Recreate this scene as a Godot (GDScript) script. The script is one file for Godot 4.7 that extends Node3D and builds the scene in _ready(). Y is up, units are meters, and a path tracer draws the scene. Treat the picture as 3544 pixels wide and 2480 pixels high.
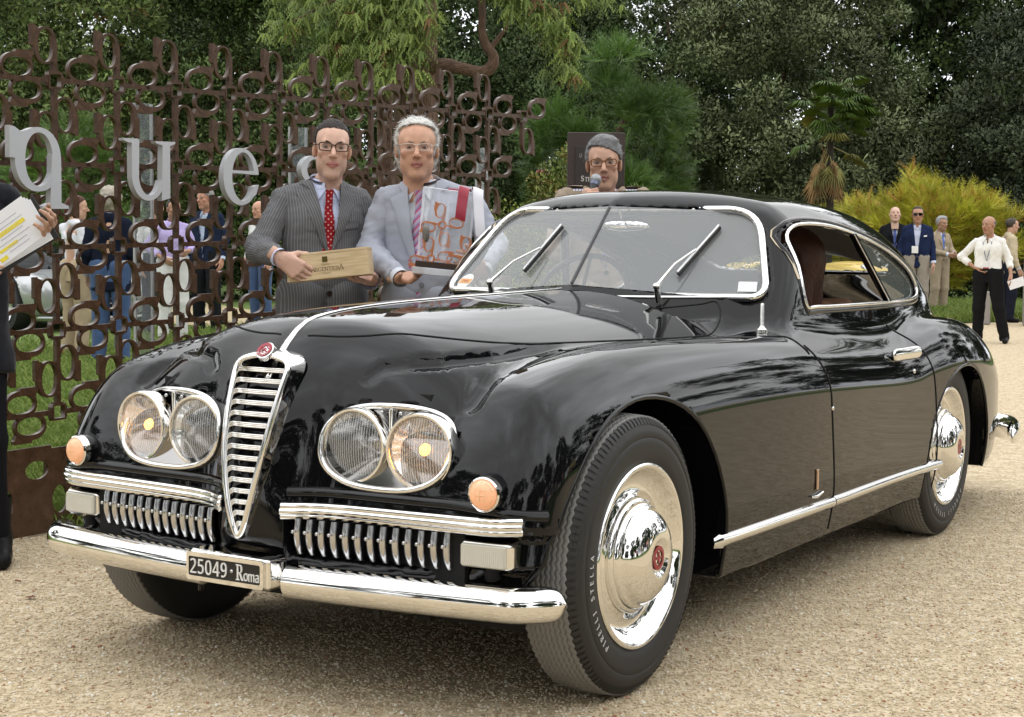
extends Node3D
# A black vintage coupe on gravel before a rusty letter screen, two men in suits beside it, a wood behind.

var M := {}
var rng := RandomNumberGenerator.new()

func _ready() -> void:
	rng.seed = 7
	setup_view()
	materials()
	build_ground()
	build_car()
	build_plants()
	build_screen()
	build_people()

func setup_view() -> void:
	var cam := Camera3D.new()
	cam.name = "camera"
	add_child(cam)
	cam.position = Vector3(2.6111, 1.1506, 3.5638)
	cam.basis = Basis(Vector3.UP, 0.5502962) * Basis(Vector3.RIGHT, -0.072812) * Basis(Vector3.BACK, 0.0097042)
	cam.fov = rad_to_deg(2.0 * atan(1240.0 / 5460.4))
	cam.near = 0.05
	cam.far = 400.0
	var env := Environment.new()
	env.background_mode = Environment.BG_SKY
	var sky := Sky.new()
	sky.sky_material = sky_material()
	env.sky = sky
	env.tonemap_mode = Environment.TONE_MAPPER_LINEAR
	env.tonemap_exposure = 2.6
	env.sdfgi_enabled = true
	env.ssao_enabled = true
	env.ssil_enabled = true
	var we := WorldEnvironment.new()
	we.name = "environment"
	we.environment = env
	add_child(we)
	var sun := DirectionalLight3D.new()
	sun.name = "sun"
	sun.light_color = Color(1.0, 0.96, 0.9)
	sun.light_energy = 0.15
	sun.light_angular_distance = 180.0
	sun.shadow_enabled = true
	add_child(sun)
	sun.look_at_from_position(Vector3(0.6, 9.0, 0.8), Vector3.ZERO)

func sky_material() -> Material:
	var w := 1024
	var h := 512
	var img := Image.create(w, h, false, Image.FORMAT_RGBF)
	var a := noise(3, 1.0, 5)
	var b := noise(11, 2.6, 5)
	for j in h:
		var up := PI * (0.5 - (j + 0.5) / h)
		for i in w:
			var ph := TAU * i / w
			var dir := Vector3(cos(up) * cos(ph), sin(up), cos(up) * sin(ph))
			var q := dir / maxf(dir.y + 0.35, 0.2) * 1.3
			var n := a.get_noise_3dv(q) * 0.6 + b.get_noise_3dv(q) * 0.3
			var c := clampf(0.55 + n * 0.9, 0.0, 1.0)
			var l := lerpf(0.42, 1.15, c * c)
			img.set_pixel(i, j, Color(l * 0.97, l, l * 1.04))
	var p := PanoramaSkyMaterial.new()
	p.panorama = ImageTexture.create_from_image(img)
	p.energy_multiplier = 1.0
	return p

func materials() -> void:
	var refl := mat(lin(0.93, 0.93, 0.92), 0.10, 1.0)
	M.reflector = refl
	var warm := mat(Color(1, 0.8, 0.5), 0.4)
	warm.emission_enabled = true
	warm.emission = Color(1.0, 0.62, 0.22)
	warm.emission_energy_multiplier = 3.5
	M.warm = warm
	var lens := mat(Color(0.95, 0.97, 1.0, 0.05), 0.0)
	lens.transparency = BaseMaterial3D.TRANSPARENCY_ALPHA
	M.lens = lens
	var sg := mat(Color(0.95, 0.97, 1.0, 0.03), 0.0)
	sg.transparency = BaseMaterial3D.TRANSPARENCY_ALPHA
	sg.metallic_specular = 0.2
	M.spec_glass = sg
	var rib := mat(Color(1, 1, 1, 0.22), 0.05)
	rib.transparency = BaseMaterial3D.TRANSPARENCY_ALPHA
	M.rib = rib
	M.fog = mat(lin(0.55, 0.53, 0.45), 0.12)
	var amber := mat(lin(0.74, 0.52, 0.34), 0.12)
	amber.emission_enabled = true
	amber.emission = Color(1.0, 0.45, 0.12)
	amber.emission_energy_multiplier = 0.12
	M.amber = amber
	M.amber_rib = mat(lin(0.8, 0.55, 0.3), 0.15)
	var ty := mat(lin(0.016, 0.0155, 0.015), 0.62)
	M.tyre = ty

# ---------------------------------------------------------------- mesh builder
class MB:
	var v := PackedVector3Array()
	var n := PackedVector3Array()
	var uv := PackedVector2Array()
	var c := PackedColorArray()
	var idx := PackedInt32Array()
	var col := Color(1, 1, 1)

	func add(p: Vector3, nn := Vector3.ZERO, u := Vector2.ZERO) -> int:
		v.append(p); n.append(nn); uv.append(u); c.append(col)
		return v.size() - 1

	func tri(a: int, b: int, d: int) -> void:
		idx.append(a); idx.append(b); idx.append(d)

	func quad(a: int, b: int, d: int, e: int) -> void:
		tri(a, b, d); tri(a, d, e)

	func face(pts: Array) -> void:      # a flat polygon fan with its own vertices
		var s := v.size()
		for p in pts: add(p)
		for i in range(1, pts.size() - 1): tri(s, s + i, s + i + 1)

	func grid(rows: Array, wrap := false, uvs := 1.0) -> void:   # rows of points, shared vertices, computed normals
		var s := v.size()
		var m: int = rows[0].size()
		for i in rows.size():
			for j in m: add(rows[i][j], Vector3.ZERO, Vector2(float(j) / (m - 1), float(i) / maxf(rows.size() - 1, 1)) * uvs)
		for i in rows.size() - 1:
			for j in (m if wrap else m - 1):
				var j2 := (j + 1) % m
				quad(s + i * m + j, s + (i + 1) * m + j, s + (i + 1) * m + j2, s + i * m + j2)

	func box(at: Vector3, size: Vector3, bv := 0.0, bs := Basis()) -> void:
		var h := size * 0.5
		bv = minf(bv, minf(h.x, minf(h.y, h.z)) * 0.9)
		var id := {}
		for sx in [-1, 1]:
			for sy in [-1, 1]:
				for sz in [-1, 1]:
					var sg := Vector3(sx, sy, sz)
					for a in 3:
						var p := (h - Vector3.ONE * bv) * sg
						p[a] = h[a] * sg[a]
						var nn := Vector3.ZERO
						nn[a] = sg[a]
						id[[sx, sy, sz, a]] = add(at + bs * p, bs * nn, Vector2(p[(a + 1) % 3], p[(a + 2) % 3]))
		for a in 3:
			var b := (a + 1) % 3
			var d := (a + 2) % 3
			for s in [-1, 1]:
				var q := []
				for w in [[-1, -1], [1, -1], [1, 1], [-1, 1]]:
					var k := [0, 0, 0, a]
					k[a] = s; k[b] = w[0]; k[d] = w[1]
					q.append(id[k])
				quad(q[0], q[1], q[2], q[3])
			if bv > 0.0:
				for s in [-1, 1]:
					for t in [-1, 1]:
						var k := [0, 0, 0, 0]
						k[b] = s; k[d] = t
						var e := []
						for w in [[-1, b], [1, b], [1, d], [-1, d]]:
							k[a] = w[0]; k[3] = w[1]
							e.append(id[k.duplicate()])
						quad(e[0], e[1], e[2], e[3])
		if bv > 0.0:
			for sx in [-1, 1]:
				for sy in [-1, 1]:
					for sz in [-1, 1]:
						tri(id[[sx, sy, sz, 0]], id[[sx, sy, sz, 1]], id[[sx, sy, sz, 2]])

	func tube(pts: Array, r, seg := 8, closed := false, caps := true, sq := Vector2.ONE, up := Vector3.ZERO) -> void:
		# r: a number or one per point; sq flattens the section along (side, up)
		var m := pts.size()
		var s := v.size()
		var side := Vector3.ZERO
		var along := 0.0
		for i in m:
			var a: Vector3 = pts[(i - 1 + m) % m] if closed or i > 0 else pts[0]
			var b: Vector3 = pts[(i + 1) % m] if closed or i < m - 1 else pts[m - 1]
			var t := (b - a).normalized()
			if i > 0: along += (pts[i] - pts[i - 1]).length()
			if up != Vector3.ZERO: side = t.cross(up).normalized()
			elif i == 0:
				side = t.cross(Vector3.UP if absf(t.y) < 0.9 else Vector3.RIGHT).normalized()
			else: side = (side - t * side.dot(t)).normalized()
			var w := t.cross(side).normalized()
			var rr: float = r[i] if r is Array or r is PackedFloat32Array else r
			for j in seg + 1:
				var an := TAU * j / seg
				var d := side * cos(an) * sq.x + w * sin(an) * sq.y
				var nn := side * cos(an) / sq.x + w * sin(an) / sq.y
				add(pts[i] + d * rr, nn.normalized(), Vector2(float(j) / seg, along))
		var q := seg + 1
		for i in (m if closed else m - 1):
			var i2 := (i + 1) % m
			for j in seg: quad(s + i * q + j, s + i2 * q + j, s + i2 * q + j + 1, s + i * q + j + 1)
		if caps and not closed:
			for e in 2:
				var base := s + (0 if e == 0 else (m - 1) * q)
				var t2: Vector3 = (pts[0] - pts[1]) if e == 0 else (pts[m - 1] - pts[m - 2])
				t2 = t2.normalized()
				var rr2: float = (r[0 if e == 0 else m - 1] if r is Array or r is PackedFloat32Array else r)
				var ce := add(pts[0 if e == 0 else m - 1] + t2 * rr2 * 0.3, t2)
				for j in seg: tri(ce, base + j, base + j + 1)

	func lathe(prof: Array, xf := Transform3D(), seg := 24, sharp := 0.75) -> void:   # Vector2(radius, height) about local y
		var m := prof.size()
		var nr: Array = []
		for i in m - 1:
			var d: Vector2 = (prof[i + 1] - prof[i]).normalized()
			nr.append(Vector2(d.y, -d.x))
		for i in m - 1:
			var na: Vector2 = nr[i]
			var nb: Vector2 = nr[i]
			if i > 0 and nr[i].dot(nr[i - 1]) > sharp: na = (nr[i] + nr[i - 1]).normalized()
			if i < m - 2 and nr[i].dot(nr[i + 1]) > sharp: nb = (nr[i] + nr[i + 1]).normalized()
			var s := v.size()
			for j in seg + 1:
				var a := TAU * j / seg
				var ca := cos(a)
				var sa := sin(a)
				add(xf * Vector3(prof[i].x * ca, prof[i].y, prof[i].x * sa), xf.basis * Vector3(na.x * ca, na.y, na.x * sa), Vector2(float(j) / seg, float(i) / m))
				add(xf * Vector3(prof[i + 1].x * ca, prof[i + 1].y, prof[i + 1].x * sa), xf.basis * Vector3(nb.x * ca, nb.y, nb.x * sa), Vector2(float(j) / seg, float(i + 1) / m))
			for j in seg: quad(s + j * 2, s + j * 2 + 1, s + j * 2 + 3, s + j * 2 + 2)

	func ell(at: Vector3, r: Vector3, bs := Basis(), nu := 14, nv := 9) -> void:
		var s := v.size()
		for i in nv + 1:
			var t := PI * i / nv
			for j in nu + 1:
				var a := TAU * j / nu
				var d := Vector3(sin(t) * cos(a), cos(t), sin(t) * sin(a))
				add(at + bs * (d * r), (bs * (d / r)).normalized(), Vector2(float(j) / nu, float(i) / nv))
		var q := nu + 1
		for i in nv:
			for j in nu: quad(s + i * q + j, s + (i + 1) * q + j, s + (i + 1) * q + j + 1, s + i * q + j + 1)

	func extrude(poly: PackedVector2Array, depth: float, xf := Transform3D(), bev := 0.0) -> void:   # in local xy, from z 0 to depth
		var t := Geometry2D.triangulate_polygon(poly)
		var m := poly.size()
		var inner := poly
		if bev > 0.0:
			var off := Geometry2D.offset_polygon(poly, -bev, Geometry2D.JOIN_MITER)
			if off.size() == 1 and off[0].size() == m: inner = off[0]
		for z in 2:
			var s := v.size()
			var nn := xf.basis * Vector3(0, 0, 1 if z else -1)
			for p in poly: add(xf * Vector3(p.x, p.y, depth if z else 0.0), nn.normalized(), p)
			for i in range(0, t.size(), 3): tri(s + t[i], s + t[i + 1], s + t[i + 2])
		for i in m:
			var a := poly[i]
			var b := poly[(i + 1) % m]
			var e := (b - a).normalized()
			var nn2 := (xf.basis * Vector3(e.y, -e.x, 0)).normalized()
			if Geometry2D.is_polygon_clockwise(poly): nn2 = -nn2
			var s2 := v.size()
			for q in [[a, 0.0], [b, 0.0], [b, depth], [a, depth]]: add(xf * Vector3(q[0].x, q[0].y, q[1]), nn2, q[0])
			quad(s2, s2 + 1, s2 + 2, s2 + 3)

	func ring(outer: PackedVector2Array, inner: PackedVector2Array, depth: float, xf := Transform3D()) -> void:  # equal counts
		var m := outer.size()
		var f := (xf.basis * Vector3(0, 0, 1)).normalized()
		for z in 2:
			var s := v.size()
			for i in m:
				for q in [outer[i], inner[i]]: add(xf * Vector3(q.x, q.y, depth if z else 0.0), f if z else -f, q)
			for i in m: quad(s + i * 2, s + i * 2 + 1, s + ((i + 1) % m) * 2 + 1, s + ((i + 1) % m) * 2)
		for w in 2:
			var lp := outer if w == 0 else inner
			var s3 := v.size()
			for i in m:
				var e := (lp[(i + 1) % m] - lp[(i - 1 + m) % m]).normalized()
				var nn := (xf.basis * (Vector3(e.y, -e.x, 0) * (1.0 if w == 0 else -1.0))).normalized()
				add(xf * Vector3(lp[i].x, lp[i].y, 0), nn, lp[i])
				add(xf * Vector3(lp[i].x, lp[i].y, depth), nn, lp[i])
			for i in m: quad(s3 + i * 2, s3 + i * 2 + 1, s3 + ((i + 1) % m) * 2 + 1, s3 + ((i + 1) % m) * 2)

	func append(o: MB, xf := Transform3D(), cc = null) -> void:
		var s := v.size()
		for i in o.v.size():
			v.append(xf * o.v[i]); n.append((xf.basis * o.n[i]).normalized()); uv.append(o.uv[i]); c.append(o.c[i] if cc == null else cc)
		for i in o.idx: idx.append(s + i)

	func loosen() -> void:      # orient the faces by the given normals, then let the normals be computed afresh
		for i in range(0, idx.size(), 3):
			var a := idx[i]
			var b := idx[i + 1]
			var d := idx[i + 2]
			if (v[d] - v[a]).cross(v[b] - v[a]).dot(n[a] + n[b] + n[d]) < 0.0:
				idx[i + 1] = d
				idx[i + 2] = b
		n.fill(Vector3.ZERO)

	func mesh() -> ArrayMesh:
		var acc := PackedVector3Array()
		acc.resize(v.size())
		var m := n.size()
		for i in range(0, idx.size(), 3):
			var a := idx[i]
			var b := idx[i + 1]
			var d := idx[i + 2]
			var fn := (v[d] - v[a]).cross(v[b] - v[a])
			var given := n[a] + n[b] + n[d]
			if given != Vector3.ZERO and fn.dot(given) < 0.0:
				idx[i + 1] = d
				idx[i + 2] = b
				fn = -fn
			acc[a] += fn; acc[b] += fn; acc[d] += fn
		var nn := n.duplicate()
		for i in m:
			if nn[i] == Vector3.ZERO:
				nn[i] = acc[i].normalized() if acc[i].length_squared() > 0.0 else Vector3.UP
		var arr := []
		arr.resize(Mesh.ARRAY_MAX)
		arr[Mesh.ARRAY_VERTEX] = v
		arr[Mesh.ARRAY_NORMAL] = nn
		arr[Mesh.ARRAY_TEX_UV] = uv
		arr[Mesh.ARRAY_COLOR] = c
		arr[Mesh.ARRAY_INDEX] = idx
		var am := ArrayMesh.new()
		if idx.size() > 0: am.add_surface_from_arrays(Mesh.PRIMITIVE_TRIANGLES, arr)
		return am


# ---------------------------------------------------------------- fields on a grid, meshed by surface nets
class Grid:
	var o: Vector3
	var h: float
	var nx: int
	var ny: int
	var nz: int
	var d := PackedFloat32Array()

	func _init(lo: Vector3, hi: Vector3, cell: float) -> void:
		o = lo; h = cell
		nx = int((hi.x - lo.x) / h) + 2
		ny = int((hi.y - lo.y) / h) + 2
		nz = int((hi.z - lo.z) / h) + 2
		d.resize(nx * ny * nz)
		d.fill(1.0)

	# tapered capsule; zs squeezes depth: distances along z are divided by it; op -1 carves
	func cap(a: Vector3, b: Vector3, ra: float, rb: float, k := 0.02, zs := 1.0, op := 1) -> void:
		var rm := maxf(ra, rb) + k + 3.0 * h
		var lo := a.min(b) - Vector3(rm, rm, rm)
		var hi := a.max(b) + Vector3(rm, rm, rm)
		var i0 := maxi(0, int((lo.x - o.x) / h)); var i1 := mini(nx - 1, int((hi.x - o.x) / h) + 1)
		var j0 := maxi(0, int((lo.y - o.y) / h)); var j1 := mini(ny - 1, int((hi.y - o.y) / h) + 1)
		var k0 := maxi(0, int((lo.z - o.z) / h)); var k1 := mini(nz - 1, int((hi.z - o.z) / h) + 1)
		var ab := b - a
		ab.z /= zs
		var inv := 1.0 / maxf(ab.length_squared(), 1e-9)
		var dr := rb - ra
		var ik := 0.25 / maxf(k, 1e-5)
		for q in range(k0, k1 + 1):
			var pz := (o.z + q * h - a.z) / zs
			for j in range(j0, j1 + 1):
				var py := o.y + j * h - a.y
				var base := (q * ny + j) * nx
				for i in range(i0, i1 + 1):
					var px := o.x + i * h - a.x
					var t := clampf((px * ab.x + py * ab.y + pz * ab.z) * inv, 0.0, 1.0)
					var ex := px - ab.x * t
					var ey := py - ab.y * t
					var ez := pz - ab.z * t
					var e := sqrt(ex * ex + ey * ey + ez * ez) - ra - dr * t
					var c := d[base + i]
					if op > 0:
						var w := maxf(k - absf(c - e), 0.0)
						d[base + i] = minf(c, e) - w * w * ik
					else:
						var w2 := maxf(k - absf(c + e), 0.0)
						d[base + i] = maxf(c, -e) + w2 * w2 * ik

	func ell(at: Vector3, r: Vector3, k := 0.01, bs := Basis(), op := 1) -> void:
		var rm := maxf(r.x, maxf(r.y, r.z)) + k + 3.0 * h
		var i0 := maxi(0, int((at.x - rm - o.x) / h)); var i1 := mini(nx - 1, int((at.x + rm - o.x) / h) + 1)
		var j0 := maxi(0, int((at.y - rm - o.y) / h)); var j1 := mini(ny - 1, int((at.y + rm - o.y) / h) + 1)
		var k0 := maxi(0, int((at.z - rm - o.z) / h)); var k1 := mini(nz - 1, int((at.z + rm - o.z) / h) + 1)
		var inv := bs.transposed()
		var ik := 0.25 / maxf(k, 1e-5)
		var r2 := r * r
		var mr := minf(r.x, minf(r.y, r.z))
		for q in range(k0, k1 + 1):
			for j in range(j0, j1 + 1):
				var base := (q * ny + j) * nx
				for i in range(i0, i1 + 1):
					var p := inv * (o + Vector3(i, j, q) * h - at)
					var l0 := (p / r).length()
					var l1 := (p / r2).length()
					var e := l0 * (l0 - 1.0) / l1 if l1 > 1e-6 else -mr
					var c := d[base + i]
					if op > 0:
						var w := maxf(k - absf(c - e), 0.0)
						d[base + i] = minf(c, e) - w * w * ik
					else:
						var w2 := maxf(k - absf(c + e), 0.0)
						d[base + i] = maxf(c, -e) + w2 * w2 * ik

	func cut(f: Callable) -> void:      # keep where f(p) < 0
		for q in nz:
			for j in ny:
				var base := (q * ny + j) * nx
				for i in nx:
					if d[base + i] < 0.05: d[base + i] = maxf(d[base + i], f.call(o + Vector3(i, j, q) * h))

	func at(p: Vector3) -> float:
		var g := (p - o) / h
		var i := clampi(int(g.x), 0, nx - 2); var j := clampi(int(g.y), 0, ny - 2); var q := clampi(int(g.z), 0, nz - 2)
		var fx := clampf(g.x - i, 0, 1); var fy := clampf(g.y - j, 0, 1); var fz := clampf(g.z - q, 0, 1)
		var b := (q * ny + j) * nx + i
		var s := nx * ny
		return lerpf(lerpf(lerpf(d[b], d[b + 1], fx), lerpf(d[b + nx], d[b + nx + 1], fx), fy), lerpf(lerpf(d[b + s], d[b + s + 1], fx), lerpf(d[b + s + nx], d[b + s + nx + 1], fx), fy), fz)

	func front(x: float, y: float, dir := -1.0) -> float:     # z of the surface seen from the front
		var z := o.z + (nz - 1) * h if dir < 0 else o.z
		for i in nz * 2:
			if at(Vector3(x, y, z)) < 0.0:
				return z - dir * h * 0.25
			z += dir * h * 0.5
		return -9.0

	func onto(x: float, y: float, off := 0.0) -> Vector3:      # the front surface at x, y or, past its edge, just below
		for i in 30:
			var z := front(x, y)
			if z > -8.0: return Vector3(x, y, z + off)
			y -= 0.008
		return Vector3(x, y, 0.05 + off)

	func nets(mb: MB, drop = null) -> void:
		var im := PackedInt32Array()
		im.resize(d.size())
		im.fill(-1)
		var s := nx * ny
		var off := [0, 1, nx, nx + 1, s, s + 1, s + nx, s + nx + 1]
		var ed := [[0, 1], [2, 3], [4, 5], [6, 7], [0, 2], [1, 3], [4, 6], [5, 7], [0, 4], [1, 5], [2, 6], [3, 7]]
		var lim := h * 2.6
		for q in nz - 1:
			for j in ny - 1:
				var base := (q * ny + j) * nx
				for i in nx - 1:
					var b := base + i
					if absf(d[b]) > lim: continue
					var c0 := d[b]; var c1 := d[b + 1]; var c2 := d[b + nx]; var c3 := d[b + nx + 1]
					var c4 := d[b + s]; var c5 := d[b + s + 1]; var c6 := d[b + s + nx]; var c7 := d[b + s + nx + 1]
					var mn := minf(minf(minf(c0, c1), minf(c2, c3)), minf(minf(c4, c5), minf(c6, c7)))
					var mx := maxf(maxf(maxf(c0, c1), maxf(c2, c3)), maxf(maxf(c4, c5), maxf(c6, c7)))
					if mn >= 0.0 or mx < 0.0: continue
					var cs := [c0, c1, c2, c3, c4, c5, c6, c7]
					var sum := Vector3.ZERO
					var cnt := 0
					for e in ed:
						var u: float = cs[e[0]]
						var w: float = cs[e[1]]
						if (u < 0.0) != (w < 0.0):
							var t := u / (u - w)
							var p0 := Vector3(e[0] & 1, (e[0] >> 1) & 1, e[0] >> 2)
							var p1 := Vector3(e[1] & 1, (e[1] >> 1) & 1, e[1] >> 2)
							sum += p0.lerp(p1, t)
							cnt += 1
					var loc := sum / cnt
					var g := Vector3(c1 - c0 + c3 - c2 + c5 - c4 + c7 - c6, c2 - c0 + c3 - c1 + c6 - c4 + c7 - c5, c4 - c0 + c5 - c1 + c6 - c2 + c7 - c3)
					var pos := o + (Vector3(i, j, q) + loc) * h
					im[b] = mb.add(pos, g.normalized(), Vector2(pos.x, pos.y))
					if i == 0 or j == 0 or q == 0: continue
					if (c0 < 0.0) != (c1 < 0.0): _q(mb, im, b, b - nx, b - nx - s, b - s, drop)
					if (c0 < 0.0) != (c2 < 0.0): _q(mb, im, b, b - 1, b - 1 - s, b - s, drop)
					if (c0 < 0.0) != (c4 < 0.0): _q(mb, im, b, b - 1, b - 1 - nx, b - nx, drop)

	func _q(mb: MB, im: PackedInt32Array, a: int, b: int, c: int, e: int, drop) -> void:
		if im[a] < 0 or im[b] < 0 or im[c] < 0 or im[e] < 0: return
		if drop != null:
			if drop.call((mb.v[im[a]] + mb.v[im[b]] + mb.v[im[c]] + mb.v[im[e]]) * 0.25): return
		mb.quad(im[a], im[b], im[c], im[e])


# ---------------------------------------------------------------- nodes, names, tags
var taken := {}

func numbered(called: String) -> String:
	if not taken.has(called):
		taken[called] = 0
		return called
	taken[called] += 1
	return "%s_%03d" % [called, taken[called]]

func tag(o: Node, label := "", category := "", group := "", kind := "") -> Node:
	if label: o.set_meta("label", label)
	if category: o.set_meta("category", category)
	if group: o.set_meta("group", group)
	if kind: o.set_meta("kind", kind)
	return o

func thing(called: String, label: String, category: String, at := Vector3.ZERO, turn := 0.0, group := "") -> Node3D:
	var o := Node3D.new()
	o.name = numbered(called)
	add_child(o)
	o.position = at
	o.rotation.y = turn
	tag(o, label, category, group)
	return o

func part(called: String, m, mat: Material, parent: Node, xf := Transform3D()) -> MeshInstance3D:
	var o := MeshInstance3D.new()
	o.mesh = m.mesh() if m is MB else m
	o.material_override = mat
	if parent == self: o.name = numbered(called)
	else:
		var k := 0
		var nm := called
		while parent.has_node(NodePath(nm)):
			k += 1
			nm = "%s_%03d" % [called, k]
		o.name = nm
	parent.add_child(o, true)
	o.transform = xf
	return o

func swarm(called: String, m, mat: Material, parent: Node, xfs: Array, cols: Array = []) -> MultiMeshInstance3D:
	var mm := MultiMesh.new()
	mm.transform_format = MultiMesh.TRANSFORM_3D
	mm.use_colors = cols.size() > 0
	mm.mesh = m.mesh() if m is MB else m
	mm.instance_count = xfs.size()
	for i in xfs.size():
		mm.set_instance_transform(i, xfs[i])
		if cols.size() > 0: mm.set_instance_color(i, cols[i])
	var o := MultiMeshInstance3D.new()
	o.multimesh = mm
	o.material_override = mat
	o.name = called if parent != self else numbered(called)
	parent.add_child(o, true)
	o.set_meta("kind", "stuff")
	return o

func lin(r: float, g: float, b: float) -> Color:
	return Color(r, g, b).linear_to_srgb()

func mat(c: Color, rough := 0.6, metal := 0.0, vc := false) -> StandardMaterial3D:
	var m := StandardMaterial3D.new()
	m.albedo_color = c
	m.roughness = rough
	m.metallic = metal
	m.vertex_color_use_as_albedo = vc
	m.cull_mode = BaseMaterial3D.CULL_DISABLED
	return m

func noise(seed_: int, freq: float, oct := 4, type := FastNoiseLite.TYPE_SIMPLEX_SMOOTH) -> FastNoiseLite:
	var f := FastNoiseLite.new()
	f.seed = seed_
	f.frequency = freq
	f.noise_type = type
	f.fractal_octaves = oct
	return f

func noise_tex(f: FastNoiseLite, ramp: Array, size := 512, normal := false, bump := 4.0) -> NoiseTexture2D:
	var t := NoiseTexture2D.new()
	t.width = size
	t.height = size
	t.seamless = true
	t.noise = f
	if normal:
		t.as_normal_map = true
		t.bump_strength = bump
	elif ramp.size() > 0:
		var g := Gradient.new()
		g.offsets = PackedFloat32Array(ramp.map(func(r): return r[0]))
		g.colors = PackedColorArray(ramp.map(func(r): return r[1]))
		t.color_ramp = g
	return t

func smooth_curve(pts: Array, n := 8, closed := false) -> Array:    # Catmull-Rom through Vector2 or Vector3 points
	var out := []
	var m := pts.size()
	for i in (m if closed else m - 1):
		var a = pts[(i - 1 + m) % m] if closed or i > 0 else pts[0] * 2.0 - pts[1]
		var b = pts[i]
		var c = pts[(i + 1) % m]
		var d = pts[(i + 2) % m] if closed or i + 2 < m else pts[m - 1] * 2.0 - pts[m - 2]
		for k in n:
			out.append(b.cubic_interpolate(c, a, d, float(k) / n))
	if not closed: out.append(pts[m - 1])
	return out

func round_poly(pts: Array, r, n := 6) -> Array:     # closed polygon of Vector2 with rounded corners
	var out := []
	var m := pts.size()
	for i in m:
		var p: Vector2 = pts[i]
		var a: Vector2 = (pts[(i - 1 + m) % m] - p)
		var b: Vector2 = (pts[(i + 1) % m] - p)
		var rr: float = r[i] if r is Array else r
		rr = minf(rr, minf(a.length(), b.length()) * 0.48)
		var s := p + a.normalized() * rr
		var e := p + b.normalized() * rr
		for k in n + 1:
			var t := float(k) / n
			out.append(s.lerp(p, t).lerp(p.lerp(e, t), t))
	return out

func table(pts: Array, lo: float, hi: float, n: int) -> PackedFloat32Array:   # pts of Vector2 sorted by x, smooth interpolation
	var out := PackedFloat32Array()
	out.resize(n)
	var m := pts.size()
	var tan := []
	for i in m:
		var a: Vector2 = pts[maxi(i - 1, 0)]
		var b: Vector2 = pts[mini(i + 1, m - 1)]
		tan.append((b.y - a.y) / (b.x - a.x))
	var s := 0
	for i in n:
		var x := lo + (hi - lo) * i / (n - 1)
		while s < m - 2 and x > pts[s + 1].x: s += 1
		var a2: Vector2 = pts[s]
		var b2: Vector2 = pts[s + 1]
		var w := b2.x - a2.x
		var t := clampf((x - a2.x) / w, 0.0, 1.0)
		var t2 := t * t
		var t3 := t2 * t
		out[i] = (2 * t3 - 3 * t2 + 1) * a2.y + (t3 - 2 * t2 + t) * w * tan[s] + (-2 * t3 + 3 * t2) * b2.y + (t3 - t2) * w * tan[s + 1]
	return out

# ---------------------------------------------------------------- the black coupe: its body is a field f(x, y, z) meshed by surface nets
# car axes = world axes: x to the car's left, z to its front, origin on the ground under the front axle
var tH: PackedFloat32Array   # bonnet centre line
var tHa: PackedFloat32Array  # fall of the bonnet to x 0.5
var tC: PackedFloat32Array   # wing crest
var tX: PackedFloat32Array   # where the crest lies
var tW: PackedFloat32Array   # half width
var tB: PackedFloat32Array   # underside
var tR: PackedFloat32Array   # roof centre line
var tRa: PackedFloat32Array  # fall of the roof to x 0.5
var tK: PackedFloat32Array   # cabin half width at the belt
const Z0 := -4.3
const ZN := 521
var ws_poly := PackedVector2Array()     # windscreen (x, y)
var sw_poly := PackedVector2Array()     # side windows (z, y)
var rw_poly := PackedVector2Array()     # rear window (x, y)
var ws_sdf := PackedFloat32Array()
var sw_sdf := PackedFloat32Array()
var rw_sdf := PackedFloat32Array()
var gr_poly := []
var gr_sdf := PackedFloat32Array()

func tz(t: PackedFloat32Array, z: float) -> float:
	var f := clampf((z - Z0) * 100.0, 0.0, ZN - 1.001)
	var i := int(f)
	return t[i] + (t[i + 1] - t[i]) * (f - i)

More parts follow.
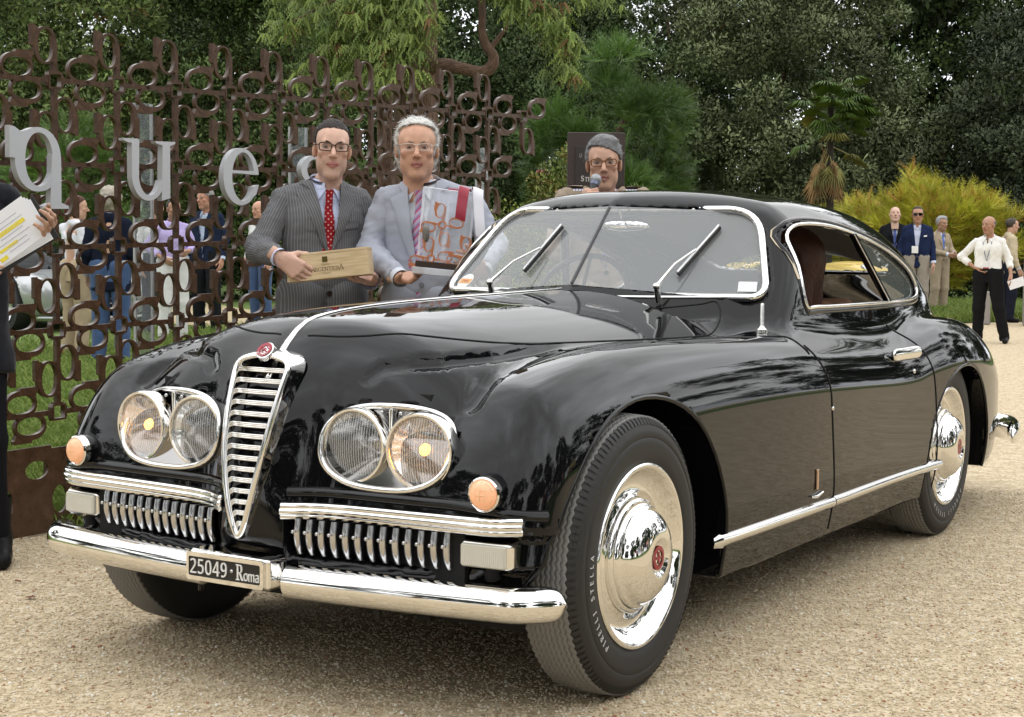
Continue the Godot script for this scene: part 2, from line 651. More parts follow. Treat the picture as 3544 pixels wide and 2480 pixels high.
func car_tables() -> void:
	var V := func(a: Array): return a.map(func(q): return Vector2(q[0], q[1]))
	var hi := Z0 + (ZN - 1) * 0.01
	tH = table(V.call([[-4.3, 0.9], [-1.3, 1.0], [-1.0, 1.0], [-0.6, 0.992], [-0.2, 0.984], [0.1, 0.972], [0.272, 0.955], [0.379, 0.93], [0.457, 0.888], [0.52, 0.845], [0.6, 0.76], [0.9, 0.4]]), Z0, hi, ZN)
	tHa = table(V.call([[-4.3, 0.12], [-1.2, 0.125], [0.0, 0.118], [0.25, 0.13], [0.45, 0.17], [0.6, 0.2], [0.9, 0.2]]), Z0, hi, ZN)
	tC = table(V.call([[-4.3, 0.1], [-4.1, 0.22], [-4.02, 0.33], [-3.95, 0.47], [-3.8, 0.63], [-3.59, 0.745], [-3.23, 0.83], [-2.9, 0.866], [-2.63, 0.868], [-2.45, 0.85], [-2.25, 0.822], [-2.0, 0.818], [-1.6, 0.838], [-1.2, 0.862], [-0.8, 0.876], [-0.4, 0.881], [-0.12, 0.877], [0.02, 0.866], [0.135, 0.85], [0.245, 0.827], [0.333, 0.8], [0.42, 0.756], [0.475, 0.712], [0.52, 0.645], [0.56, 0.55], [0.6, 0.43], [0.9, 0.1]]), Z0, hi, ZN)
	tX = table(V.call([[-4.3, 0.5], [-3.6, 0.6], [-2.9, 0.70], [-2.4, 0.71], [-1.8, 0.71], [-1.0, 0.68], [-0.3, 0.64], [0.2, 0.62], [0.9, 0.6]]), Z0, hi, ZN)
	tW = table(V.call([[-4.3, 0.35], [-4.08, 0.5], [-3.95, 0.62], [-3.7, 0.75], [-3.4, 0.82], [-3.0, 0.855], [-2.7, 0.855], [-2.4, 0.838], [-2.0, 0.828], [-1.2, 0.826], [-0.5, 0.812], [0.0, 0.806], [0.3, 0.797], [0.6, 0.77], [0.9, 0.72]]), Z0, hi, ZN)
	tB = table(V.call([[-4.3, 0.34], [-3.6, 0.26], [-3.0, 0.2], [-1.0, 0.198], [0.0, 0.2], [0.3, 0.24], [0.6, 0.3], [0.9, 0.3]]), Z0, hi, ZN)
	tR = table(V.call([[-4.3, 0.3], [-4.05, 0.5], [-3.95, 0.66], [-3.7, 0.90], [-3.4, 1.07], [-3.1, 1.19], [-2.8, 1.275], [-2.5, 1.328], [-2.2, 1.352], [-1.9, 1.357], [-1.6, 1.348], [-1.45, 1.336], [-1.3, 1.316], [-1.1, 1.24], [-0.5, 0.9], [0.9, 0.5]]), Z0, hi, ZN)
	tRa = table(V.call([[-4.3, 0.2], [-3.6, 0.17], [-3.1, 0.12], [-2.6, 0.075], [-1.9, 0.055], [-1.4, 0.05], [0.9, 0.05]]), Z0, hi, ZN)
	tK = table(V.call([[-4.3, 0.2], [-3.9, 0.33], [-3.5, 0.49], [-3.1, 0.60], [-2.7, 0.672], [-2.3, 0.705], [-1.8, 0.714], [-1.3, 0.70], [-1.0, 0.67], [0.9, 0.6]]), Z0, hi, ZN)
	# outlines
	var w := round_poly([Vector2(0, 1.281), Vector2(0.496, 1.262), Vector2(0.628, 0.968), Vector2(0, 1.012)], [0.002, 0.1, 0.07, 0.002], 8)
	for p in w: ws_poly.append(p)
	for q in smooth_curve(V.call([[-1.405, 0.962], [-1.432, 1.12], [-1.49, 1.2], [-1.62, 1.226], [-1.88, 1.224], [-2.1, 1.199], [-2.34, 1.157], [-2.565, 1.098], [-2.69, 1.045], [-2.735, 0.99], [-2.67, 0.952], [-2.35, 0.943], [-1.8, 0.945], [-1.5, 0.948]]), 4, true): sw_poly.append(q)
	for q in round_poly(V.call([[-0.40, 1.20], [0.40, 1.20], [0.44, 1.04], [-0.44, 1.04]]), 0.075, 6): rw_poly.append(q)
	gr_poly = smooth_curve([Vector2(0, 0.408), Vector2(0.022, 0.43), Vector2(0.044, 0.50), Vector2(0.066, 0.60), Vector2(0.080, 0.70), Vector2(0.090, 0.79), Vector2(0.092, 0.835), Vector2(0.078, 0.858), Vector2(0.045, 0.869), Vector2(0.0, 0.874), Vector2(-0.045, 0.869), Vector2(-0.078, 0.858), Vector2(-0.092, 0.835), Vector2(-0.090, 0.79), Vector2(-0.080, 0.70), Vector2(-0.066, 0.60), Vector2(-0.044, 0.50), Vector2(-0.022, 0.43)], 5, true)
	gr_sdf = poly_sdf(PackedVector2Array(gr_poly), Vector2(-0.15, 0.35), 32, 60)
	ws_sdf = poly_sdf(ws_poly, Vector2(-0.1, 0.8), 90, 70)
	sw_sdf = poly_sdf(sw_poly, Vector2(-3.0, 0.8), 190, 70)
	rw_sdf = poly_sdf(rw_poly, Vector2(-0.1, 0.8), 90, 70)

func poly_sdf(p: PackedVector2Array, o: Vector2, nx: int, ny: int) -> PackedFloat32Array:   # 1 cm raster; first number is nx
	var out := PackedFloat32Array([float(nx), o.x, o.y])
	var m := p.size()
	for j in ny:
		for i in nx:
			var q := o + Vector2(i, j) * 0.01
			var best := 9.0
			for k in m:
				best = minf(best, q.distance_squared_to(Geometry2D.get_closest_point_to_segment(q, p[k], p[(k + 1) % m])))
			out.append(sqrt(best) * (-1.0 if Geometry2D.is_point_in_polygon(q, p) else 1.0))
	return out

func sdf_at(s: PackedFloat32Array, x: float, y: float) -> float:
	var nx := int(s[0])
	var u := (x - s[1]) * 100.0
	var v := (y - s[2]) * 100.0
	var ny := (s.size() - 3) / nx
	if u < 0 or v < 0 or u >= nx - 1 or v >= ny - 1: return 0.3
	var i := int(u)
	var j := int(v)
	var b := 3 + j * nx + i
	return lerpf(lerpf(s[b], s[b + 1], u - i), lerpf(s[b + nx], s[b + nx + 1], u - i), v - j)

func ws_z(x: float, y: float) -> float:      # the windscreen: two flat panes that meet in a V
	return -1.081 - (y - 1.021) - 0.3 * absf(x) - 0.10 * x * x

func grille_z(y: float) -> float:      # the grille bows forward like a ship's stem
	var d := maxf(y - 0.45, 0.0)
	return 0.606 - 0.62 * d * d

func hull_f(x: float, y: float, z: float) -> float:
	# wings, bonnet, doors, tail
	var qx := x * 2.0
	var th := tz(tH, z) - tz(tHa, z) * pow(qx, 2.5)
	var dx := x - tz(tX, z)
	var tc := tz(tC, z) - dx * dx * 1.6
	var t := maxf(th, tc)
	var kk := maxf(0.035 - absf(th - tc), 0.0)
	t += kk * kk / 0.14
	if z < -1.0: t = minf(t, tc + maxf(0.0, 0.2 - (-1.0 - z)))   # behind the scuttle the cabin takes over
	var w := tz(tW, z)
	if y < 0.42: w -= 0.55 * (0.42 - y) * (0.42 - y)
	var fz := 0.498 - 0.21 * (y - 0.5)
	fz += (grille_z(y) - 0.014 - fz) * exp(-x * x / 0.016)
	if y < 0.475:
		if x > 0.11: fz -= 0.05 * smoothstep(0.475, 0.462, y)
		var ap := 0.548 - 0.135 * pow(x / 0.85, 1.7)       # the apron under the teeth
		fz = lerpf(fz, ap, smoothstep(0.385, 0.368, y)) if x > 0.11 else lerpf(fz, ap, smoothstep(0.42, 0.36, y))
	var a := (y - t) * 0.8 + 0.13
	var b := x - w + 0.13
	var c := maxf(z - fz, -4.03 - z) + 0.13
	var f := minf(maxf(a, maxf(b, c)), 0.0)
	a = maxf(a, 0.0); b = maxf(b, 0.0); c = maxf(c, 0.0)
	f += sqrt(a * a + b * b + c * c) - 0.13
	if z > -0.35 and z < 0.46 and y > 0.72 and x > 0.22 and x < 0.6:     # the creases where bonnet, lamp pod and wing meet
		var gd := 9.0
		var pp := Vector3(x, y, z)
		for k in CREASE_A.size() - 1: gd = minf(gd, _seg(pp, CREASE_A[k], CREASE_A[k + 1]))
		var ga := smoothstep(-0.35, 0.0, z)
		gd -= 0.024 * ga - 0.02 * (1.0 - ga)
		var ge := 9.0
		for k in CREASE_B.size() - 1: ge = minf(ge, _seg(pp, CREASE_B[k], CREASE_B[k + 1]))
		var gb := smoothstep(0.17, 0.30, z)
		ge -= 0.030 * gb - 0.02 * (1.0 - gb)
		f = _smax(f, -gd, 0.014)
		f = _smax(f, -ge, 0.016)
	return maxf(f, tz(tB, z) - y)

const OUTW := -1.0
const CREASE_A := [Vector3(0.262, 0.822, 0.425), Vector3(0.29, 0.847, 0.40), Vector3(0.352, 0.856, 0.376), Vector3(0.425, 0.861, 0.312), Vector3(0.470, 0.867, 0.141), Vector3(0.486, 0.878, -0.059), Vector3(0.495, 0.885, -0.34)]
const CREASE_B := [Vector3(0.500, 0.845, 0.18), Vector3(0.530, 0.816, 0.30), Vector3(0.538, 0.772, 0.377)]

func _seg(p: Vector3, a: Vector3, b: Vector3) -> float:
	var ab := b - a
	return (p - a - ab * clampf((p - a).dot(ab) / ab.length_squared(), 0.0, 1.0)).length()

func _smax(a: float, b: float, k: float) -> float:
	var w := maxf(k - absf(a - b), 0.0)
	return maxf(a, b) + w * w / (4.0 * k)

func cabin_f(x: float, y: float, z: float) -> float:
	var roof := tz(tR, z) - tz(tRa, z) * pow(x * 2.0, 2.3)
	var w := tz(tK, z)
	var dy := y - 0.95
	w -= (0.2 * dy + 0.55 * dy * dy) if dy > 0.0 else 0.12 * dy
	var a := (y - roof) * 0.9 + 0.1
	var b := (x - w) * 0.96 + 0.1
	var c := (z - ws_z(x, y)) * 0.69 + 0.1
	var f := minf(maxf(a, b), 0.0)
	a = maxf(a, 0.0); b = maxf(b, 0.0)
	f += sqrt(a * a + b * b) - 0.1 + 0.035
	c += 0.035 - 0.1
	var e := minf(maxf(f, c), 0.0)
	f = maxf(f, 0.0); c = maxf(c, 0.0)
	return e + sqrt(f * f + c * c) - 0.035

func shape_f(x: float, y: float, z: float) -> float:   # without openings
	x = absf(x)
	var f := hull_f(x, y, z)
	if z < -0.7 and y > 0.55:
		var g := cabin_f(x, y, z)
		var k := maxf(0.06 - absf(f - g), 0.0)
		f = minf(f, g) - k * k / 0.24
	return f

func car_f(x: float, y: float, z: float) -> float:
	x = absf(x)
	var f := hull_f(x, y, z)
	if z < -0.7 and y > 0.55:
		var g := cabin_f(x, y, z)
		var k := maxf(0.06 - absf(f - g), 0.0)
		f = minf(f, g) - k * k / 0.24
		if z > -3.7:
			f = maxf(f, -maxf(maxf(g + 0.045, 0.66 - y), z + 1.12))       # the room inside
		if y > 0.9:
			var cw := z - ws_z(x, y)
			if cw > -0.07 and cw < 0.2 and x < 0.8: f = maxf(f, -sdf_at(ws_sdf, x, y))
			if x > 0.45 and z < -1.3: f = maxf(f, -sdf_at(sw_sdf, z, y))
			if z < -2.7 and x < 0.5: f = maxf(f, -sdf_at(rw_sdf, x, y))
	if z > 0.36 and y > 0.4:
		if x < 0.13:
			f = maxf(f, -maxf(sdf_at(gr_sdf, x, y) + 0.012, grille_z(y) - 0.055 - z))
		elif x < 0.6:
			var ox := absf(x - 0.353) / 0.182
			var oy := absf(y - 0.65) / 0.099
			f = maxf(f, -maxf((pow(pow(ox, 2.5) + pow(oy, 2.5), 0.4) - 1.0) * 0.11, 0.40 - z))
	if y < 0.8 and x > 0.36:
		if z > -0.7:
			var dz := (z + 0.07) / 0.487
			var dy := maxf(y - 0.30, 0.0) / 0.456
			f = maxf(f, -maxf((sqrt(dz * dz + dy * dy) - 1.0) * 0.45, 0.44 - x))
		elif z < -2.1 and z > -3.4:
			var dz2 := (z + 2.80) / 0.42
			var dy2 := maxf(y - 0.28, 0.0) / 0.40
			f = maxf(f, -maxf((sqrt(dz2 * dz2 + dy2 * dy2) - 1.0) * 0.4, 0.44 - x))
	return f

func car_grad(x: float, y: float, z: float, e := 0.006) -> Vector3:
	return Vector3(car_f(x + e, y, z) - car_f(x - e, y, z), car_f(x, y + e, z) - car_f(x, y - e, z), car_f(x, y, z + e) - car_f(x, y, z - e)) / (2.0 * e)

func shape_grad(x: float, y: float, z: float, e := 0.009) -> Vector3:
	return Vector3(shape_f(x + e, y, z) - shape_f(x - e, y, z), shape_f(x, y + e, z) - shape_f(x, y - e, z), shape_f(x, y, z + e) - shape_f(x, y, z - e)) / (2.0 * e)

func on_x(y: float, z: float, s := 1.0) -> Vector3:      # the body's side surface
	var a := 0.3
	var b := 1.0
	for i in 22:
		var m := (a + b) * 0.5
		if shape_f(m, y, z) < 0.0: a = m
		else: b = m
	return Vector3(b * s, y, z)

func on_y(x: float, z: float) -> Vector3:
	var a := 0.5
	var b := 1.6
	for i in 22:
		var m := (a + b) * 0.5
		if shape_f(x, m, z) < 0.0: a = m
		else: b = m
	return Vector3(x, b, z)

func on_z(x: float, y: float) -> Vector3:
	var a := 0.0
	var b := 0.9
	for i in 22:
		var m := (a + b) * 0.5
		if shape_f(x, y, m) < 0.0: a = m
		else: b = m
	return Vector3(x, y, b)

func car_body_mesh() -> MB:
	var h := 0.016
	var nx := 60
	var ny := 80
	var nz := 300
	var o := Vector3(-h * 1.5, 0.15, -4.12)
	var d := PackedFloat32Array()
	d.resize(nx * ny * nz)
	d.fill(1.0)
	var B := 4
	for bk in range(0, nz, B):
		for bj in range(0, ny, B):
			for bi in range(0, nx, B):
				var cx := o.x + (bi + 1.5) * h
				var cy := o.y + (bj + 1.5) * h
				var cz := o.z + (bk + 1.5) * h
				var f := car_f(cx, cy, cz)
				if absf(f) > 0.1:
					var sg := 1.0 if f > 0.0 else -1.0
					for k in range(bk, mini(bk + B, nz)):
						for j in range(bj, mini(bj + B, ny)):
							for i in range(bi, mini(bi + B, nx)): d[(k * ny + j) * nx + i] = sg
					continue
				for k in range(bk, mini(bk + B, nz)):
					for j in range(bj, mini(bj + B, ny)):
						for i in range(bi, mini(bi + B, nx)):
							d[(k * ny + j) * nx + i] = car_f(o.x + i * h, o.y + j * h, o.z + k * h)
	var g := Grid.new(Vector3.ZERO, Vector3.ONE * 0.1, 0.1)
	g.o = o; g.h = h; g.nx = nx; g.ny = ny; g.nz = nz; g.d = d
	var half := MB.new()
	g.nets(half)
	for i in half.v.size():
		var p := half.v[i]
		for it in 2:
			var f := car_f(p.x, p.y, p.z)
			var gr := car_grad(p.x, p.y, p.z)
			p -= gr * clampf(f / maxf(gr.length_squared(), 0.15), -h, h)
		if (p - half.v[i]).length() > h * 0.55 or absf(car_f(p.x, p.y, p.z)) > 0.0015: p = half.v[i]
		if absf(p.x) < h * 0.55: p.x = 0.0
		half.v[i] = p
		var sf := shape_f(p.x, p.y, p.z)
		if absf(sf) < 0.006 and p.y > 0.24:          # on the outer skin, also where an opening is close by
			for it in 2:
				var sg := shape_grad(p.x, p.y, p.z)
				p -= sg * clampf(shape_f(p.x, p.y, p.z) / maxf(sg.length_squared(), 0.15), -0.006, 0.006)
			if absf(p.x) < h * 0.55: p.x = 0.0
			half.v[i] = p
			half.n[i] = shape_grad(p.x, p.y, p.z).normalized()
		else: half.n[i] = car_grad(p.x, p.y, p.z, 0.009).normalized()
		if p.x == 0.0:
			half.n[i] = (half.n[i] * Vector3(0, 1, 1)).normalized()
	var mb := MB.new()
	# keep the half x >= 0 and mirror it
	var keep := PackedInt32Array()
	for i in range(0, half.idx.size(), 3):
		var a := half.idx[i]; var b := half.idx[i + 1]; var c := half.idx[i + 2]
		if minf(half.v[a].x, minf(half.v[b].x, half.v[c].x)) >= -0.0001 and maxf(half.v[a].x, maxf(half.v[b].x, half.v[c].x)) > 0.0001:
			keep.append(a); keep.append(b); keep.append(c)
	half.idx = keep
	mb.append(half)
	var other := MB.new()
	other.append(half)
	for i in other.v.size():
		other.v[i].x = -other.v[i].x
		other.n[i].x = -other.n[i].x
	mb.append(other)
	return mb

func both(f: Callable) -> void:
	for s in [1.0, -1.0]: f.call(s)

func build_car() -> void:
	car_tables()
	var paint := mat(lin(0.004, 0.004, 0.005), 0.03)
	paint.metallic_specular = 0.42
	var chrome := mat(lin(0.80, 0.79, 0.77), 0.045, 1.0)
	var steel := mat(lin(0.55, 0.55, 0.56), 0.16, 1.0)
	var rubber := mat(lin(0.012, 0.012, 0.013), 0.55)
	var gap := mat(lin(0.002, 0.002, 0.002), 0.8)
	var glass := mat(Color(0.9, 0.95, 0.93, 0.10), 0.0)
	glass.transparency = BaseMaterial3D.TRANSPARENCY_ALPHA
	var trim_cloth := mat(lin(0.52, 0.50, 0.46), 0.85)
	var leather := mat(lin(0.25, 0.14, 0.09), 0.5)
	M.chrome = chrome; M.rubber = rubber; M.glass = glass; M.paint = paint; M.steel = steel; M.gap = gap
	var car := thing("vintage_coupe", "glossy black vintage two-door coupe with chrome shield grille and twin paired headlights on the gravel", "car")
	var body := part("body", car_body_mesh(), paint, car)
	# ---- panel gaps
	for s in [1.0, -1.0]:
		var mb := MB.new()
		var zs := smooth_curve([Vector2(-1.045, 0.885), Vector2(-1.18, 0.872), Vector2(-1.262, 0.82), Vector2(-1.318, 0.72), Vector2(-1.352, 0.55), Vector2(-1.38, 0.36), Vector2(-1.385, 0.22)], 6)
		var line := []
		for q in zs:
			line.append(on_x(q.y, q.x, s) if q.y < 0.84 else on_y(on_x(0.80, q.x, s).x * (1.0 - (q.y - 0.84) * 2.6), q.x))
		mb.tube(line, 0.0032, 6)
		var rear := []
		for q in smooth_curve([Vector2(-2.18, 0.86), Vector2(-2.33, 0.79), Vector2(-2.42, 0.66), Vector2(-2.46, 0.5), Vector2(-2.485, 0.3), Vector2(-2.48, 0.215)], 6): rear.append(on_x(q.y, q.x, s))
		part("door_gap", mb, gap, body)
		var mbr := MB.new()
		mbr.tube(rear, 0.0032, 6)
		part("door_gap", mbr, gap, body)
		var hb := MB.new()
		var hl := []
		for q in smooth_curve([Vector2(0.045, 0.385), Vector2(0.14, 0.36), Vector2(0.24, 0.32), Vector2(0.33, 0.25), Vector2(0.40, 0.15), Vector2(0.445, 0.02), Vector2(0.475, -0.2), Vector2(0.495, -0.5), Vector2(0.515, -0.9), Vector2(0.515, -1.12), Vector2(0.48, -1.19), Vector2(0.42, -1.16), Vector2(0.25, -1.08), Vector2(0.06, -1.03)], 6): hl.append(on_y(q.x * s, q.y))
		hb.tube(hl, 0.003, 6)
		part("bonnet_gap", hb, gap, body)
		# crease between wing and bonnet: a raised bead
		var arch := MB.new()
		var al := []
		for i in 41:
			var t := PI * (1.16 - 1.32 * i / 40.0)
			var y := 0.30 + 0.458 * sin(t)
			if t < 0 or t > PI: y = 0.30 - 0.09 * (absf(t - PI * 0.5) - PI * 0.5) / 0.5
			var z := -0.07 + 0.489 * cos(t) if (t > 0 and t < PI) else (-0.07 + 0.489 * signf(cos(t)))
			var q := on_x(maxf(y, 0.21), z, s)
			al.append(q + Vector3(-0.004 * s, 0, 0))
		arch.tube(al, 0.0075, 8)
		part("wheel_arch_lip", arch, paint, body)
		var arch2 := MB.new()
		al = []
		for i in 41:
			var t := PI * (1.1 - 1.2 * i / 40.0)
			var y := 0.28 + 0.402 * sin(t)
			if t < 0 or t > PI: y = 0.28 - 0.06 * (absf(t - PI * 0.5) - PI * 0.5) / 0.31
			var z := -2.80 + 0.422 * cos(t) if (t > 0 and t < PI) else (-2.80 + 0.422 * signf(cos(t)))
			al.append(on_x(maxf(y, 0.215), z, s) + Vector3(-0.004 * s, 0, 0))
		arch2.tube(al, 0.0075, 8)
		part("wheel_arch_lip", arch2, paint, body)
		# wheel wells
		var well := MB.new()
		well.box(Vector3(0.42 * s, 0.5, -0.07), Vector3(0.04, 0.56, 0.94))
		part("wheel_well", well, gap, car)
		well = MB.new()
		well.box(Vector3(0.42 * s, 0.5, -2.8), Vector3(0.04, 0.52, 0.84))
		part("wheel_well", well, gap, car)
	# floor pan, so that no light comes from below
	var fl := MB.new()
	fl.box(Vector3(0, 0.215, -1.75), Vector3(1.4, 0.03, 4.1))
	fl.box(Vector3(0, 0.5, -0.62), Vector3(0.78, 0.55, 0.03))
	part("floor_pan", fl, gap, car)
	# ---- bonnet centre strip
	var st := MB.new()
	var sp := []
	for i in 40:
		var z := lerpf(0.49, -1.0, i / 39.0)
		sp.append(on_y(0.0, z) + Vector3(0, 0.002, 0))
	var sr := []
	for i in 40: sr.append(lerpf(0.013, 0.0042, clampf(i / 8.0, 0, 1)))
	st.tube(sp, sr, 8, false, true, Vector2(1.0, 0.6), Vector3.UP)
	part("bonnet_strip", st, chrome, car)
	# scuttle trim behind the bonnet
	var sc := MB.new()
	var sl := []
	for i in 31:
		var x := lerpf(-0.6, 0.6, i / 30.0)
		var z := -1.035 - 0.30 * absf(x) - 0.12 * x * x
		sl.append(on_y(x, z) + Vector3(0, 0.001, 0))
	sc.tube(sl, 0.006, 6)
	part("scuttle_trim", sc, chrome, car)
	_car_front(car, paint, chrome, steel, rubber, gap)
	_car_glass(car, chrome, glass, rubber, trim_cloth, leather, paint)
	_car_sides(car, paint, chrome, gap)
	_car_wheels(car, chrome, rubber)

func _car_front(car: Node3D, paint: Material, chrome: Material, steel: Material, rubber: Material, gap: Material) -> void:
	# ---- shield grille: outline in (x, y), leaning back
	var gz := grille_z
	var out: Array = gr_poly
	var g := thing_part("grille", car)
	var fr := MB.new()
	var rows := []
	# frame: a flat-faced band with rolled edges, swept round the outline
	for k in 7:
		var row := []
		var inw: float = [0.0, 0.0, 0.004, 0.010, 0.015, 0.019, 0.019][k]
		var zz: float = [-0.06, -0.006, 0.004, 0.006, 0.003, -0.004, -0.05][k]
		for i in out.size():
			var p: Vector2 = out[i]
			var nx: Vector2 = (out[(i + 1) % out.size()] - out[(i - 1 + out.size()) % out.size()]).normalized()
			var inn := Vector2(-nx.y, nx.x)
			var q := p + inn * inw
			row.append(Vector3(q.x, q.y, gz.call(q.y) + zz))
		rows.append(row)
	fr.grid(rows, true)
	part("frame", fr, chrome, g)
	var bk := MB.new()
	var poly := []
	for p in out: poly.append(Vector3(p.x * 0.9, lerpf(0.65, p.y, 0.96), gz.call(p.y) - 0.05))
	bk.face(poly)
	part("backing", bk, gap, g)
	for i in 15:
		var y := lerpf(0.447, 0.826, i / 14.0)
		var hw := 0.0
		for k in out.size():
			var a: Vector2 = out[k]
			var b: Vector2 = out[(k + 1) % out.size()]
			if a.x > 0 and b.x > 0 and (a.y - y) * (b.y - y) <= 0.0 and a.y != b.y: hw = maxf(hw, lerpf(a.x, b.x, (y - a.y) / (b.y - a.y)))
		hw -= 0.012
		var bar := MB.new()
		for r in 3:
			var pts := []
			for k in 9:
				var u := lerpf(-1, 1, k / 8.0)
				pts.append(Vector3(u * hw, y + (r - 1) * 0.0042, gz.call(y) - 0.012 - u * u * 0.008))
			bar.tube(pts, 0.0026, 6)
		part("grille_bar", bar, chrome, g)
	# badge
	var bx := Transform3D(Basis(Vector3.RIGHT, PI / 2 - 0.75).scaled(Vector3.ONE * 0.86), Vector3(0, 0.874, gz.call(0.872) + 0.004))
	var bd := MB.new()
	bd.lathe([Vector2(0, 0.004), Vector2(0.026, 0.004), Vector2(0.030, 0.002), Vector2(0.031, -0.012)], bx, 28)
	var badge := part("badge", bd, chrome, g)
	var rg := MB.new()
	rg.lathe([Vector2(0.016, 0.0062), Vector2(0.026, 0.0062)], bx, 28)
	part("badge_ring", rg, mat(lin(0.33, 0.012, 0.03), 0.3), badge)
	var cr := MB.new()
	cr.box(Vector3(-0.006, 0.0066, 0), Vector3(0.004, 0.001, 0.024))
	cr.box(Vector3(-0.006, 0.0068, 0), Vector3(0.016, 0.001, 0.004))
	for k in 7: cr.box(Vector3(0.006 + 0.003 * sin(k * 1.7), 0.0066, lerpf(-0.011, 0.011, k / 6.0)), Vector3(0.005, 0.001, 0.003))
	var cr2 := MB.new()
	cr2.append(cr, bx)
	part("badge_emblem", cr2, mat(lin(0.33, 0.012, 0.03), 0.3), badge)
	badge_text(badge, "MILANO", bx, 0.0205, 0.0068, 0.0058, PI * 0.5, mat(lin(0.8, 0.78, 0.75), 0.3))
	# ---- paired headlights
	for s in [1.0, -1.0]:
		var hl := thing_part("headlight_unit", car)
		var hz := func(x: float, y: float): return on_z(clampf(absf(x), 0.14, 0.60), clampf(y, 0.52, 0.74)).z
		var ov := []
		for i in 56:
			var a := TAU * i / 56.0
			var cx := signf(cos(a)) * pow(absf(cos(a)), 0.8)
			var cy := signf(sin(a)) * pow(absf(sin(a)), 0.8)
			ov.append(Vector2(0.352 + 0.183 * cx, 0.650 + 0.100 * cy))
		var rim := []
		for p in ov: rim.append(Vector3(p.x * s, p.y, hz.call(p.x, p.y) + 0.004))
		var rm := MB.new()
		rm.tube(rim, 0.0085, 10, true)
		part("bezel", rm, chrome, hl)
		var plate := []
		for k in 7:
			var row := []
			var sc := 1.0 - k / 6.0 * 0.999
			for p in ov:
				var q: Vector2 = Vector2(0.351, 0.650) + (p - Vector2(0.351, 0.650)) * sc
				row.append(Vector3(q.x * s, q.y, lerpf(hz.call(p.x, p.y) - 0.005, 0.452, minf(1.0, 1.3 * (1 - sc)))))
			plate.append(row)
		var pb := MB.new()
		pb.grid(plate, true)
		part("dish", pb, mat(lin(0.30, 0.29, 0.28), 0.07, 1.0), hl)  # chrome with the dark surroundings it mirrors put into its colour
		var ridge := MB.new()
		ridge.tube([Vector3(0.358 * s, 0.556, 0.460), Vector3(0.358 * s, 0.60, 0.458), Vector3(0.358 * s, 0.69, 0.454), Vector3(0.358 * s, 0.744, 0.452)], [0.006, 0.0035, 0.0035, 0.006], 8)
		part("ridge", ridge, chrome, hl)
		for w in 2:
			var cx2: float = 0.2615 if w == 0 else 0.456
			var lamp := Transform3D(Basis(Vector3.RIGHT, PI / 2) , Vector3(cx2 * s, 0.650, 0.460))
			lamp.basis = Basis(Vector3.UP, s * (0.02 + 0.06 * w)) * lamp.basis
			var lr := MB.new()
			lr.lathe([Vector2(0.094, -0.02), Vector2(0.0945, 0.012), Vector2(0.091, 0.019), Vector2(0.086, 0.019), Vector2(0.083, 0.014), Vector2(0.082, 0.004)], lamp, 40)
			part("lamp_rim", lr, chrome, hl)
			var bowl := MB.new()
			var pr := []
			for k in 9:
				var r := 0.082 * (1.0 - k / 8.0)
				pr.append(Vector2(r, -0.055 + 0.06 * pow(r / 0.082, 2.0)))
			bowl.lathe(pr, lamp, 32)
			part("reflector", bowl, M.reflector, hl)
			var bulb := MB.new()
			bulb.ell(lamp * Vector3(0, -0.018, 0), Vector3(0.016, 0.016, 0.018))
			part("bulb", bulb, M.warm if w == 1 else chrome, hl)
			var ln := MB.new()
			var pl := []
			for k in 9:
				var r := 0.083 * (1.0 - k / 8.0)
				pl.append(Vector2(r, 0.012 + 0.016 * (1.0 - pow(r / 0.083, 2.0))))
			ln.lathe(pl, lamp, 40)
			part("lens", ln, M.lens, hl)
			var rb := MB.new()
			for k in 23:
				var u := lerpf(-0.077, 0.077, k / 22.0)
				var hh := sqrt(maxf(0.0, 0.0805 * 0.0805 - u * u))
				var pts := []
				for e in 9:
					var vv := lerpf(-hh, hh, e / 8.0)
					pts.append(lamp * Vector3(u, 0.011 + 0.016 * (1.0 - (u * u + vv * vv) / 0.0069), vv))
				rb.tube(pts, 0.0012, 4, false, false)
			part("lens_ribs", rb, M.rib, hl)
			if w == 1:
				var li := OmniLight3D.new()
				li.name = "bulb_light"
				li.light_color = Color(1.0, 0.72, 0.38)
				li.light_energy = 0.014
				li.light_size = 0.01
				li.omni_range = 30.0
				li.omni_attenuation = 2.0
				li.shadow_enabled = true
				hl.add_child(li)
				li.position = lamp * Vector3(0, -0.018, 0)
		for k in 2:
			var sw := MB.new()
			sw.ell(Vector3((0.330 if k == 0 else 0.386) * s, 0.735, 0.452), Vector3(0.005, 0.005, 0.004))
			part("screw", sw, steel, hl)
		# ---- turn signal
		var sg := thing_part("turn_signal", car)
		var so := on_z(0.662, 0.57) + Vector3(0, 0, 0.004)
		var sx := Transform3D((Basis(Vector3.UP, s * 0.10) * Basis(Vector3.RIGHT, PI / 2)).scaled(Vector3.ONE * 0.92), Vector3(so.x * s, so.y, so.z))
		var hs := MB.new()
		hs.lathe([Vector2(0.05, -0.05), Vector2(0.049, -0.02), Vector2(0.045, 0.02)], sx, 28)
		part("housing", hs, paint, sg)
		var sb := MB.new()
		sb.lathe([Vector2(0.046, 0.012), Vector2(0.045, 0.03), Vector2(0.041, 0.034), Vector2(0.037, 0.032)], sx, 28)
		part("bezel", sb, chrome, sg)
		var sl := MB.new()
		sl.lathe([Vector2(0.038, 0.03), Vector2(0.036, 0.038), Vector2(0.028, 0.046), Vector2(0.015, 0.050), Vector2(0.0, 0.051)], sx, 28)
		part("amber_lens", sl, M.amber, sg)
		var gr := MB.new()
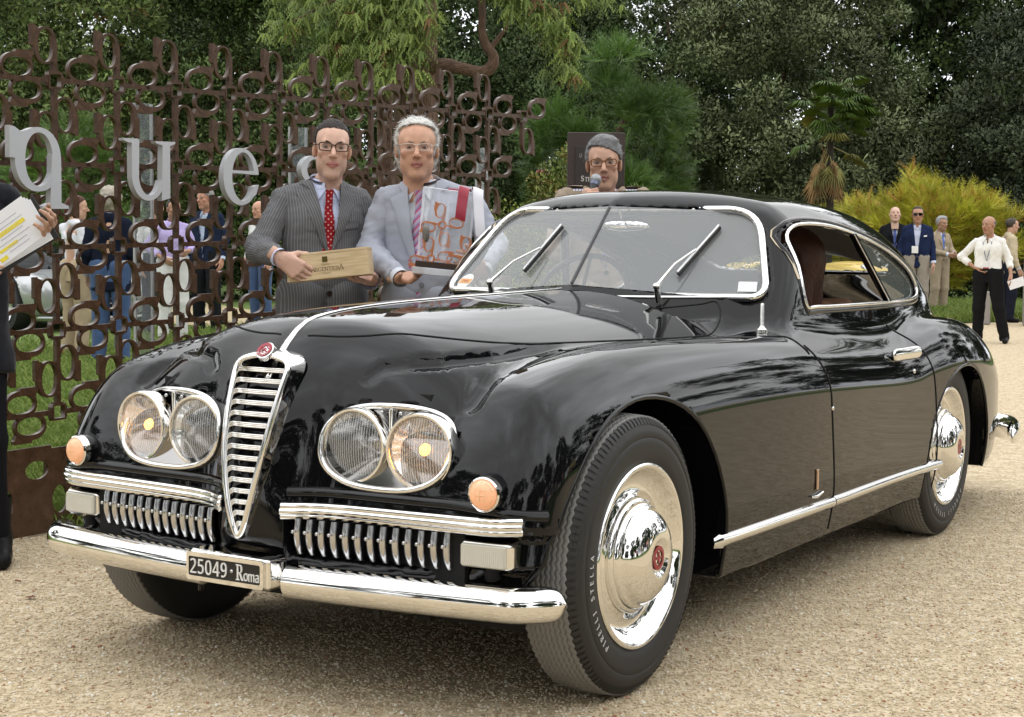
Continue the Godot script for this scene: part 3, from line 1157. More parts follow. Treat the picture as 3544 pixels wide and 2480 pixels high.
		for k in 5:
			var u := lerpf(-0.026, 0.026, k / 4.0)
			var hh2 := sqrt(0.034 * 0.034 - u * u)
			var pa := []
			var pb2 := []
			for e in 7:
				var vv2 := lerpf(-hh2, hh2, e / 6.0)
				var zz2 := 0.0515 - 0.0135 * (u * u + vv2 * vv2) / 0.00145
				pa.append(sx * Vector3(u, zz2, vv2))
				pb2.append(sx * Vector3(vv2, zz2, u))
			gr.tube(pa, 0.0011, 4, false, false)
			gr.tube(pb2, 0.0011, 4, false, false)
		part("lens_ribs", gr, M.amber_rib, sg)
		# ---- chrome strip under the lights: three rolls, and the painted ledge over it
		var cs := thing_part("front_moulding", car)
		for r in 3:
			var pts2 := []
			for k in 25:
				var x := lerpf(0.098, 0.745, k / 24.0)
				var zz3 := on_z(x, 0.5).z
				pts2.append(Vector3(x * s, 0.483 + 0.018 * (x - 0.1) + (r - 1) * 0.0125, zz3 + 0.012 - 0.004 * absf(r - 1)))
			var mb := MB.new()
			mb.tube(pts2, 0.0098, 10)
			part("roll", mb, chrome, cs)
		var lg := MB.new()
		var lp := []
		for k in 25:
			var x := lerpf(0.10, 0.78, k / 24.0)
			lp.append(Vector3(x * s, 0.527 + 0.012 * x - 0.02 * smoothstep(0.55, 0.8, x), on_z(minf(x, 0.77), 0.53).z - 0.012 + 0.006 * sin(PI * k / 24.0)))
		lg.tube(lp, 0.021, 10, false, true, Vector2(1.0, 0.75))
		part("ledge", lg, paint, cs)
		# ---- row of teeth
		var tt := thing_part("lower_grille", car)
		var cav := MB.new()
		for k in 1: cav.box(Vector3(0.35 * s, 0.405, 0.475), Vector3(0.5, 0.14, 0.03))
		part("opening", cav, gap, tt)
		for k in 13:
			var x := lerpf(0.143, 0.558, k / 12.0)
			var zf := lerpf(0.545, 0.500, k / 12.0)
			var trows := []
			for e in 13:
				var u := e / 12.0
				var y := lerpf(0.468, 0.378, u)
				var z := zf + 0.007 * sin(PI * u) - 0.008 * u * u * u
				var hw := 0.0095 + 0.001 * sin(PI * u)
				var row := []
				for q in [[-1.0, -0.022], [-1.0, 0.0], [-0.5, 0.005], [0.0, 0.0065], [0.5, 0.005], [1.0, 0.0], [1.0, -0.022]]:
					row.append(Vector3((x + q[0] * hw) * s, y, z + q[1]))
				trows.append(row)
			var mb2 := MB.new()
			mb2.grid(trows)
			mb2.ell(Vector3(x * s, 0.437, zf + 0.0215), Vector3(0.005, 0.005, 0.0035), Basis(), 10, 6)
			part("grille_tooth", mb2, steel, tt)
		# ---- fog lamp
		var fg := thing_part("fog_lamp", car)
		var fb := Basis(Vector3.UP, s * 0.08)
		var fc := Vector3(0.660 * s, 0.424, 0.498)
		var f1 := MB.new()
		f1.box(fc + Vector3(0, 0, -0.03), Vector3(0.142, 0.074, 0.07), 0.014, fb)
		part("housing", f1, chrome, fg)
		var f2 := MB.new()
		f2.box(fc + fb * Vector3(0, 0, 0.004), Vector3(0.122, 0.056, 0.014), 0.006, fb)
		part("lens", f2, M.fog, fg)
		var f3 := MB.new()
		for k in 22: f3.box(fc + fb * Vector3(lerpf(-0.053, 0.053, k / 21.0), -0.004, 0.0115), Vector3(0.0022, 0.040, 0.0022), 0.0, fb)
		part("lens_ribs", f3, M.rib, fg)
		var f4 := MB.new()
		f4.tube([fc + Vector3(0, -0.03, -0.03), fc + Vector3(0, -0.06, -0.04)], 0.02, 8)
		part("bracket", f4, gap, fg)
	# ---- bumper and number plate
	var bz := func(x: float): return 0.612 - 0.105 * pow(absf(x) / 0.85, 1.7)
	var bp := thing_part("front_bumper", car)
	for s in [1.0, -1.0]:
		var bpts := []
		var br := []
		for k in 33:
			var u := 1.0 - pow(1.0 - k / 32.0, 1.8)
			var x := lerpf(0.142, 0.832, u)
			var wrap := smoothstep(0.8, 1.0, u)
			bpts.append(Vector3(x * s, 0.316, bz.call(x) - 0.035 - wrap * wrap * 0.06))
			br.append(0.0435 * sqrt(maxf(0.02, 1.0 - pow(clampf((u - 0.93) / 0.0705, 0, 1), 2.6))))
		var mb := MB.new()
		mb.tube(bpts, br, 20, false, true, Vector2(1.0, 1.0), Vector3.UP)
		part("bumper_blade", mb, chrome, bp)
	var pl2 := MB.new()
	pl2.box(Vector3(-0.005, 0.337, 0.60), Vector3(0.268, 0.080, 0.075), 0.010)
	part("plate_holder", pl2, chrome, bp)
	var pw := MB.new()
	var o1 := PackedVector2Array(round_poly([Vector2(-0.137, -0.036), Vector2(0.114, -0.036), Vector2(0.114, 0.035), Vector2(-0.137, 0.035)], 0.008, 4))
	var o2 := PackedVector2Array(round_poly([Vector2(-0.129, -0.025), Vector2(0.104, -0.025), Vector2(0.104, 0.024), Vector2(-0.129, 0.024)], 0.005, 4))
	pw.ring(o1, o2, 0.006, Transform3D(Basis(), Vector3(0, 0.3365, 0.6375)))
	part("plate_frame", pw, chrome, bp)
	var pn := MB.new()
	pn.box(Vector3(-0.0125, 0.336, 0.6385), Vector3(0.234, 0.050, 0.002))
	part("number_plate", pn, mat(lin(0.008, 0.008, 0.009), 0.35), bp)
	var white := mat(lin(0.8, 0.8, 0.78), 0.45)
	var x0 := -0.1155
	for ch in ["2", "5", "0", "4", "9"]:
		part("digit", text_mesh(ch, "Droid Sans", 0.037, 0.003), white, bp, Transform3D(Basis().scaled(Vector3(0.85, 1, 1)), Vector3(x0, 0.336, 0.641)))
		x0 += 0.0253
	part("plate_bolt", _ball(Vector3(0.0115, 0.336, 0.640), 0.0055), steel, bp)
	part("letter", text_mesh("R", "Droid Serif", 0.039, 0.003), white, bp, Transform3D(Basis().scaled(Vector3(0.7, 1, 1)), Vector3(0.0375, 0.336, 0.641)))
	x0 = 0.0575
	for ch in ["o", "m", "a"]:
		part("letter", text_mesh(ch, "Droid Sans", 0.0195, 0.003), white, bp, Transform3D(Basis().scaled(Vector3(0.82 if ch != "m" else 0.72, 1, 1)), Vector3(x0, 0.3265, 0.641)))
		x0 += 0.0178

func _ball(at: Vector3, r: float) -> MB:
	var mb := MB.new()
	mb.ell(at, Vector3(r, r, r))
	return mb

func thing_part(called: String, parent: Node3D) -> Node3D:    # a part that is itself made of pieces
	var o := Node3D.new()
	var k := 0
	var nm := called
	while parent.has_node(NodePath(nm)):
		k += 1
		nm = "%s_%03d" % [called, k]
	o.name = nm
	parent.add_child(o, true)
	return o

func text_mesh(t: String, font: String, height: float, depth: float, weight := 400) -> Mesh:   # height: of the capitals or, for small letters, of the x
	var f := SystemFont.new()
	f.font_names = PackedStringArray([font])
	f.font_weight = weight
	var tm := TextMesh.new()
	tm.text = t
	tm.font = f
	tm.font_size = 64
	tm.pixel_size = 0.01
	tm.depth = 0.0
	tm.depth = 1.0
	tm.curve_step = 1.0
	# scale to the wanted height
	var ab := tm.get_aabb()
	var sc := height / maxf(ab.size.y, 0.001)
	tm.pixel_size = 0.01 * sc
	tm.depth = depth
	tm.vertical_alignment = VERTICAL_ALIGNMENT_CENTER
	var st := SurfaceTool.new()
	var am := ArrayMesh.new()
	var a2 := tm.get_aabb()
	var c := a2.get_center()
	st.append_from(tm, 0, Transform3D(Basis(), Vector3(-c.x, -c.y, -c.z)))
	for i in range(1, tm.get_surface_count()): st.append_from(tm, i, Transform3D(Basis(), Vector3(-c.x, -c.y, -c.z)))
	return st.commit()

func badge_text(parent: Node, t: String, xf: Transform3D, r: float, h: float, size: float, start: float, m: Material) -> void:
	for i in t.length():
		var a := start + (i - (t.length() - 1) * 0.5) * -size * 1.25 / r
		var b := Basis(Vector3(sin(a), 0, -cos(a)), Vector3(cos(a), 0, sin(a)) * -1.0, Vector3.UP)
		part("badge_letter", text_mesh(t[i], "Droid Sans", size, 0.0006), m, parent, xf * Transform3D(b, Vector3(cos(a) * r, h, sin(a) * r)))

func _car_glass(car: Node3D, chrome: Material, glass: Material, rubber: Material, cloth: Material, leather: Material, paint: Material) -> void:
	var W := func(p: Vector2, s: float, off: float): return Vector3(p.x * s, p.y, ws_z(p.x, p.y)) + Vector3(0.2 * s, 0.66, 0.66) * off
	# ---- windscreen
	var wsn := thing_part("windscreen", car)
	var sky_veil := glass.duplicate() as StandardMaterial3D
	sky_veil.albedo_color = Color(0.92, 0.94, 0.95, 0.21)  # pale veil mixed into the glass colour in place of mirrored sky
	sky_veil.metallic_specular = 1.0
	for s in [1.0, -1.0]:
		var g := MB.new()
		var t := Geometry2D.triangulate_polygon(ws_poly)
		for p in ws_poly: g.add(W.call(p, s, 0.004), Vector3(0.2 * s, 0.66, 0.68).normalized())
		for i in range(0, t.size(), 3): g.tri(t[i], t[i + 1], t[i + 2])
		part("pane", g, sky_veil, wsn)
	var loop := []
	var rub := []
	for i in range(0, ws_poly.size()):
		if ws_poly[i].x > 0.003: loop.append(W.call(ws_poly[i], 1.0, 0.012))
	var mir := loop.duplicate()
	mir.reverse()
	for p in mir: loop.append(p * Vector3(-1, 1, 1))
	var fr := MB.new()
	fr.tube(loop, 0.0125, 10, true)
	part("frame", fr, chrome, wsn)
	var seal := MB.new()
	var sl2 := []
	for i in loop.size():
		var tn: Vector3 = (loop[(i + 1) % loop.size()] - loop[(i - 1 + loop.size()) % loop.size()]).normalized()
		sl2.append(loop[i] + tn.cross(Vector3(0, 0.7, 0.7)).normalized() * 0.017 * OUTW - Vector3(0, 0.019, 0.019))
	seal.tube(sl2, 0.0115, 8, true)
	part("seal", seal, paint, wsn)
	var dv := MB.new()
	dv.tube([Vector3(0, 1.278, ws_z(0, 1.278) + 0.006), Vector3(0, 1.018, ws_z(0, 1.018) + 0.006)], 0.006, 8)
	part("divider", dv, mat(lin(0.04, 0.04, 0.045), 0.3), wsn)
	# stickers
	var tk := MB.new()
	var so: Vector3 = W.call(Vector2(0.548, 1.008), -1.0, 0.006)
	var nrm := Vector3(-0.22, 0.69, 0.69).normalized()
	var ux := Vector3(1, 0, 0.3).normalized()
	var uy := nrm.cross(ux).normalized()
	var sxf := Transform3D(Basis(ux, uy, nrm), so)
	tk.lathe([Vector2(0.036, 0.0), Vector2(0.0, 0.0005)], sxf * Transform3D(Basis(Vector3.RIGHT, PI / 2), Vector3.ZERO), 24)
	part("round_sticker", tk, mat(lin(0.72, 0.74, 0.7), 0.6), wsn)
	var ob := MB.new()
	ob.box(Vector3.ZERO, Vector3(0.062, 0.022, 0.001))
	part("sticker_band", ob, mat(lin(0.75, 0.42, 0.2), 0.6), wsn, sxf * Transform3D(Basis(), Vector3(0, 0, 0.001)))
	part("sticker_year", text_mesh("1949", "Droid Sans", 0.013, 0.0006), mat(lin(0.5, 0.16, 0.08), 0.6), wsn, sxf * Transform3D(Basis(), Vector3(0, 0, 0.002)))
	var tp := MB.new()
	tp.box(Vector3.ZERO, Vector3(0.062, 0.044, 0.001))
	var to: Vector3 = W.call(Vector2(0.553, 1.012), 1.0, 0.006)
	var n2 := Vector3(0.22, 0.69, 0.69).normalized()
	var u2 := Vector3(1, 0, -0.3).normalized()
	part("tax_disc", tp, mat(lin(0.7, 0.7, 0.7), 0.6), wsn, Transform3D(Basis(u2, n2.cross(u2).normalized(), n2), to))
	# wipers
	for s in [1.0, -1.0]:
		var wp := thing_part("wiper", car)
		var base := Vector3(0.31 * s if s > 0 else -0.335, 0.985, -1.105)
		var P := func(x: float, y: float, off: float): return Vector3(x, y, ws_z(absf(x), y)) + Vector3(0, 0.7, 0.7) * off
		var hub := MB.new()
		hub.tube([base + Vector3(0, -0.02, 0), base + Vector3(0, 0.022, 0.018)], [0.013, 0.009], 10)
		hub.ell(base + Vector3(0, 0.03, 0.02), Vector3(0.013, 0.012, 0.013))
		part("spindle", hub, chrome, wp)
		var mid: Vector3 = P.call(base.x + (0.05 if s > 0 else 0.12), 1.115, 0.03)
		var arm := MB.new()
		arm.tube([base + Vector3(0, 0.03, 0.02), (base + Vector3(0, 0.03, 0.02)).lerp(mid, 0.5) + Vector3(0, 0.012, 0.012), mid], [0.007, 0.004, 0.0035], 8)
		part("arm", arm, chrome, wp)
		var bl := MB.new()
		var b0: Vector3 = P.call(base.x + (0.02 if s > 0 else 0.085), 1.045, 0.012)
		var b1: Vector3 = P.call(base.x + (0.085 if s > 0 else 0.16), 1.203, 0.012)
		bl.tube([b0 + Vector3(0, 0.007, 0.007), b1 + Vector3(0, 0.007, 0.007)], 0.0055, 6)
		part("blade_holder", bl, M.steel, wp)
		var rb := MB.new()
		rb.tube([b0, b1], 0.0075, 6)
		part("blade_rubber", rb, rubber, wp)
	# ---- side windows
	for s in [1.0, -1.0]:
		var sw := thing_part("side_window", car)
		var ring := []
		var inner := PackedVector2Array()
		for p in sw_poly:
			ring.append(on_x(p.y, p.x, s))
			inner.append(p)
		var r1 := MB.new()
		r1.tube(ring, 0.0072, 8, true)
		part("frame", r1, chrome, sw)
		var r0 := MB.new()
		var sol := []
		for i in sw_poly.size():
			var tn := (sw_poly[(i + 1) % sw_poly.size()] - sw_poly[(i - 1 + sw_poly.size()) % sw_poly.size()]).normalized()
			var q := sw_poly[i] + Vector2(tn.y, -tn.x) * 0.015
			sol.append(on_x(q.y, q.x, s) + Vector3(-0.005 * s, 0, 0))
		r0.tube(sol, 0.0105, 8, true)
		part("seal", r0, paint, sw)
		var g2 := MB.new()
		# the door's front pane is wound down: only the part behind the pillar is glazed
		inner = Geometry2D.intersect_polygons(inner, PackedVector2Array([Vector2(-2.10, 1.5), Vector2(-2.10, 1.19), Vector2(-2.27, 0.94), Vector2(-2.27, 0.5), Vector2(-4, 0.5), Vector2(-4, 1.5)]))[0]
		var t2 := Geometry2D.triangulate_polygon(inner)
		for p in inner: g2.add(on_x(p.y, p.x, s) + Vector3(-0.014 * s, 0, 0), Vector3(s, 0.25, 0).normalized())
		for i in range(0, t2.size(), 3): g2.tri(t2[i], t2[i + 1], t2[i + 2])
		part("rear_pane", g2, glass, sw)
		var pil := MB.new()
		var a := on_x(1.194, -2.10, s) + Vector3(-0.008 * s, 0, 0)
		var b := on_x(0.945, -2.265, s) + Vector3(-0.008 * s, 0, 0)
		pil.tube([a, b], 0.014, 8, false, true, Vector2(0.6, 1.2), Vector3(s, 0, 0))
		part("pillar", pil, paint, sw)
		var pc := MB.new()
		pc.tube([a + Vector3(0.012 * s, 0, 0.014), b + Vector3(0.012 * s, 0, 0.014)], 0.003, 6)
		part("pillar_trim", pc, chrome, sw)
		var ft := MB.new()
		var fp := []
		for i in range(2, 38):
			var tn := (sw_poly[i + 1] - sw_poly[i - 1]).normalized()
			var q := sw_poly[i] + Vector2(tn.y, -tn.x) * 0.019 * (1.0 if tn.x < 0 or tn.y > 0 else 1.0)
			fp.append(on_x(q.y, q.x, s) + Vector3(0.001 * s, 0, 0))
		ft.tube(fp, 0.006, 8)
		part("reflection_drip_rail", ft, mat(lin(0.42, 0.36, 0.26), 0.18, 1.0), sw)  # tan in the metal colour stands in for a reflection along the frame
	# ---- inside
	var inn := thing_part("interior", car)
	var hd := MB.new()
	var rows := []
	for i in 15:
		var z := lerpf(-1.50, -3.15, i / 14.0)
		var row := []
		for j in 13:
			var x := lerpf(-0.50, 0.50, j / 12.0) * (1.0 if z > -2.4 else lerpf(1.0, 0.75, (-2.4 - z) / 0.8))
			row.append(Vector3(x, tz(tR, z) - tz(tRa, z) * pow(absf(x) * 2, 2.3) - 0.052, z))
		rows.append(row)
	hd.grid(rows)
	part("headliner", hd, cloth, inn)
	var dash := MB.new()
	var dr := []
	for j in 13:
		var x := lerpf(-0.62, 0.62, j / 12.0)
		var zb := ws_z(x, 0.98) - 0.03
		dr.append([Vector3(x, 0.975, zb), Vector3(x, 0.97, zb - 0.10), Vector3(x, 0.945, zb - 0.16), Vector3(x, 0.80, zb - 0.19)])
	dash.grid(dr)
	part("dashboard", dash, mat(lin(0.02, 0.02, 0.022), 0.4), inn)
	var wheel := MB.new()
	var wl := []
	var wx := Transform3D(Basis(Vector3.RIGHT, PI / 2 - 0.5), Vector3(-0.33, 0.93, -1.72))
	for i in 40: wl.append(wx * Vector3(0.2 * cos(TAU * i / 40.0), 0, 0.2 * sin(TAU * i / 40.0)))
	wheel.tube(wl, 0.011, 8, true)
	for k in 3: wheel.tube([wx.origin, wx * Vector3(0.2 * cos(TAU * k / 3.0 + 0.5), 0, 0.2 * sin(TAU * k / 3.0 + 0.5))], 0.008, 6)
	part("steering_wheel", wheel, mat(lin(0.03, 0.028, 0.026), 0.3), inn)
	for s in [1.0, -1.0]:
		var seat := MB.new()
		seat.box(Vector3(0.31 * s, 0.52, -2.02), Vector3(0.5, 0.16, 0.5), 0.05)
		seat.box(Vector3(0.31 * s, 0.72, -2.32), Vector3(0.5, 0.46, 0.14), 0.05, Basis(Vector3.RIGHT, -0.2))
		part("front_seat", seat, leather, inn)
		var dt := MB.new()
		var dl := []
		for z in [-1.45, -1.7, -2.0, -2.3, -2.6]: dl.append([on_x(0.938, z, s) + Vector3(-0.05 * s, 0, 0), on_x(0.938, z, s) + Vector3(-0.075 * s, -0.025, 0), on_x(0.80, z, s) + Vector3(-0.13 * s, 0, 0), on_x(0.75, z, s) + Vector3(-0.12 * s, -0.3, 0)])
		dt.grid(dl)
		part("door_card", dt, leather, inn)
		var cp := MB.new()
		var cl := []
		for z in [-1.45, -1.7, -2.0, -2.3, -2.6]: cl.append(on_x(0.905, z, s) + Vector3(-0.10 * s, 0, 0))
		cp.tube(cl, 0.036, 8, false, true, Vector2(0.35, 1.0), Vector3.UP)
		part("door_capping", cp, mat(lin(0.52, 0.40, 0.30), 0.4), inn)
	var rs := MB.new()
	rs.box(Vector3(0, 0.66, -2.85), Vector3(1.05, 0.5, 0.16), 0.05, Basis(Vector3.RIGHT, -0.25))
	part("rear_seat", rs, leather, inn)
	var mir2 := MB.new()
	mir2.ell(Vector3(0.02, 1.215, -1.42), Vector3(0.095, 0.035, 0.03), Basis(), 20, 12)
	mir2.tube([Vector3(0.0, 1.275, -1.40), Vector3(0.01, 1.23, -1.42)], 0.005, 6)
	part("rear_view_mirror", mir2, chrome, inn)
	var rg := MB.new()
	var t3 := Geometry2D.triangulate_polygon(rw_poly)
	for p in rw_poly:
		var za := -2.6
		while shape_f(p.x, p.y, za) < 0.0 and za > -4.0: za -= 0.01
		rg.add(Vector3(p.x, p.y, za + 0.02), Vector3(0, 0.7, -0.7))
	for i in range(0, t3.size(), 3): rg.tri(t3[i], t3[i + 1], t3[i + 2])
	part("rear_window", rg, glass, car)

func _car_sides(car: Node3D, paint: Material, chrome: Material, gap: Material) -> void:
	for s in [1.0, -1.0]:
		var sm := thing_part("sill_moulding", car)
		for seg in [[-0.505, -1.372], [-1.378, -2.515]]:
			var rows := []
			for k in 17:
				var z := lerpf(seg[0], seg[1], k / 16.0)
				var y := 0.316 - 0.003 * (-0.5 - z)
				var c := on_x(y, z, s)
				var hh := 0.019 if k > 0 or seg[0] < -1 else 0.021
				rows.append([c + Vector3(-0.006 * s, hh, 0), c + Vector3(0.010 * s, hh * 0.8, 0), c + Vector3(0.016 * s, hh * 0.3, 0), c + Vector3(0.016 * s, -hh * 0.3, 0), c + Vector3(0.010 * s, -hh * 0.8, 0), c + Vector3(-0.006 * s, -hh, 0)])
			var mb := MB.new()
			mb.grid(rows)
			part("strip", mb, chrome, sm)
		var tip := MB.new()
		var c0 := on_x(0.316, -0.505, s)
		tip.grid([[c0 + Vector3(-0.01 * s, 0.022, 0), c0 + Vector3(0.014 * s, 0.017, 0), c0 + Vector3(0.017 * s, 0, 0), c0 + Vector3(0.014 * s, -0.017, 0), c0 + Vector3(-0.01 * s, -0.022, 0)], [c0 + Vector3(-0.03 * s, 0.02, 0.03), c0 + Vector3(0.0 * s, 0.015, 0.034), c0 + Vector3(0.004 * s, 0, 0.036), c0 + Vector3(0.0 * s, -0.015, 0.034), c0 + Vector3(-0.03 * s, -0.02, 0.03)]])
		part("strip_tip", tip, chrome, sm)
		# door handle
		var hd := MB.new()
		var hl := []
		var hr := []
		for k in 13:
			var z := lerpf(-2.03, -2.30, k / 12.0)
			hl.append(on_x(0.758, z, s) + Vector3(0.012 * s, 0, 0))
			hr.append(0.024 * (1.0 if k > 0 and k < 12 else 0.8))
		hd.tube(hl, hr, 12, false, true, Vector2(0.5, 1.0), Vector3.UP)
		part("door_handle", hd, chrome, car)
		var hk := MB.new()
		hk.ell(on_x(0.69, -2.21, s), Vector3(0.006, 0.009, 0.009))
		hk.ell(on_x(0.625, -1.343, s), Vector3(0.006, 0.008, 0.008))
		part("door_lock", hk, chrome, car)
		# maker's emblem low on the wing: a small crown over an upright f and a script bar
		var em := MB.new()
		var eo := on_x(0.405, -1.215, s)
		em.box(eo + Vector3(0.003 * s, 0.0, 0), Vector3(0.006, 0.062, 0.014), 0.002)
		em.box(eo + Vector3(0.003 * s, 0.033, 0), Vector3(0.006, 0.006, 0.022), 0.002)
		part("wing_emblem", em, mat(lin(0.55, 0.38, 0.26), 0.25, 0.6), car)
		var e2 := MB.new()
		e2.tube([eo + Vector3(0.004 * s, -0.048, 0.045), eo + Vector3(0.004 * s, -0.052, 0.0), eo + Vector3(0.004 * s, -0.044, -0.05)], [0.004, 0.006, 0.004], 6)
		part("wing_script", e2, chrome, car)
		# washer jet / aerial stub on the wing
		if s > 0:
			var an := MB.new()
			var ao := on_y(0.655, -1.15)
			an.lathe([Vector2(0.019, -0.005), Vector2(0.018, 0.006), Vector2(0.009, 0.013), Vector2(0.0065, 0.02), Vector2(0.006, 0.086), Vector2(0.004, 0.09), Vector2(0.0, 0.09)], Transform3D(Basis(), ao), 12)
			part("aerial", an, chrome, car)
		# rear bumper horn
		var rb := MB.new()
		var rp := smooth_curve([Vector3(0.2 * s, 0.31, -4.12), Vector3(0.5 * s, 0.31, -4.09), Vector3(0.70 * s, 0.31, -3.99), Vector3(0.80 * s, 0.31, -3.83), Vector3(0.845 * s, 0.305, -3.62)], 5)
		var rr := []
		for k in rp.size(): rr.append(0.060 * sqrt(maxf(0.03, 1.0 - pow(k / float(rp.size() - 1), 8.0))))
		rb.tube(rp, rr, 14, false, true, Vector2(0.55, 1.0), Vector3.UP)
		part("rear_bumper", rb, chrome, car)

func _car_wheels(car: Node3D, chrome: Material, rubber: Material) -> void:
	var tread := mat(lin(0.20, 0.195, 0.185), 0.85)
	var side: Material = M.tyre
	var R := 0.36
	var tyre := MB.new()
	var prof := [Vector2(0.232, 0.072), Vector2(0.240, 0.082), Vector2(0.262, 0.0865), Vector2(0.285, 0.0875), Vector2(0.30, 0.087), Vector2(0.302, 0.085), Vector2(0.305, 0.087), Vector2(0.320, 0.0835), Vector2(0.335, 0.076), Vector2(0.347, 0.068), Vector2(0.352, 0.062), Vector2(0.3525, 0.0), Vector2(0.352, -0.062), Vector2(0.347, -0.068), Vector2(0.33, -0.08), Vector2(0.29, -0.0875), Vector2(0.24, -0.08)]
	tyre.lathe(prof, Transform3D(), 72, 0.6)
	# shoulder lugs
	for i in 120:
		var a := TAU * i / 120.0
		var rows := []
		for q in [Vector2(0.3535, 0.063), Vector2(0.347, 0.0715), Vector2(0.336, 0.0785)]:
			rows.append([Vector3(cos(a) * q.x, q.y, sin(a) * q.x), Vector3(cos(a + 0.031) * q.x, q.y, sin(a + 0.031) * q.x)])
		tyre.grid(rows)
	var ribs := MB.new()
	var nr := 9
	var seg := 200
	for r in nr:
		var y0 := lerpf(-0.062, 0.062, float(r) / nr) + 0.0009
		var y1 := lerpf(-0.062, 0.062, float(r + 1) / nr) - 0.0009
		var rows := []
		for i in seg + 1:
			var a := TAU * i / seg
			var zz := 0.0028 if i % 2 == 0 else -0.0028
			var cr := R - 0.06 * 0.0 - pow(absf((y0 + y1) * 0.5) / 0.062, 2.0) * 0.004
			var c := Vector3(cos(a), 0, sin(a))
			rows.append([c * (cr - 0.007) + Vector3(0, y0 + zz, 0), c * cr + Vector3(0, y0 + zz, 0), c * cr + Vector3(0, y1 + zz, 0), c * (cr - 0.007) + Vector3(0, y1 + zz, 0)])
		ribs.grid(rows)
	var rim := MB.new()
	rim.lathe([Vector2(0.236, 0.070), Vector2(0.240, 0.080), Vector2(0.236, 0.088), Vector2(0.229, 0.089), Vector2(0.222, 0.084), Vector2(0.214, 0.070), Vector2(0.200, 0.052), Vector2(0.178, 0.046), Vector2(0.160, 0.050), Vector2(0.150, 0.056)], Transform3D(), 64, 0.5)
	var cap := MB.new()
	cap.lathe([Vector2(0.150, 0.050), Vector2(0.1495, 0.066), Vector2(0.143, 0.073), Vector2(0.138, 0.074), Vector2(0.136, 0.082), Vector2(0.129, 0.088), Vector2(0.125, 0.089), Vector2(0.121, 0.100), Vector2(0.110, 0.114), Vector2(0.092, 0.126), Vector2(0.070, 0.134), Vector2(0.052, 0.137), Vector2(0.045, 0.136), Vector2(0.040, 0.130), Vector2(0.034, 0.129), Vector2(0.0, 0.131)], Transform3D(), 64, 0.5)
	var bdg := MB.new()
	bdg.lathe([Vector2(0.031, 0.1315), Vector2(0.020, 0.1325)], Transform3D(), 28)
	var tm := tyre.mesh()
	var rbm := ribs.mesh()
	var rmm := rim.mesh()
	var cpm := cap.mesh()
	var bgm := bdg.mesh()
	var red := mat(lin(0.30, 0.02, 0.03), 0.3)
	var lt := mat(lin(0.55, 0.55, 0.55), 0.7)
	for w in [[0.735, 0.0, 1.0], [-0.70, 0.0, -1.0], [0.735, -2.70, 1.0], [-0.735, -2.70, -1.0]]:
		var wh := thing_part("wheel", car)
		wh.transform = Transform3D(Basis(Vector3.FORWARD, w[2] * PI / 2.0), Vector3(w[0], R, w[1]))
		# local +y points out of the car
		wh.basis = Basis(Vector3(0, -w[2], 0), Vector3(w[2], 0, 0), Vector3(0, 0, 1))
		part("tyre", tm, side, wh)
		part("tread", rbm, tread, wh)
		part("rim", rmm, chrome, wh)
		part("hub_cap", cpm, chrome, wh)
		part("hub_badge", bgm, red, wh)
		var em := MB.new()
		em.box(Vector3(0, 0.1322, 0), Vector3(0.032, 0.001, 0.006))
		em.box(Vector3(0, 0.1324, 0), Vector3(0.006, 0.001, 0.032))
		part("badge_emblem", em, red, wh)
		if w[2] > 0:
			# small white raised letters low on the front half of the sidewall
			var word := "PIRELLI STELLA"
			for i in word.length():
				if word[i] == " ": continue
				var a := lerpf(0.80, -0.14, i / float(word.length() - 1))     # angle below the forward direction
				if w[1] < -1.0: a = lerpf(2.3, 0.9, i / float(word.length() - 1))
				var rad := Vector3(sin(a), 0, cos(a))
				var up := -rad if false else rad
				var xax := up.cross(Vector3.UP).normalized()
				var b := Basis(xax, up, Vector3.UP)
				part("letter", text_mesh(word[i], "Droid Sans", 0.016, 0.001), lt, wh, Transform3D(b, rad * 0.275 + Vector3(0, 0.0885, 0)))

# ---------------------------------------------------------------- ground, lawn, path, gravel
func scatter(n: int, f: Callable) -> Array:
	var out := []
	for i in n:
		var t = f.call()
		if t != null: out.append(t)
	return out

const LAWN := [Vector2(-1.55, -2.6), Vector2(-2.0, -1.1), Vector2(-2.32, -0.2), Vector2(-3.2, 3.0), Vector2(-60, 3.0), Vector2(-60, -80), Vector2(40, -80), Vector2(40, -60), Vector2(1.0, -28.0), Vector2(-3.85, -21.2), Vector2(-4.3, -20.0), Vector2(-4.6, -16.0), Vector2(-3.6, -10.0), Vector2(-2.6, -6.0)]

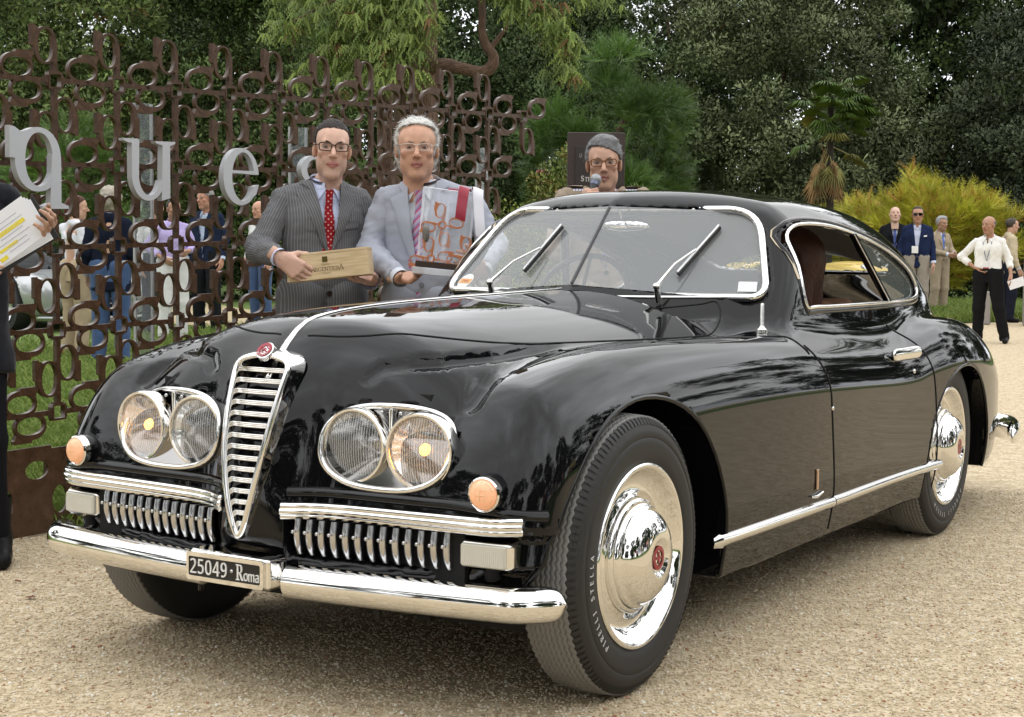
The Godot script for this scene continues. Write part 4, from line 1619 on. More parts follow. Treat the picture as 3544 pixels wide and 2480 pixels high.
func build_ground() -> void:
	var m := mat(Color(1, 1, 1), 0.92)
	m.albedo_color = Color(1.0, 0.99, 0.99)
	var ramp := [[0.0, lin(0.34, 0.27, 0.17)], [0.22, lin(0.46, 0.375, 0.24)], [0.45, lin(0.60, 0.50, 0.33)], [0.7, lin(0.68, 0.58, 0.41)], [1.0, lin(0.76, 0.69, 0.55)]]
	var cell := noise(5, 0.055, 2, FastNoiseLite.TYPE_CELLULAR)
	cell.cellular_return_type = FastNoiseLite.RETURN_CELL_VALUE
	cell.cellular_jitter = 1.0
	m.albedo_texture = noise_tex(cell, ramp, 1024)
	var cb := noise(5, 0.055, 2, FastNoiseLite.TYPE_CELLULAR)
	cb.cellular_return_type = FastNoiseLite.RETURN_DISTANCE
	m.normal_enabled = true
	m.normal_texture = noise_tex(cb, [], 1024, true, 6.0)
	m.normal_scale = 1.0
	m.uv1_triplanar = true
	m.uv1_world_triplanar = true
	m.uv1_scale = Vector3(1, 1, 1) * 1.6
	m.detail_enabled = true
	m.detail_blend_mode = BaseMaterial3D.BLEND_MODE_MUL
	m.detail_uv_layer = BaseMaterial3D.DETAIL_UV_1
	m.detail_albedo = noise_tex(noise(9, 0.012, 5), [[0.0, Color(0.84, 0.83, 0.81)], [0.45, Color(0.93, 0.92, 0.9)], [1.0, Color(1, 1, 1)]], 512)
	var g := MB.new()
	var rows := []
	for i in 41:
		var row := []
		for j in 41:
			var u := (i - 20) / 20.0
			var w := (j - 20) / 20.0
			row.append(Vector3(u * absf(u) * 200.0, 0, w * absf(w) * 200.0))
		rows.append(row)
	g.grid(rows, false, 60.0)
	tag(part("gravel_ground", g, m, self), "", "", "", "structure")
	# lawn sheet
	var lm := mat(Color(1, 1, 1), 0.95)
	lm.albedo_texture = noise_tex(noise(21, 0.03, 5), [[0.0, lin(0.075, 0.125, 0.02)], [0.5, lin(0.11, 0.17, 0.035)], [1.0, lin(0.17, 0.22, 0.06)]], 512)
	lm.uv1_triplanar = true
	lm.uv1_world_triplanar = true
	lm.uv1_scale = Vector3.ONE * 0.5
	var poly := PackedVector2Array(LAWN)
	var lb := MB.new()
	var t := Geometry2D.triangulate_polygon(poly)
	for p in poly: lb.add(Vector3(p.x, 0.012, p.y), Vector3.UP)
	for i in range(0, t.size(), 3): lb.tri(t[i], t[i + 1], t[i + 2])
	tag(part("lawn", lb, lm, self), "", "", "", "structure")
	# sandy path behind the screen
	var pb := MB.new()
	var path := []
	for p in smooth_curve([Vector2(-9.0, -12.5), Vector2(-11.5, -13.2), Vector2(-14.5, -14.8), Vector2(-19, -18.0), Vector2(-26, -24)], 5):
		path.append([Vector3(p.x - 1.0, 0.018, p.y + 0.9), Vector3(p.x + 0.8, 0.018, p.y - 0.9)])
	pb.grid(path)
	tag(part("sand_path", pb, mat(lin(0.42, 0.34, 0.20), 0.95), self), "", "", "", "structure")
	# grass blades
	var bl := MB.new()
	var r2 := RandomNumberGenerator.new()
	r2.seed = 5
	for k in 9:
		var a := r2.randf() * TAU
		var o := Vector3(r2.randf_range(-0.03, 0.03), 0, r2.randf_range(-0.03, 0.03))
		var hh := r2.randf_range(0.025, 0.06)
		var lean := Vector3(cos(a), 0, sin(a)) * hh * r2.randf_range(0.2, 0.9)
		var sd := Vector3(-sin(a), 0, cos(a)) * 0.0022
		bl.face([o - sd, o + sd, o + lean * 0.4 + Vector3(0, hh * 0.65, 0) + sd * 0.7, o + lean + Vector3(0, hh, 0)])
	var gm := mat(Color(1, 1, 1), 0.7, 0.0, true)
	gm.backlight_enabled = true
	gm.backlight = Color(0.25, 0.35, 0.1)
	var xs := []
	var cs := []
	var near := PackedVector2Array(LAWN)
	var tries := 0
	while xs.size() < 60000 and tries < 400000:
		tries += 1
		# dense close to the screen, thinner far away, and along the right-hand edge
		var q: Vector2
		if r2.randf() < 0.72:
			var u := r2.randf()
			q = Vector2(-2.0 - 9.0 * u * r2.randf() - 0.6 * u, r2.randf_range(-12.0, 0.6))
		else: q = Vector2(r2.randf_range(-8.5, -1.0), r2.randf_range(-27.0, -17.0))
		if not Geometry2D.is_point_in_polygon(q, near): continue
		var sc := r2.randf_range(0.6, 1.3) * (1.0 + 0.08 * maxf(0.0, -q.y - 2.0))
		xs.append(Transform3D(Basis(Vector3.UP, r2.randf() * TAU).scaled(Vector3.ONE * sc), Vector3(q.x, 0.012, q.y)))
		var v := r2.randf()
		cs.append(Color(lerpf(0.10, 0.24, v), lerpf(0.17, 0.29, v), lerpf(0.025, 0.065, v)))
	tag(swarm("lawn_grass", bl, gm, self, xs, cs), "short green lawn grass growing behind the rusty letter screen", "grass")
	# pebbles on the gravel, where the camera is near
	var pk := MB.new()
	for i in 6:
		for j in 8:
			pass
	pk.ell(Vector3.ZERO, Vector3(1, 0.6, 0.8), Basis(), 7, 4)
	var pm := mat(Color(1, 1, 1), 0.85, 0.0, true)
	var px := []
	var side := PackedVector2Array([Vector2(6.6, 30), Vector2(6.0, 4), Vector2(6.6, -6), Vector2(7.5, -30), Vector2(60, -40), Vector2(60, 40)])
	var sb := MB.new()
	for p in side: sb.add(Vector3(p.x, 0.012, p.y), Vector3.UP)
	for i in range(1, 5): sb.tri(0, i, i + 1)
	tag(part("lawn", sb, lm, self), "", "", "", "structure")
	var pc := []
	var camp := Vector2(2.611, 3.564)
	while px.size() < 110000:
		var rr := 1.3 + 6.5 * pow(r2.randf(), 0.8)
		var an := r2.randf_range(-0.42, 0.42) + (PI / 2 - 0.5503)
		var q := camp + Vector2(-cos(an + 0.0) * 0.0, 0.0) + Vector2(-sin(0.5503 + (an - (PI / 2 - 0.5503))), -cos(0.5503 + (an - (PI / 2 - 0.5503)))) * rr
		if Geometry2D.is_point_in_polygon(q, near): continue
		var sc := r2.randf_range(0.0022, 0.0052) * (1.5 if r2.randf() < 0.06 else 1.0)
		px.append(Transform3D(Basis.from_euler(Vector3(r2.randf_range(-0.4, 0.4), r2.randf() * TAU, r2.randf_range(-0.4, 0.4))).scaled(Vector3(1, 1, 1) * sc), Vector3(q.x, sc * 0.25, q.y)))
		var v := r2.randf()
		var c := lin(0.62, 0.52, 0.36).srgb_to_linear().lerp(Color(0.42, 0.34, 0.23), v * v)
		if r2.randf() < 0.12: c = Color(0.70, 0.66, 0.56)
		if r2.randf() < 0.05: c = Color(0.36, 0.20, 0.12)
		pc.append(c)
	tag(swarm("gravel_pebbles", pk, pm, self, px, pc), "small loose tan and grey pebbles scattered on the gravel", "gravel")
	# fallen leaves
	var lf := MB.new()
	var pts := []
	for i in 9:
		var u := i / 8.0
		var w := 0.5 * sin(PI * pow(u, 0.8)) * (1.0 + 0.25 * sin(i * 2.4))
		pts.append([Vector3(u - 0.5, 0.06 + 0.12 * (u - 0.5) * (u - 0.5), -w), Vector3(u - 0.5, 0.02, 0), Vector3(u - 0.5, 0.10 + 0.1 * u, w)])
	lf.grid(pts)
	var brown := mat(lin(0.34, 0.14, 0.05), 0.7)
	var dark := mat(lin(0.16, 0.06, 0.03), 0.7)
	var lmesh := lf.mesh()
	var spots := [[Vector3(-1.55, 0.006, 0.66), 0.075, 0.4, brown, "large orange brown dead leaf on the gravel at far left foreground"], [Vector3(-1.30, 0.006, 0.12), 0.04, 1.9, dark, "small dark red dead leaf on gravel left of the bumper"], [Vector3(-1.52, 0.006, -0.02), 0.03, 2.9, dark, "tiny dark dead leaf on gravel by the screen's foot"]]
	for q in spots:
		var o := MeshInstance3D.new()
		o.mesh = lmesh
		o.material_override = q[3]
		o.name = numbered("fallen_leaf")
		add_child(o, true)
		o.position = q[0]
		o.basis = Basis(Vector3.UP, q[2]).scaled(Vector3(q[1], q[1] * 0.8, q[1] * 0.6))
		tag(o, q[4], "leaf")

# ---------------------------------------------------------------- leaves, crowns, trees
var LV := {}

func leaf_meshes() -> void:
	var r := RandomNumberGenerator.new()
	r.seed = 31
	# broad: a twig end with small leathery leaves
	var b := MB.new()
	for k in 16:
		var d := Vector3(r.randf_range(-1, 1), r.randf_range(-0.5, 1), r.randf_range(-1, 1)).normalized()
		var o := d * r.randf_range(0.02, 0.12)
		var out := (d + Vector3(r.randf_range(-0.5, 0.5), r.randf_range(-0.3, 0.5), r.randf_range(-0.5, 0.5))).normalized()
		var sd := out.cross(Vector3(r.randf_range(-1, 1), 1, r.randf_range(-1, 1))).normalized()
		var up := sd.cross(out)
		var l := r.randf_range(0.045, 0.07)
		b.col = Color.from_hsv(0, 0, r.randf_range(0.8, 1.18))
		var sn := (d * 0.6 + Vector3(0, 0.6, 0) + up * 0.35 * signf(up.dot(d + Vector3(0, 0.5, 0)))).normalized()
		var i0 := b.v.size()
		for p in [o, o + out * l * 0.5 + sd * l * 0.24 + up * l * 0.06, o + out * l, o + out * l * 0.5 - sd * l * 0.24 + up * l * 0.06]: b.add(p, sn)
		b.quad(i0, i0 + 1, i0 + 2, i0 + 3)
	LV.broad = b.mesh()
	# feathery: upright thin shoots (yew, tamarisk)
	var f := MB.new()
	for k in 12:
		var a := r.randf() * TAU
		var d := Vector3(cos(a) * 0.55, 1.0, sin(a) * 0.55).normalized()
		var o := Vector3(cos(a), 0, sin(a)) * r.randf_range(0, 0.04)
		var l := r.randf_range(0.12, 0.26)
		var sd := d.cross(Vector3(cos(a + 1.3), 0, sin(a + 1.3))).normalized()
		f.col = Color.from_hsv(0, 0, r.randf_range(0.7, 1.2))
		for q in 5:
			var p := o + d * l * (0.15 + 0.2 * q)
			var s := 1.0 if q % 2 == 0 else -1.0
			var t := p + d * 0.035 + sd * s * 0.03
			f.face([p - d * 0.006, p + d * 0.006 + sd * s * 0.004, t])
		f.face([o - sd * 0.004, o + sd * 0.004, o + d * l])
	LV.feather = f.mesh()
	# hanging sprays of the cedar
	var h := MB.new()
	for k in 9:
		var a := r.randf() * TAU
		var o := Vector3(cos(a), 0, sin(a)) * r.randf_range(0.0, 0.10)
		var l := r.randf_range(0.07, 0.19)
		var sd := Vector3(-sin(a), 0, cos(a))
		h.col = Color.from_hsv(0, 0, r.randf_range(0.7, 1.25))
		for q in 5:
			var y := -l * q / 5.0
			var w := 0.020 * (1.0 - q * 0.13)
			var oo := o + Vector3(cos(a), 0, sin(a)) * 0.11 * (q / 5.0)
			for s in [-1.0, 1.0]:
				h.face([oo + Vector3(0, y, 0), oo + sd * s * w + Vector3(0, y - l * 0.16, 0), oo + Vector3(0, y - l * 0.24, 0)])
	LV.hang = h.mesh()
	var m := mat(Color(1, 1, 1), 0.55, 0.0, true)
	m.backlight_enabled = true
	m.backlight = Color(0.3, 0.4, 0.1)
	LV.mat = m
	var gm := mat(Color(1, 1, 1), 0.5, 0.0, true)
	gm.metallic_specular = 0.25
	gm.backlight_enabled = true
	gm.backlight = Color(0.26, 0.30, 0.12)
	LV.matg = gm
	var bark := mat(Color(1, 1, 1), 0.9)
	bark.albedo_texture = noise_tex(noise(40, 0.02, 4), [[0.0, lin(0.05, 0.03, 0.02)], [0.5, lin(0.13, 0.075, 0.05)], [1.0, lin(0.26, 0.17, 0.12)]], 512)
	bark.uv1_scale = Vector3(3, 0.8, 1)
	bark.normal_enabled = true
	bark.normal_texture = noise_tex(noise(41, 0.03, 4), [], 512, true, 12.0)
	LV.bark = bark

func rdir(r: RandomNumberGenerator) -> Vector3:
	var z := r.randf_range(-1, 1)
	var a := r.randf() * TAU
	var w := sqrt(1 - z * z)
	return Vector3(w * cos(a), z, w * sin(a))

# lobes: [centre, radii]; clumps sit on the lobes' surfaces, twigs on the clumps
func crown_of(lobes: Array, clumps: int, twigs: int, clump_r: float, sc: float, seed_: int, toward := Vector3.ZERO) -> Array:
	var r := RandomNumberGenerator.new()
	r.seed = seed_
	var out := []
	var wsum := 0.0
	for l in lobes: wsum += l[1].x * l[1].y
	for l in lobes:
		var n := int(clumps * 0.62 * l[1].x * l[1].y / wsum) + 1
		for k in n:
			var d := rdir(r)
			if toward != Vector3.ZERO and d.dot(toward) < -0.25: d = d - toward * 2.0 * d.dot(toward)
			var c: Vector3 = l[0] + d * l[1] * r.randf_range(0.72, 1.0)
			var cr := clump_r * r.randf_range(0.7, 1.75)
			var tint := r.randf_range(0.6, 1.3)
			for t in int(twigs * 1.6):
				var e := (rdir(r) + d * 0.7 + Vector3(0, 0.35, 0)).normalized()
				var p := c + e * cr * Vector3(1, 0.75, 1) * sqrt(r.randf_range(0.15, 1.0))
				var s := sc * r.randf_range(0.7, 1.3)
				var b := Basis(Quaternion(Vector3.UP, (e + rdir(r) * 0.5).normalized())) * Basis(Vector3.UP, r.randf() * TAU)
				out.append([Transform3D(b.scaled(Vector3.ONE * s), p), tint])
	return out

func tints(a: Array, c0: Color, c1: Color, seed_: int, odd = null, share := 0.0) -> Array:
	var r := RandomNumberGenerator.new()
	r.seed = seed_
	var out := []
	for q in a:
		var c: Color = c0.lerp(c1, r.randf()) * float(q[1]) * 1.3
		if odd != null and r.randf() < share: c = odd
		out.append(Color(c.r, c.g, c.b))
	return out

func trunk_mesh(pts: Array, r0: float, r1: float, seg := 10) -> MB:
	var mb := MB.new()
	var sm := smooth_curve(pts, 6)
	var rr := []
	var nz := noise(77, 1.5, 2)
	for i in sm.size(): rr.append(lerpf(r0, r1, i / float(sm.size() - 1)) * (1.0 + 0.15 * nz.get_noise_3dv(sm[i] * 2.0)))
	mb.tube(sm, rr, seg)
	return mb

const FAR := ["evergreen_oak", "holm_oak", "woodland_tree", "laurel_hedge"]

func tree(called: String, label: String, cat: String, foot: Vector3, lobes: Array, clumps: int, twigs: int, cr: float, sc: float, c0: Color, c1: Color, seed_: int, kind := "broad", group := "", odd = null, share := 0.0, toward := Vector3.ZERO, rr := 0.14) -> Node3D:
	if FAR.has(called):       # the wood stands further off than the guests
		var e := Vector3(2.611, 0.0, 3.564)
		foot = e + (foot - e) * 1.25
		lobes = lobes.map(func(l): return [e + Vector3(0, 1.15, 0) + (l[0] - e - Vector3(0, 1.15, 0)) * 1.25, l[1] * 1.25])
		cr *= 1.15
		sc *= 1.12
	var t := thing(called, label, cat, foot, 0.0, group)
	var loc := lobes.map(func(l): return [l[0] - foot, l[1]])
	var top: Vector3 = loc[0][0]
	part("trunk", trunk_mesh([Vector3.ZERO, Vector3(0.08, top.y * 0.4, 0.05), Vector3(top.x * 0.6, top.y * 0.8, top.z * 0.6), top], rr, rr * 0.4), LV.bark, t)
	var r := RandomNumberGenerator.new()
	r.seed = seed_ + 5
	for l in loc:
		var lb := MB.new()
		var st := Vector3(top.x * 0.4, top.y * r.randf_range(0.35, 0.7), top.z * 0.4)
		lb.tube(smooth_curve([st, st.lerp(l[0], 0.55) + rdir(r) * 0.2, l[0] + rdir(r) * 0.3 * l[1].x], 5), rr * 0.35, 6)
		part("limb", lb, LV.bark, t)
	var a := crown_of(loc, clumps, twigs, cr, sc, seed_, toward)
	swarm("crown", LV[kind], LV.matg if kind == "broad" else LV.mat, t, a.map(func(q): return q[0]), tints(a, c0, c1, seed_ + 1, odd, share))
	return t

func build_plants() -> void:
	leaf_meshes()
	var cam := Vector3(2.6, 1.2, 3.6)
	var oak0 := Color(0.062, 0.078, 0.036)
	var oak1 := Color(0.165, 0.19, 0.095)
	var g0 := Color(0.055, 0.085, 0.026)
	var g1 := Color(0.16, 0.205, 0.068)
	var V := func(x: float, y: float, z: float): return Vector3(x, y, z)
	var toward := (cam - Vector3(-10, 2, -20)).normalized()
	tree("evergreen_oak", "tall mid green oak filling the upper left corner behind the screen", "tree", Vector3(-17.2, 0, -13.4), [[V.call(-16.9, 4.2, -13.5), Vector3(2.5, 2.6, 2.4)], [V.call(-15.6, 2.3, -13.0), Vector3(1.8, 1.6, 1.6)], [V.call(-17.5, 2.0, -13.6), Vector3(1.8, 1.6, 1.6)]], 150, 36, 0.55, 1.35, g0, g1, 101, "broad", "", Color(0.13, 0.085, 0.03), 0.05, toward)
	tree("evergreen_oak", "bushy yellowish green oak behind the left half of the screen", "tree", Vector3(-17.6, 0, -17.2), [[V.call(-16.9, 4.6, -16.6), Vector3(2.6, 2.4, 2.4)], [V.call(-15.3, 2.4, -15.6), Vector3(2.0, 1.5, 1.6)]], 150, 36, 0.55, 1.4, g0, Color(0.12, 0.145, 0.05), 102, "broad", "", Color(0.13, 0.085, 0.03), 0.05, toward)
	tree("evergreen_oak", "dark oak with narrow leaves behind the two men, left of the cedar", "tree", Vector3(-14.2, 0, -16.6), [[V.call(-13.8, 3.6, -16.1), Vector3(2.0, 2.0, 1.8)], [V.call(-13.9, 5.4, -16.6), Vector3(1.7, 1.4, 1.6)], [V.call(-13.2, 1.9, -15.6), Vector3(1.6, 1.2, 1.4)]], 130, 36, 0.5, 1.3, g0, Color(0.12, 0.17, 0.06), 103, "broad", "", null, 0.0, toward)
	tree("evergreen_oak", "dense dark oak standing behind the drooping cedar", "tree", Vector3(-14.6, 0, -22.6), [[V.call(-14.3, 3.2, -21.6), Vector3(3.0, 3.0, 2.6)], [V.call(-13.9, 5.9, -24.6), Vector3(2.6, 2.2, 2.2)], [V.call(-11.6, 3.0, -22.0), Vector3(1.9, 2.2, 1.8)]], 190, 36, 0.55, 1.5, Color(0.035, 0.055, 0.022), Color(0.10, 0.14, 0.055), 104, "broad", "", null, 0.0, toward)
	tree("holm_oak", "broad grey green holm oak rising over the roof of the black coupe", "tree", Vector3(-9.3, 0, -25.2), [[V.call(-9.2, 4.2, -24.9), Vector3(2.5, 2.5, 2.3)], [V.call(-8.9, 6.0, -25.4), Vector3(2.2, 1.6, 2.0)], [V.call(-9.5, 2.2, -23.6), Vector3(2.1, 1.3, 1.6)], [V.call(-7.6, 2.4, -23.6), Vector3(1.5, 1.3, 1.4)]], 230, 38, 0.5, 1.35, oak0, oak1, 105, "broad", "", Color(0.16, 0.06, 0.02), 0.002, toward)
	tree("holm_oak", "small round grey green holm oak behind the yellow bush", "tree", Vector3(-6.0, 0, -24.8), [[V.call(-5.9, 2.7, -24.4), Vector3(1.35, 1.3, 1.2)], [V.call(-5.4, 1.4, -24.0), Vector3(1.4, 1.0, 1.2)]], 85, 38, 0.42, 1.3, oak0, Color(0.10, 0.115, 0.065), 106, "broad", "", null, 0.0, toward)
	tree("holm_oak", "large dark holm oak at the right edge of the picture", "tree", Vector3(-4.0, 0, -24.6), [[V.call(-4.1, 3.0, -24.2), Vector3(1.5, 2.2, 1.4)], [V.call(-3.3, 4.6, -24.6), Vector3(1.7, 1.9, 1.6)], [V.call(-3.4, 1.5, -24.0), Vector3(1.6, 1.2, 1.2)]], 130, 38, 0.45, 1.35, Color(0.032, 0.045, 0.026), Color(0.085, 0.105, 0.06), 107, "broad", "", null, 0.0, toward)  # leaf colours darker than those of the other holm oaks
	tree("woodland_tree", "far dark green tree filling the upper right corner", "tree", Vector3(-9.6, 0, -39.5), [[V.call(-9.7, 7.0, -38.8), Vector3(4.2, 3.0, 3.0)], [V.call(-5.2, 6.6, -37.5), Vector3(3.2, 3.4, 2.8)], [V.call(-7.5, 3.0, -37.0), Vector3(4.6, 2.6, 2.6)]], 190, 36, 0.8, 2.1, Color(0.026, 0.042, 0.014), Color(0.075, 0.105, 0.03), 108, "broad", "", Color(0.16, 0.06, 0.02), 0.003, toward)
	tree("woodland_tree", "far dark tree glimpsed between the cedar and the holm oak", "tree", Vector3(-15.4, 0, -34.0), [[V.call(-15.4, 6.9, -33.2), Vector3(3.8, 3.0, 3.0)], [V.call(-13.0, 3.2, -31.8), Vector3(3.6, 2.8, 2.6)], [V.call(-19.0, 5.0, -30.0), Vector3(3.6, 3.6, 2.6)]], 190, 34, 0.8, 2.1, Color(0.022, 0.035, 0.013), Color(0.06, 0.085, 0.03), 109, "broad", "", null, 0.0, toward)
	tree("woodland_tree", "dim tree filling the gaps at far left behind the oaks", "tree", Vector3(-25.0, 0, -24.5), [[V.call(-25.0, 4.6, -24.0), Vector3(4.2, 3.6, 3.0)], [V.call(-21.0, 3.0, -22.5), Vector3(3.0, 3.0, 2.6)], [V.call(-26.0, 2.0, -17.0), Vector3(2.6, 2.6, 2.6)], [V.call(-22.0, 6.0, -24.0), Vector3(3.0, 2.6, 2.6)]], 200, 34, 0.8, 2.1, Color(0.022, 0.035, 0.013), Color(0.06, 0.085, 0.03), 110, "broad", "", null, 0.0, toward)
	# clipped dark understorey behind the people
	tree("laurel_hedge", "low dark laurel undergrowth under the trees behind the coupe", "hedge", Vector3(-9.2, 0, -24.4), [[V.call(-9.4, 0.9, -23.2), Vector3(3.4, 0.9, 0.9)], [V.call(-13.2, 1.0, -18.4), Vector3(2.6, 1.0, 0.9)], [V.call(-5.0, 0.8, -23.2), Vector3(3.0, 0.8, 0.8)], [V.call(-15.5, 0.9, -15.0), Vector3(2.6, 0.9, 0.9)], [V.call(-18.5, 0.9, -12.6), Vector3(2.4, 0.9, 0.9)]], 170, 34, 0.4, 1.3, Color(0.018, 0.03, 0.010), Color(0.05, 0.075, 0.025), 111, "broad", "", null, 0.0, toward)
	# bright yew
	tree("yew", "bright green feathery yew left of the holm oak, behind the sign", "shrub", Vector3(-8.5, 0, -17.1), [[V.call(-8.5, 2.0, -17.0), Vector3(0.95, 1.5, 0.9)], [V.call(-8.2, 3.0, -17.3), Vector3(0.6, 0.9, 0.6)], [V.call(-8.0, 1.2, -16.6), Vector3(0.9, 1.1, 0.8)]], 90, 34, 0.3, 1.1, Color(0.038, 0.078, 0.014), Color(0.085, 0.15, 0.03), 112, "feather", "", null, 0.0, toward)
	tree("yew", "bright green shrub seen through the screen behind the silver letters", "shrub", Vector3(-14.0, 0, -11.8), [[V.call(-14.0, 1.3, -11.8), Vector3(0.75, 1.2, 0.6)]], 34, 30, 0.3, 1.1, Color(0.05, 0.10, 0.016), Color(0.13, 0.22, 0.04), 113, "feather", "", null, 0.0, toward)
	_wands("tamarisk", "yellow green feathery tamarisk bush behind the standing guests at right", Vector3(-6.9, 0, -27.0), 150, 2.75, 1.3, Color(0.27, 0.28, 0.024), Color(0.50, 0.45, 0.05), 114, Color(0.50, 0.27, 0.05), 0.14)
	# crepe myrtle with pink blossom
	var my := tree("crepe_myrtle", "crepe myrtle with pink blossom between the screen and the sign", "shrub", Vector3(-2.75, 0, -5.9), [[V.call(-2.75, 1.28, -5.75), Vector3(0.40, 0.28, 0.3)], [V.call(-2.45, 1.30, -5.9), Vector3(0.30, 0.25, 0.28)], [V.call(-3.0, 1.0, -5.7), Vector3(0.4, 0.35, 0.3)], [V.call(-2.6, 1.58, -5.85), Vector3(0.12, 0.18, 0.1)], [V.call(-1.75, 1.0, -6.2), Vector3(0.35, 0.25, 0.25)]], 110, 16, 0.13, 0.5, Color(0.09, 0.13, 0.03), Color(0.22, 0.24, 0.06), 115, "broad", "", Color(0.30, 0.22, 0.07), 0.12, Vector3.ZERO, 0.03)
	var bm := MB.new()
	for k in 14:
		var d := rdir(rng)
		bm.ell(d * 0.022, Vector3(0.007, 0.006, 0.007), Basis(), 5, 3)
	var bx := []
	var bc := []
	for k in 70:
		var lobe: Vector3 = [Vector3(-0.15, 1.42, 0.06), Vector3(0.16, 1.55, 0.04), Vector3(0.32, 1.27, 0.0), Vector3(0.0, 1.15, 0.15), Vector3(0.2, 1.12, 0.2), Vector3(-0.1, 1.25, 0.12), Vector3(0.42, 1.0, 0.1), Vector3(0.12, 1.65, 0.05), Vector3(1.0, 1.22, -0.3)][k % 9]
		bx.append(Transform3D(Basis.from_euler(rdir(rng) * 3.0).scaled(Vector3.ONE * rng.randf_range(0.7, 1.3)), lobe + Vector3(0, 0.15, 0) + rdir(rng) * 0.07))
		bc.append(Color(0.55, 0.13, 0.19).lerp(Color(0.68, 0.30, 0.32), rng.randf()))
	swarm("blossom", bm, mat(Color(1, 1, 1), 0.7, 0.0, true), my, bx, bc)
	_far_wood()
	_cedar()
	_palm()
	# trees round the rest of the lawn, which the coupe's paint and glass mirror
	var k := 0
	for q in [[13.0, 6.0, 3.2], [19.0, 1.0, 4.2], [16.0, -7.0, 3.6], [22.0, -13.0, 4.6], [19.0, -22.0, 4.4], [10.0, 14.5, 3.6], [2.0, 20.0, 4.2], [-6.0, 21.0, 4.4], [-14.0, 18.0, 4.4], [-20.0, 10.0, 4.4], [-24.0, 2.0, 4.4], [15.0, 22.0, 4.4], [10.0, -32.0, 4.6]]:
		var h: float = q[2] * 1.35
		var names := ["round", "spreading", "tall", "broad", "leaning", "slender", "bushy", "lopsided", "twin crowned", "low", "dense", "ragged", "towering"]
		tree("park_tree", "%s dark park tree standing outside the picture, mirrored in the coupe" % names[k], "tree", Vector3(q[0], 0, q[1]), [[Vector3(q[0], h * 1.0, q[1]), Vector3(h * 0.72, h * 0.75, h * 0.72)], [Vector3(q[0] + 1.5, h * 0.6, q[1] + 1.2), Vector3(h * 0.6, h * 0.5, h * 0.6)], [Vector3(q[0] - 1.8, h * 0.55, q[1] - 1.0), Vector3(h * 0.6, h * 0.55, h * 0.6)], [Vector3(q[0] - 0.3, h * 1.45, q[1]), Vector3(h * 0.4, h * 0.5, h * 0.4)]], 60, 20, 0.9, 4.6, Color(0.02, 0.032, 0.012), Color(0.05, 0.075, 0.025), 200 + k, "broad", "park trees mirrored in the coupe", null, 0.0, Vector3.ZERO, 0.25)
		k += 1

func _wands(called: String, label: String, foot: Vector3, n: int, height: float, spread: float, c0: Color, c1: Color, seed_: int, odd: Color, share: float) -> void:
	var t := thing(called, label, "shrub", foot)
	var r := RandomNumberGenerator.new()
	r.seed = seed_
	var a := []
	var stems := MB.new()
	for k in n:
		var an := r.randf() * TAU
		var out := pow(r.randf(), 0.6)
		var h := height * r.randf_range(0.55, 1.0) * (1.0 - 0.35 * out)
		var b := Vector3(cos(an), 0, sin(an)) * r.randf_range(0.0, 0.5)
		var tip := Vector3(cos(an) * out * height * 0.62 * spread, h, sin(an) * out * height * 0.45)
		var mid := b.lerp(tip, 0.5) + Vector3(0, h * 0.16, 0)
		var cur := smooth_curve([b, mid, tip + Vector3(0, -0.05 * out, 0)], 8)
		stems.tube(cur, 0.011, 4)
		var tint := r.randf_range(0.75, 1.2)
		for i in range(4, cur.size()):
			var d: Vector3 = (cur[i] - cur[i - 1]).normalized()
			for e in 5:
				var dd := (d + rdir(r) * 0.55).normalized()
				a.append([Transform3D((Basis(Quaternion(Vector3.UP, dd)) * Basis(Vector3.UP, r.randf() * TAU)).scaled(Vector3.ONE * r.randf_range(0.8, 1.5)), cur[i] + rdir(r) * 0.09), tint])
	part("stems", stems, LV.bark, t).set_meta("kind", "stuff")
	swarm("crown", LV.feather, LV.mat, t, a.map(func(q): return q[0]), tints(a, c0, c1, seed_ + 1, odd, share))

func _far_wood() -> void:
	var r := RandomNumberGenerator.new()
	r.seed = 404
	var a := []
	for k in 420:
		var an := r.randf_range(-0.62, 0.62) + 0.5503
		var d := r.randf_range(52.0, 60.0)
		var c := Vector3(2.6 - sin(an) * d, r.randf_range(0.5, 15.0), 3.56 - cos(an) * d)
		var tint := r.randf_range(0.6, 1.2)
		for t in 34:
			var e := rdir(r)
			a.append([Transform3D(Basis(Quaternion(Vector3.UP, (e + Vector3(0, 0.2, 0)).normalized())).scaled(Vector3.ONE * r.randf_range(4.0, 7.0)), c + e * r.randf_range(0.4, 2.0)), tint])
	tag(swarm("distant_wood", LV.broad, LV.matg, self, a.map(func(q): return q[0]), tints(a, Color(0.022, 0.036, 0.014), Color(0.06, 0.085, 0.03), 405)), "dark distant wood closing the gaps between the nearer trees", "wood")

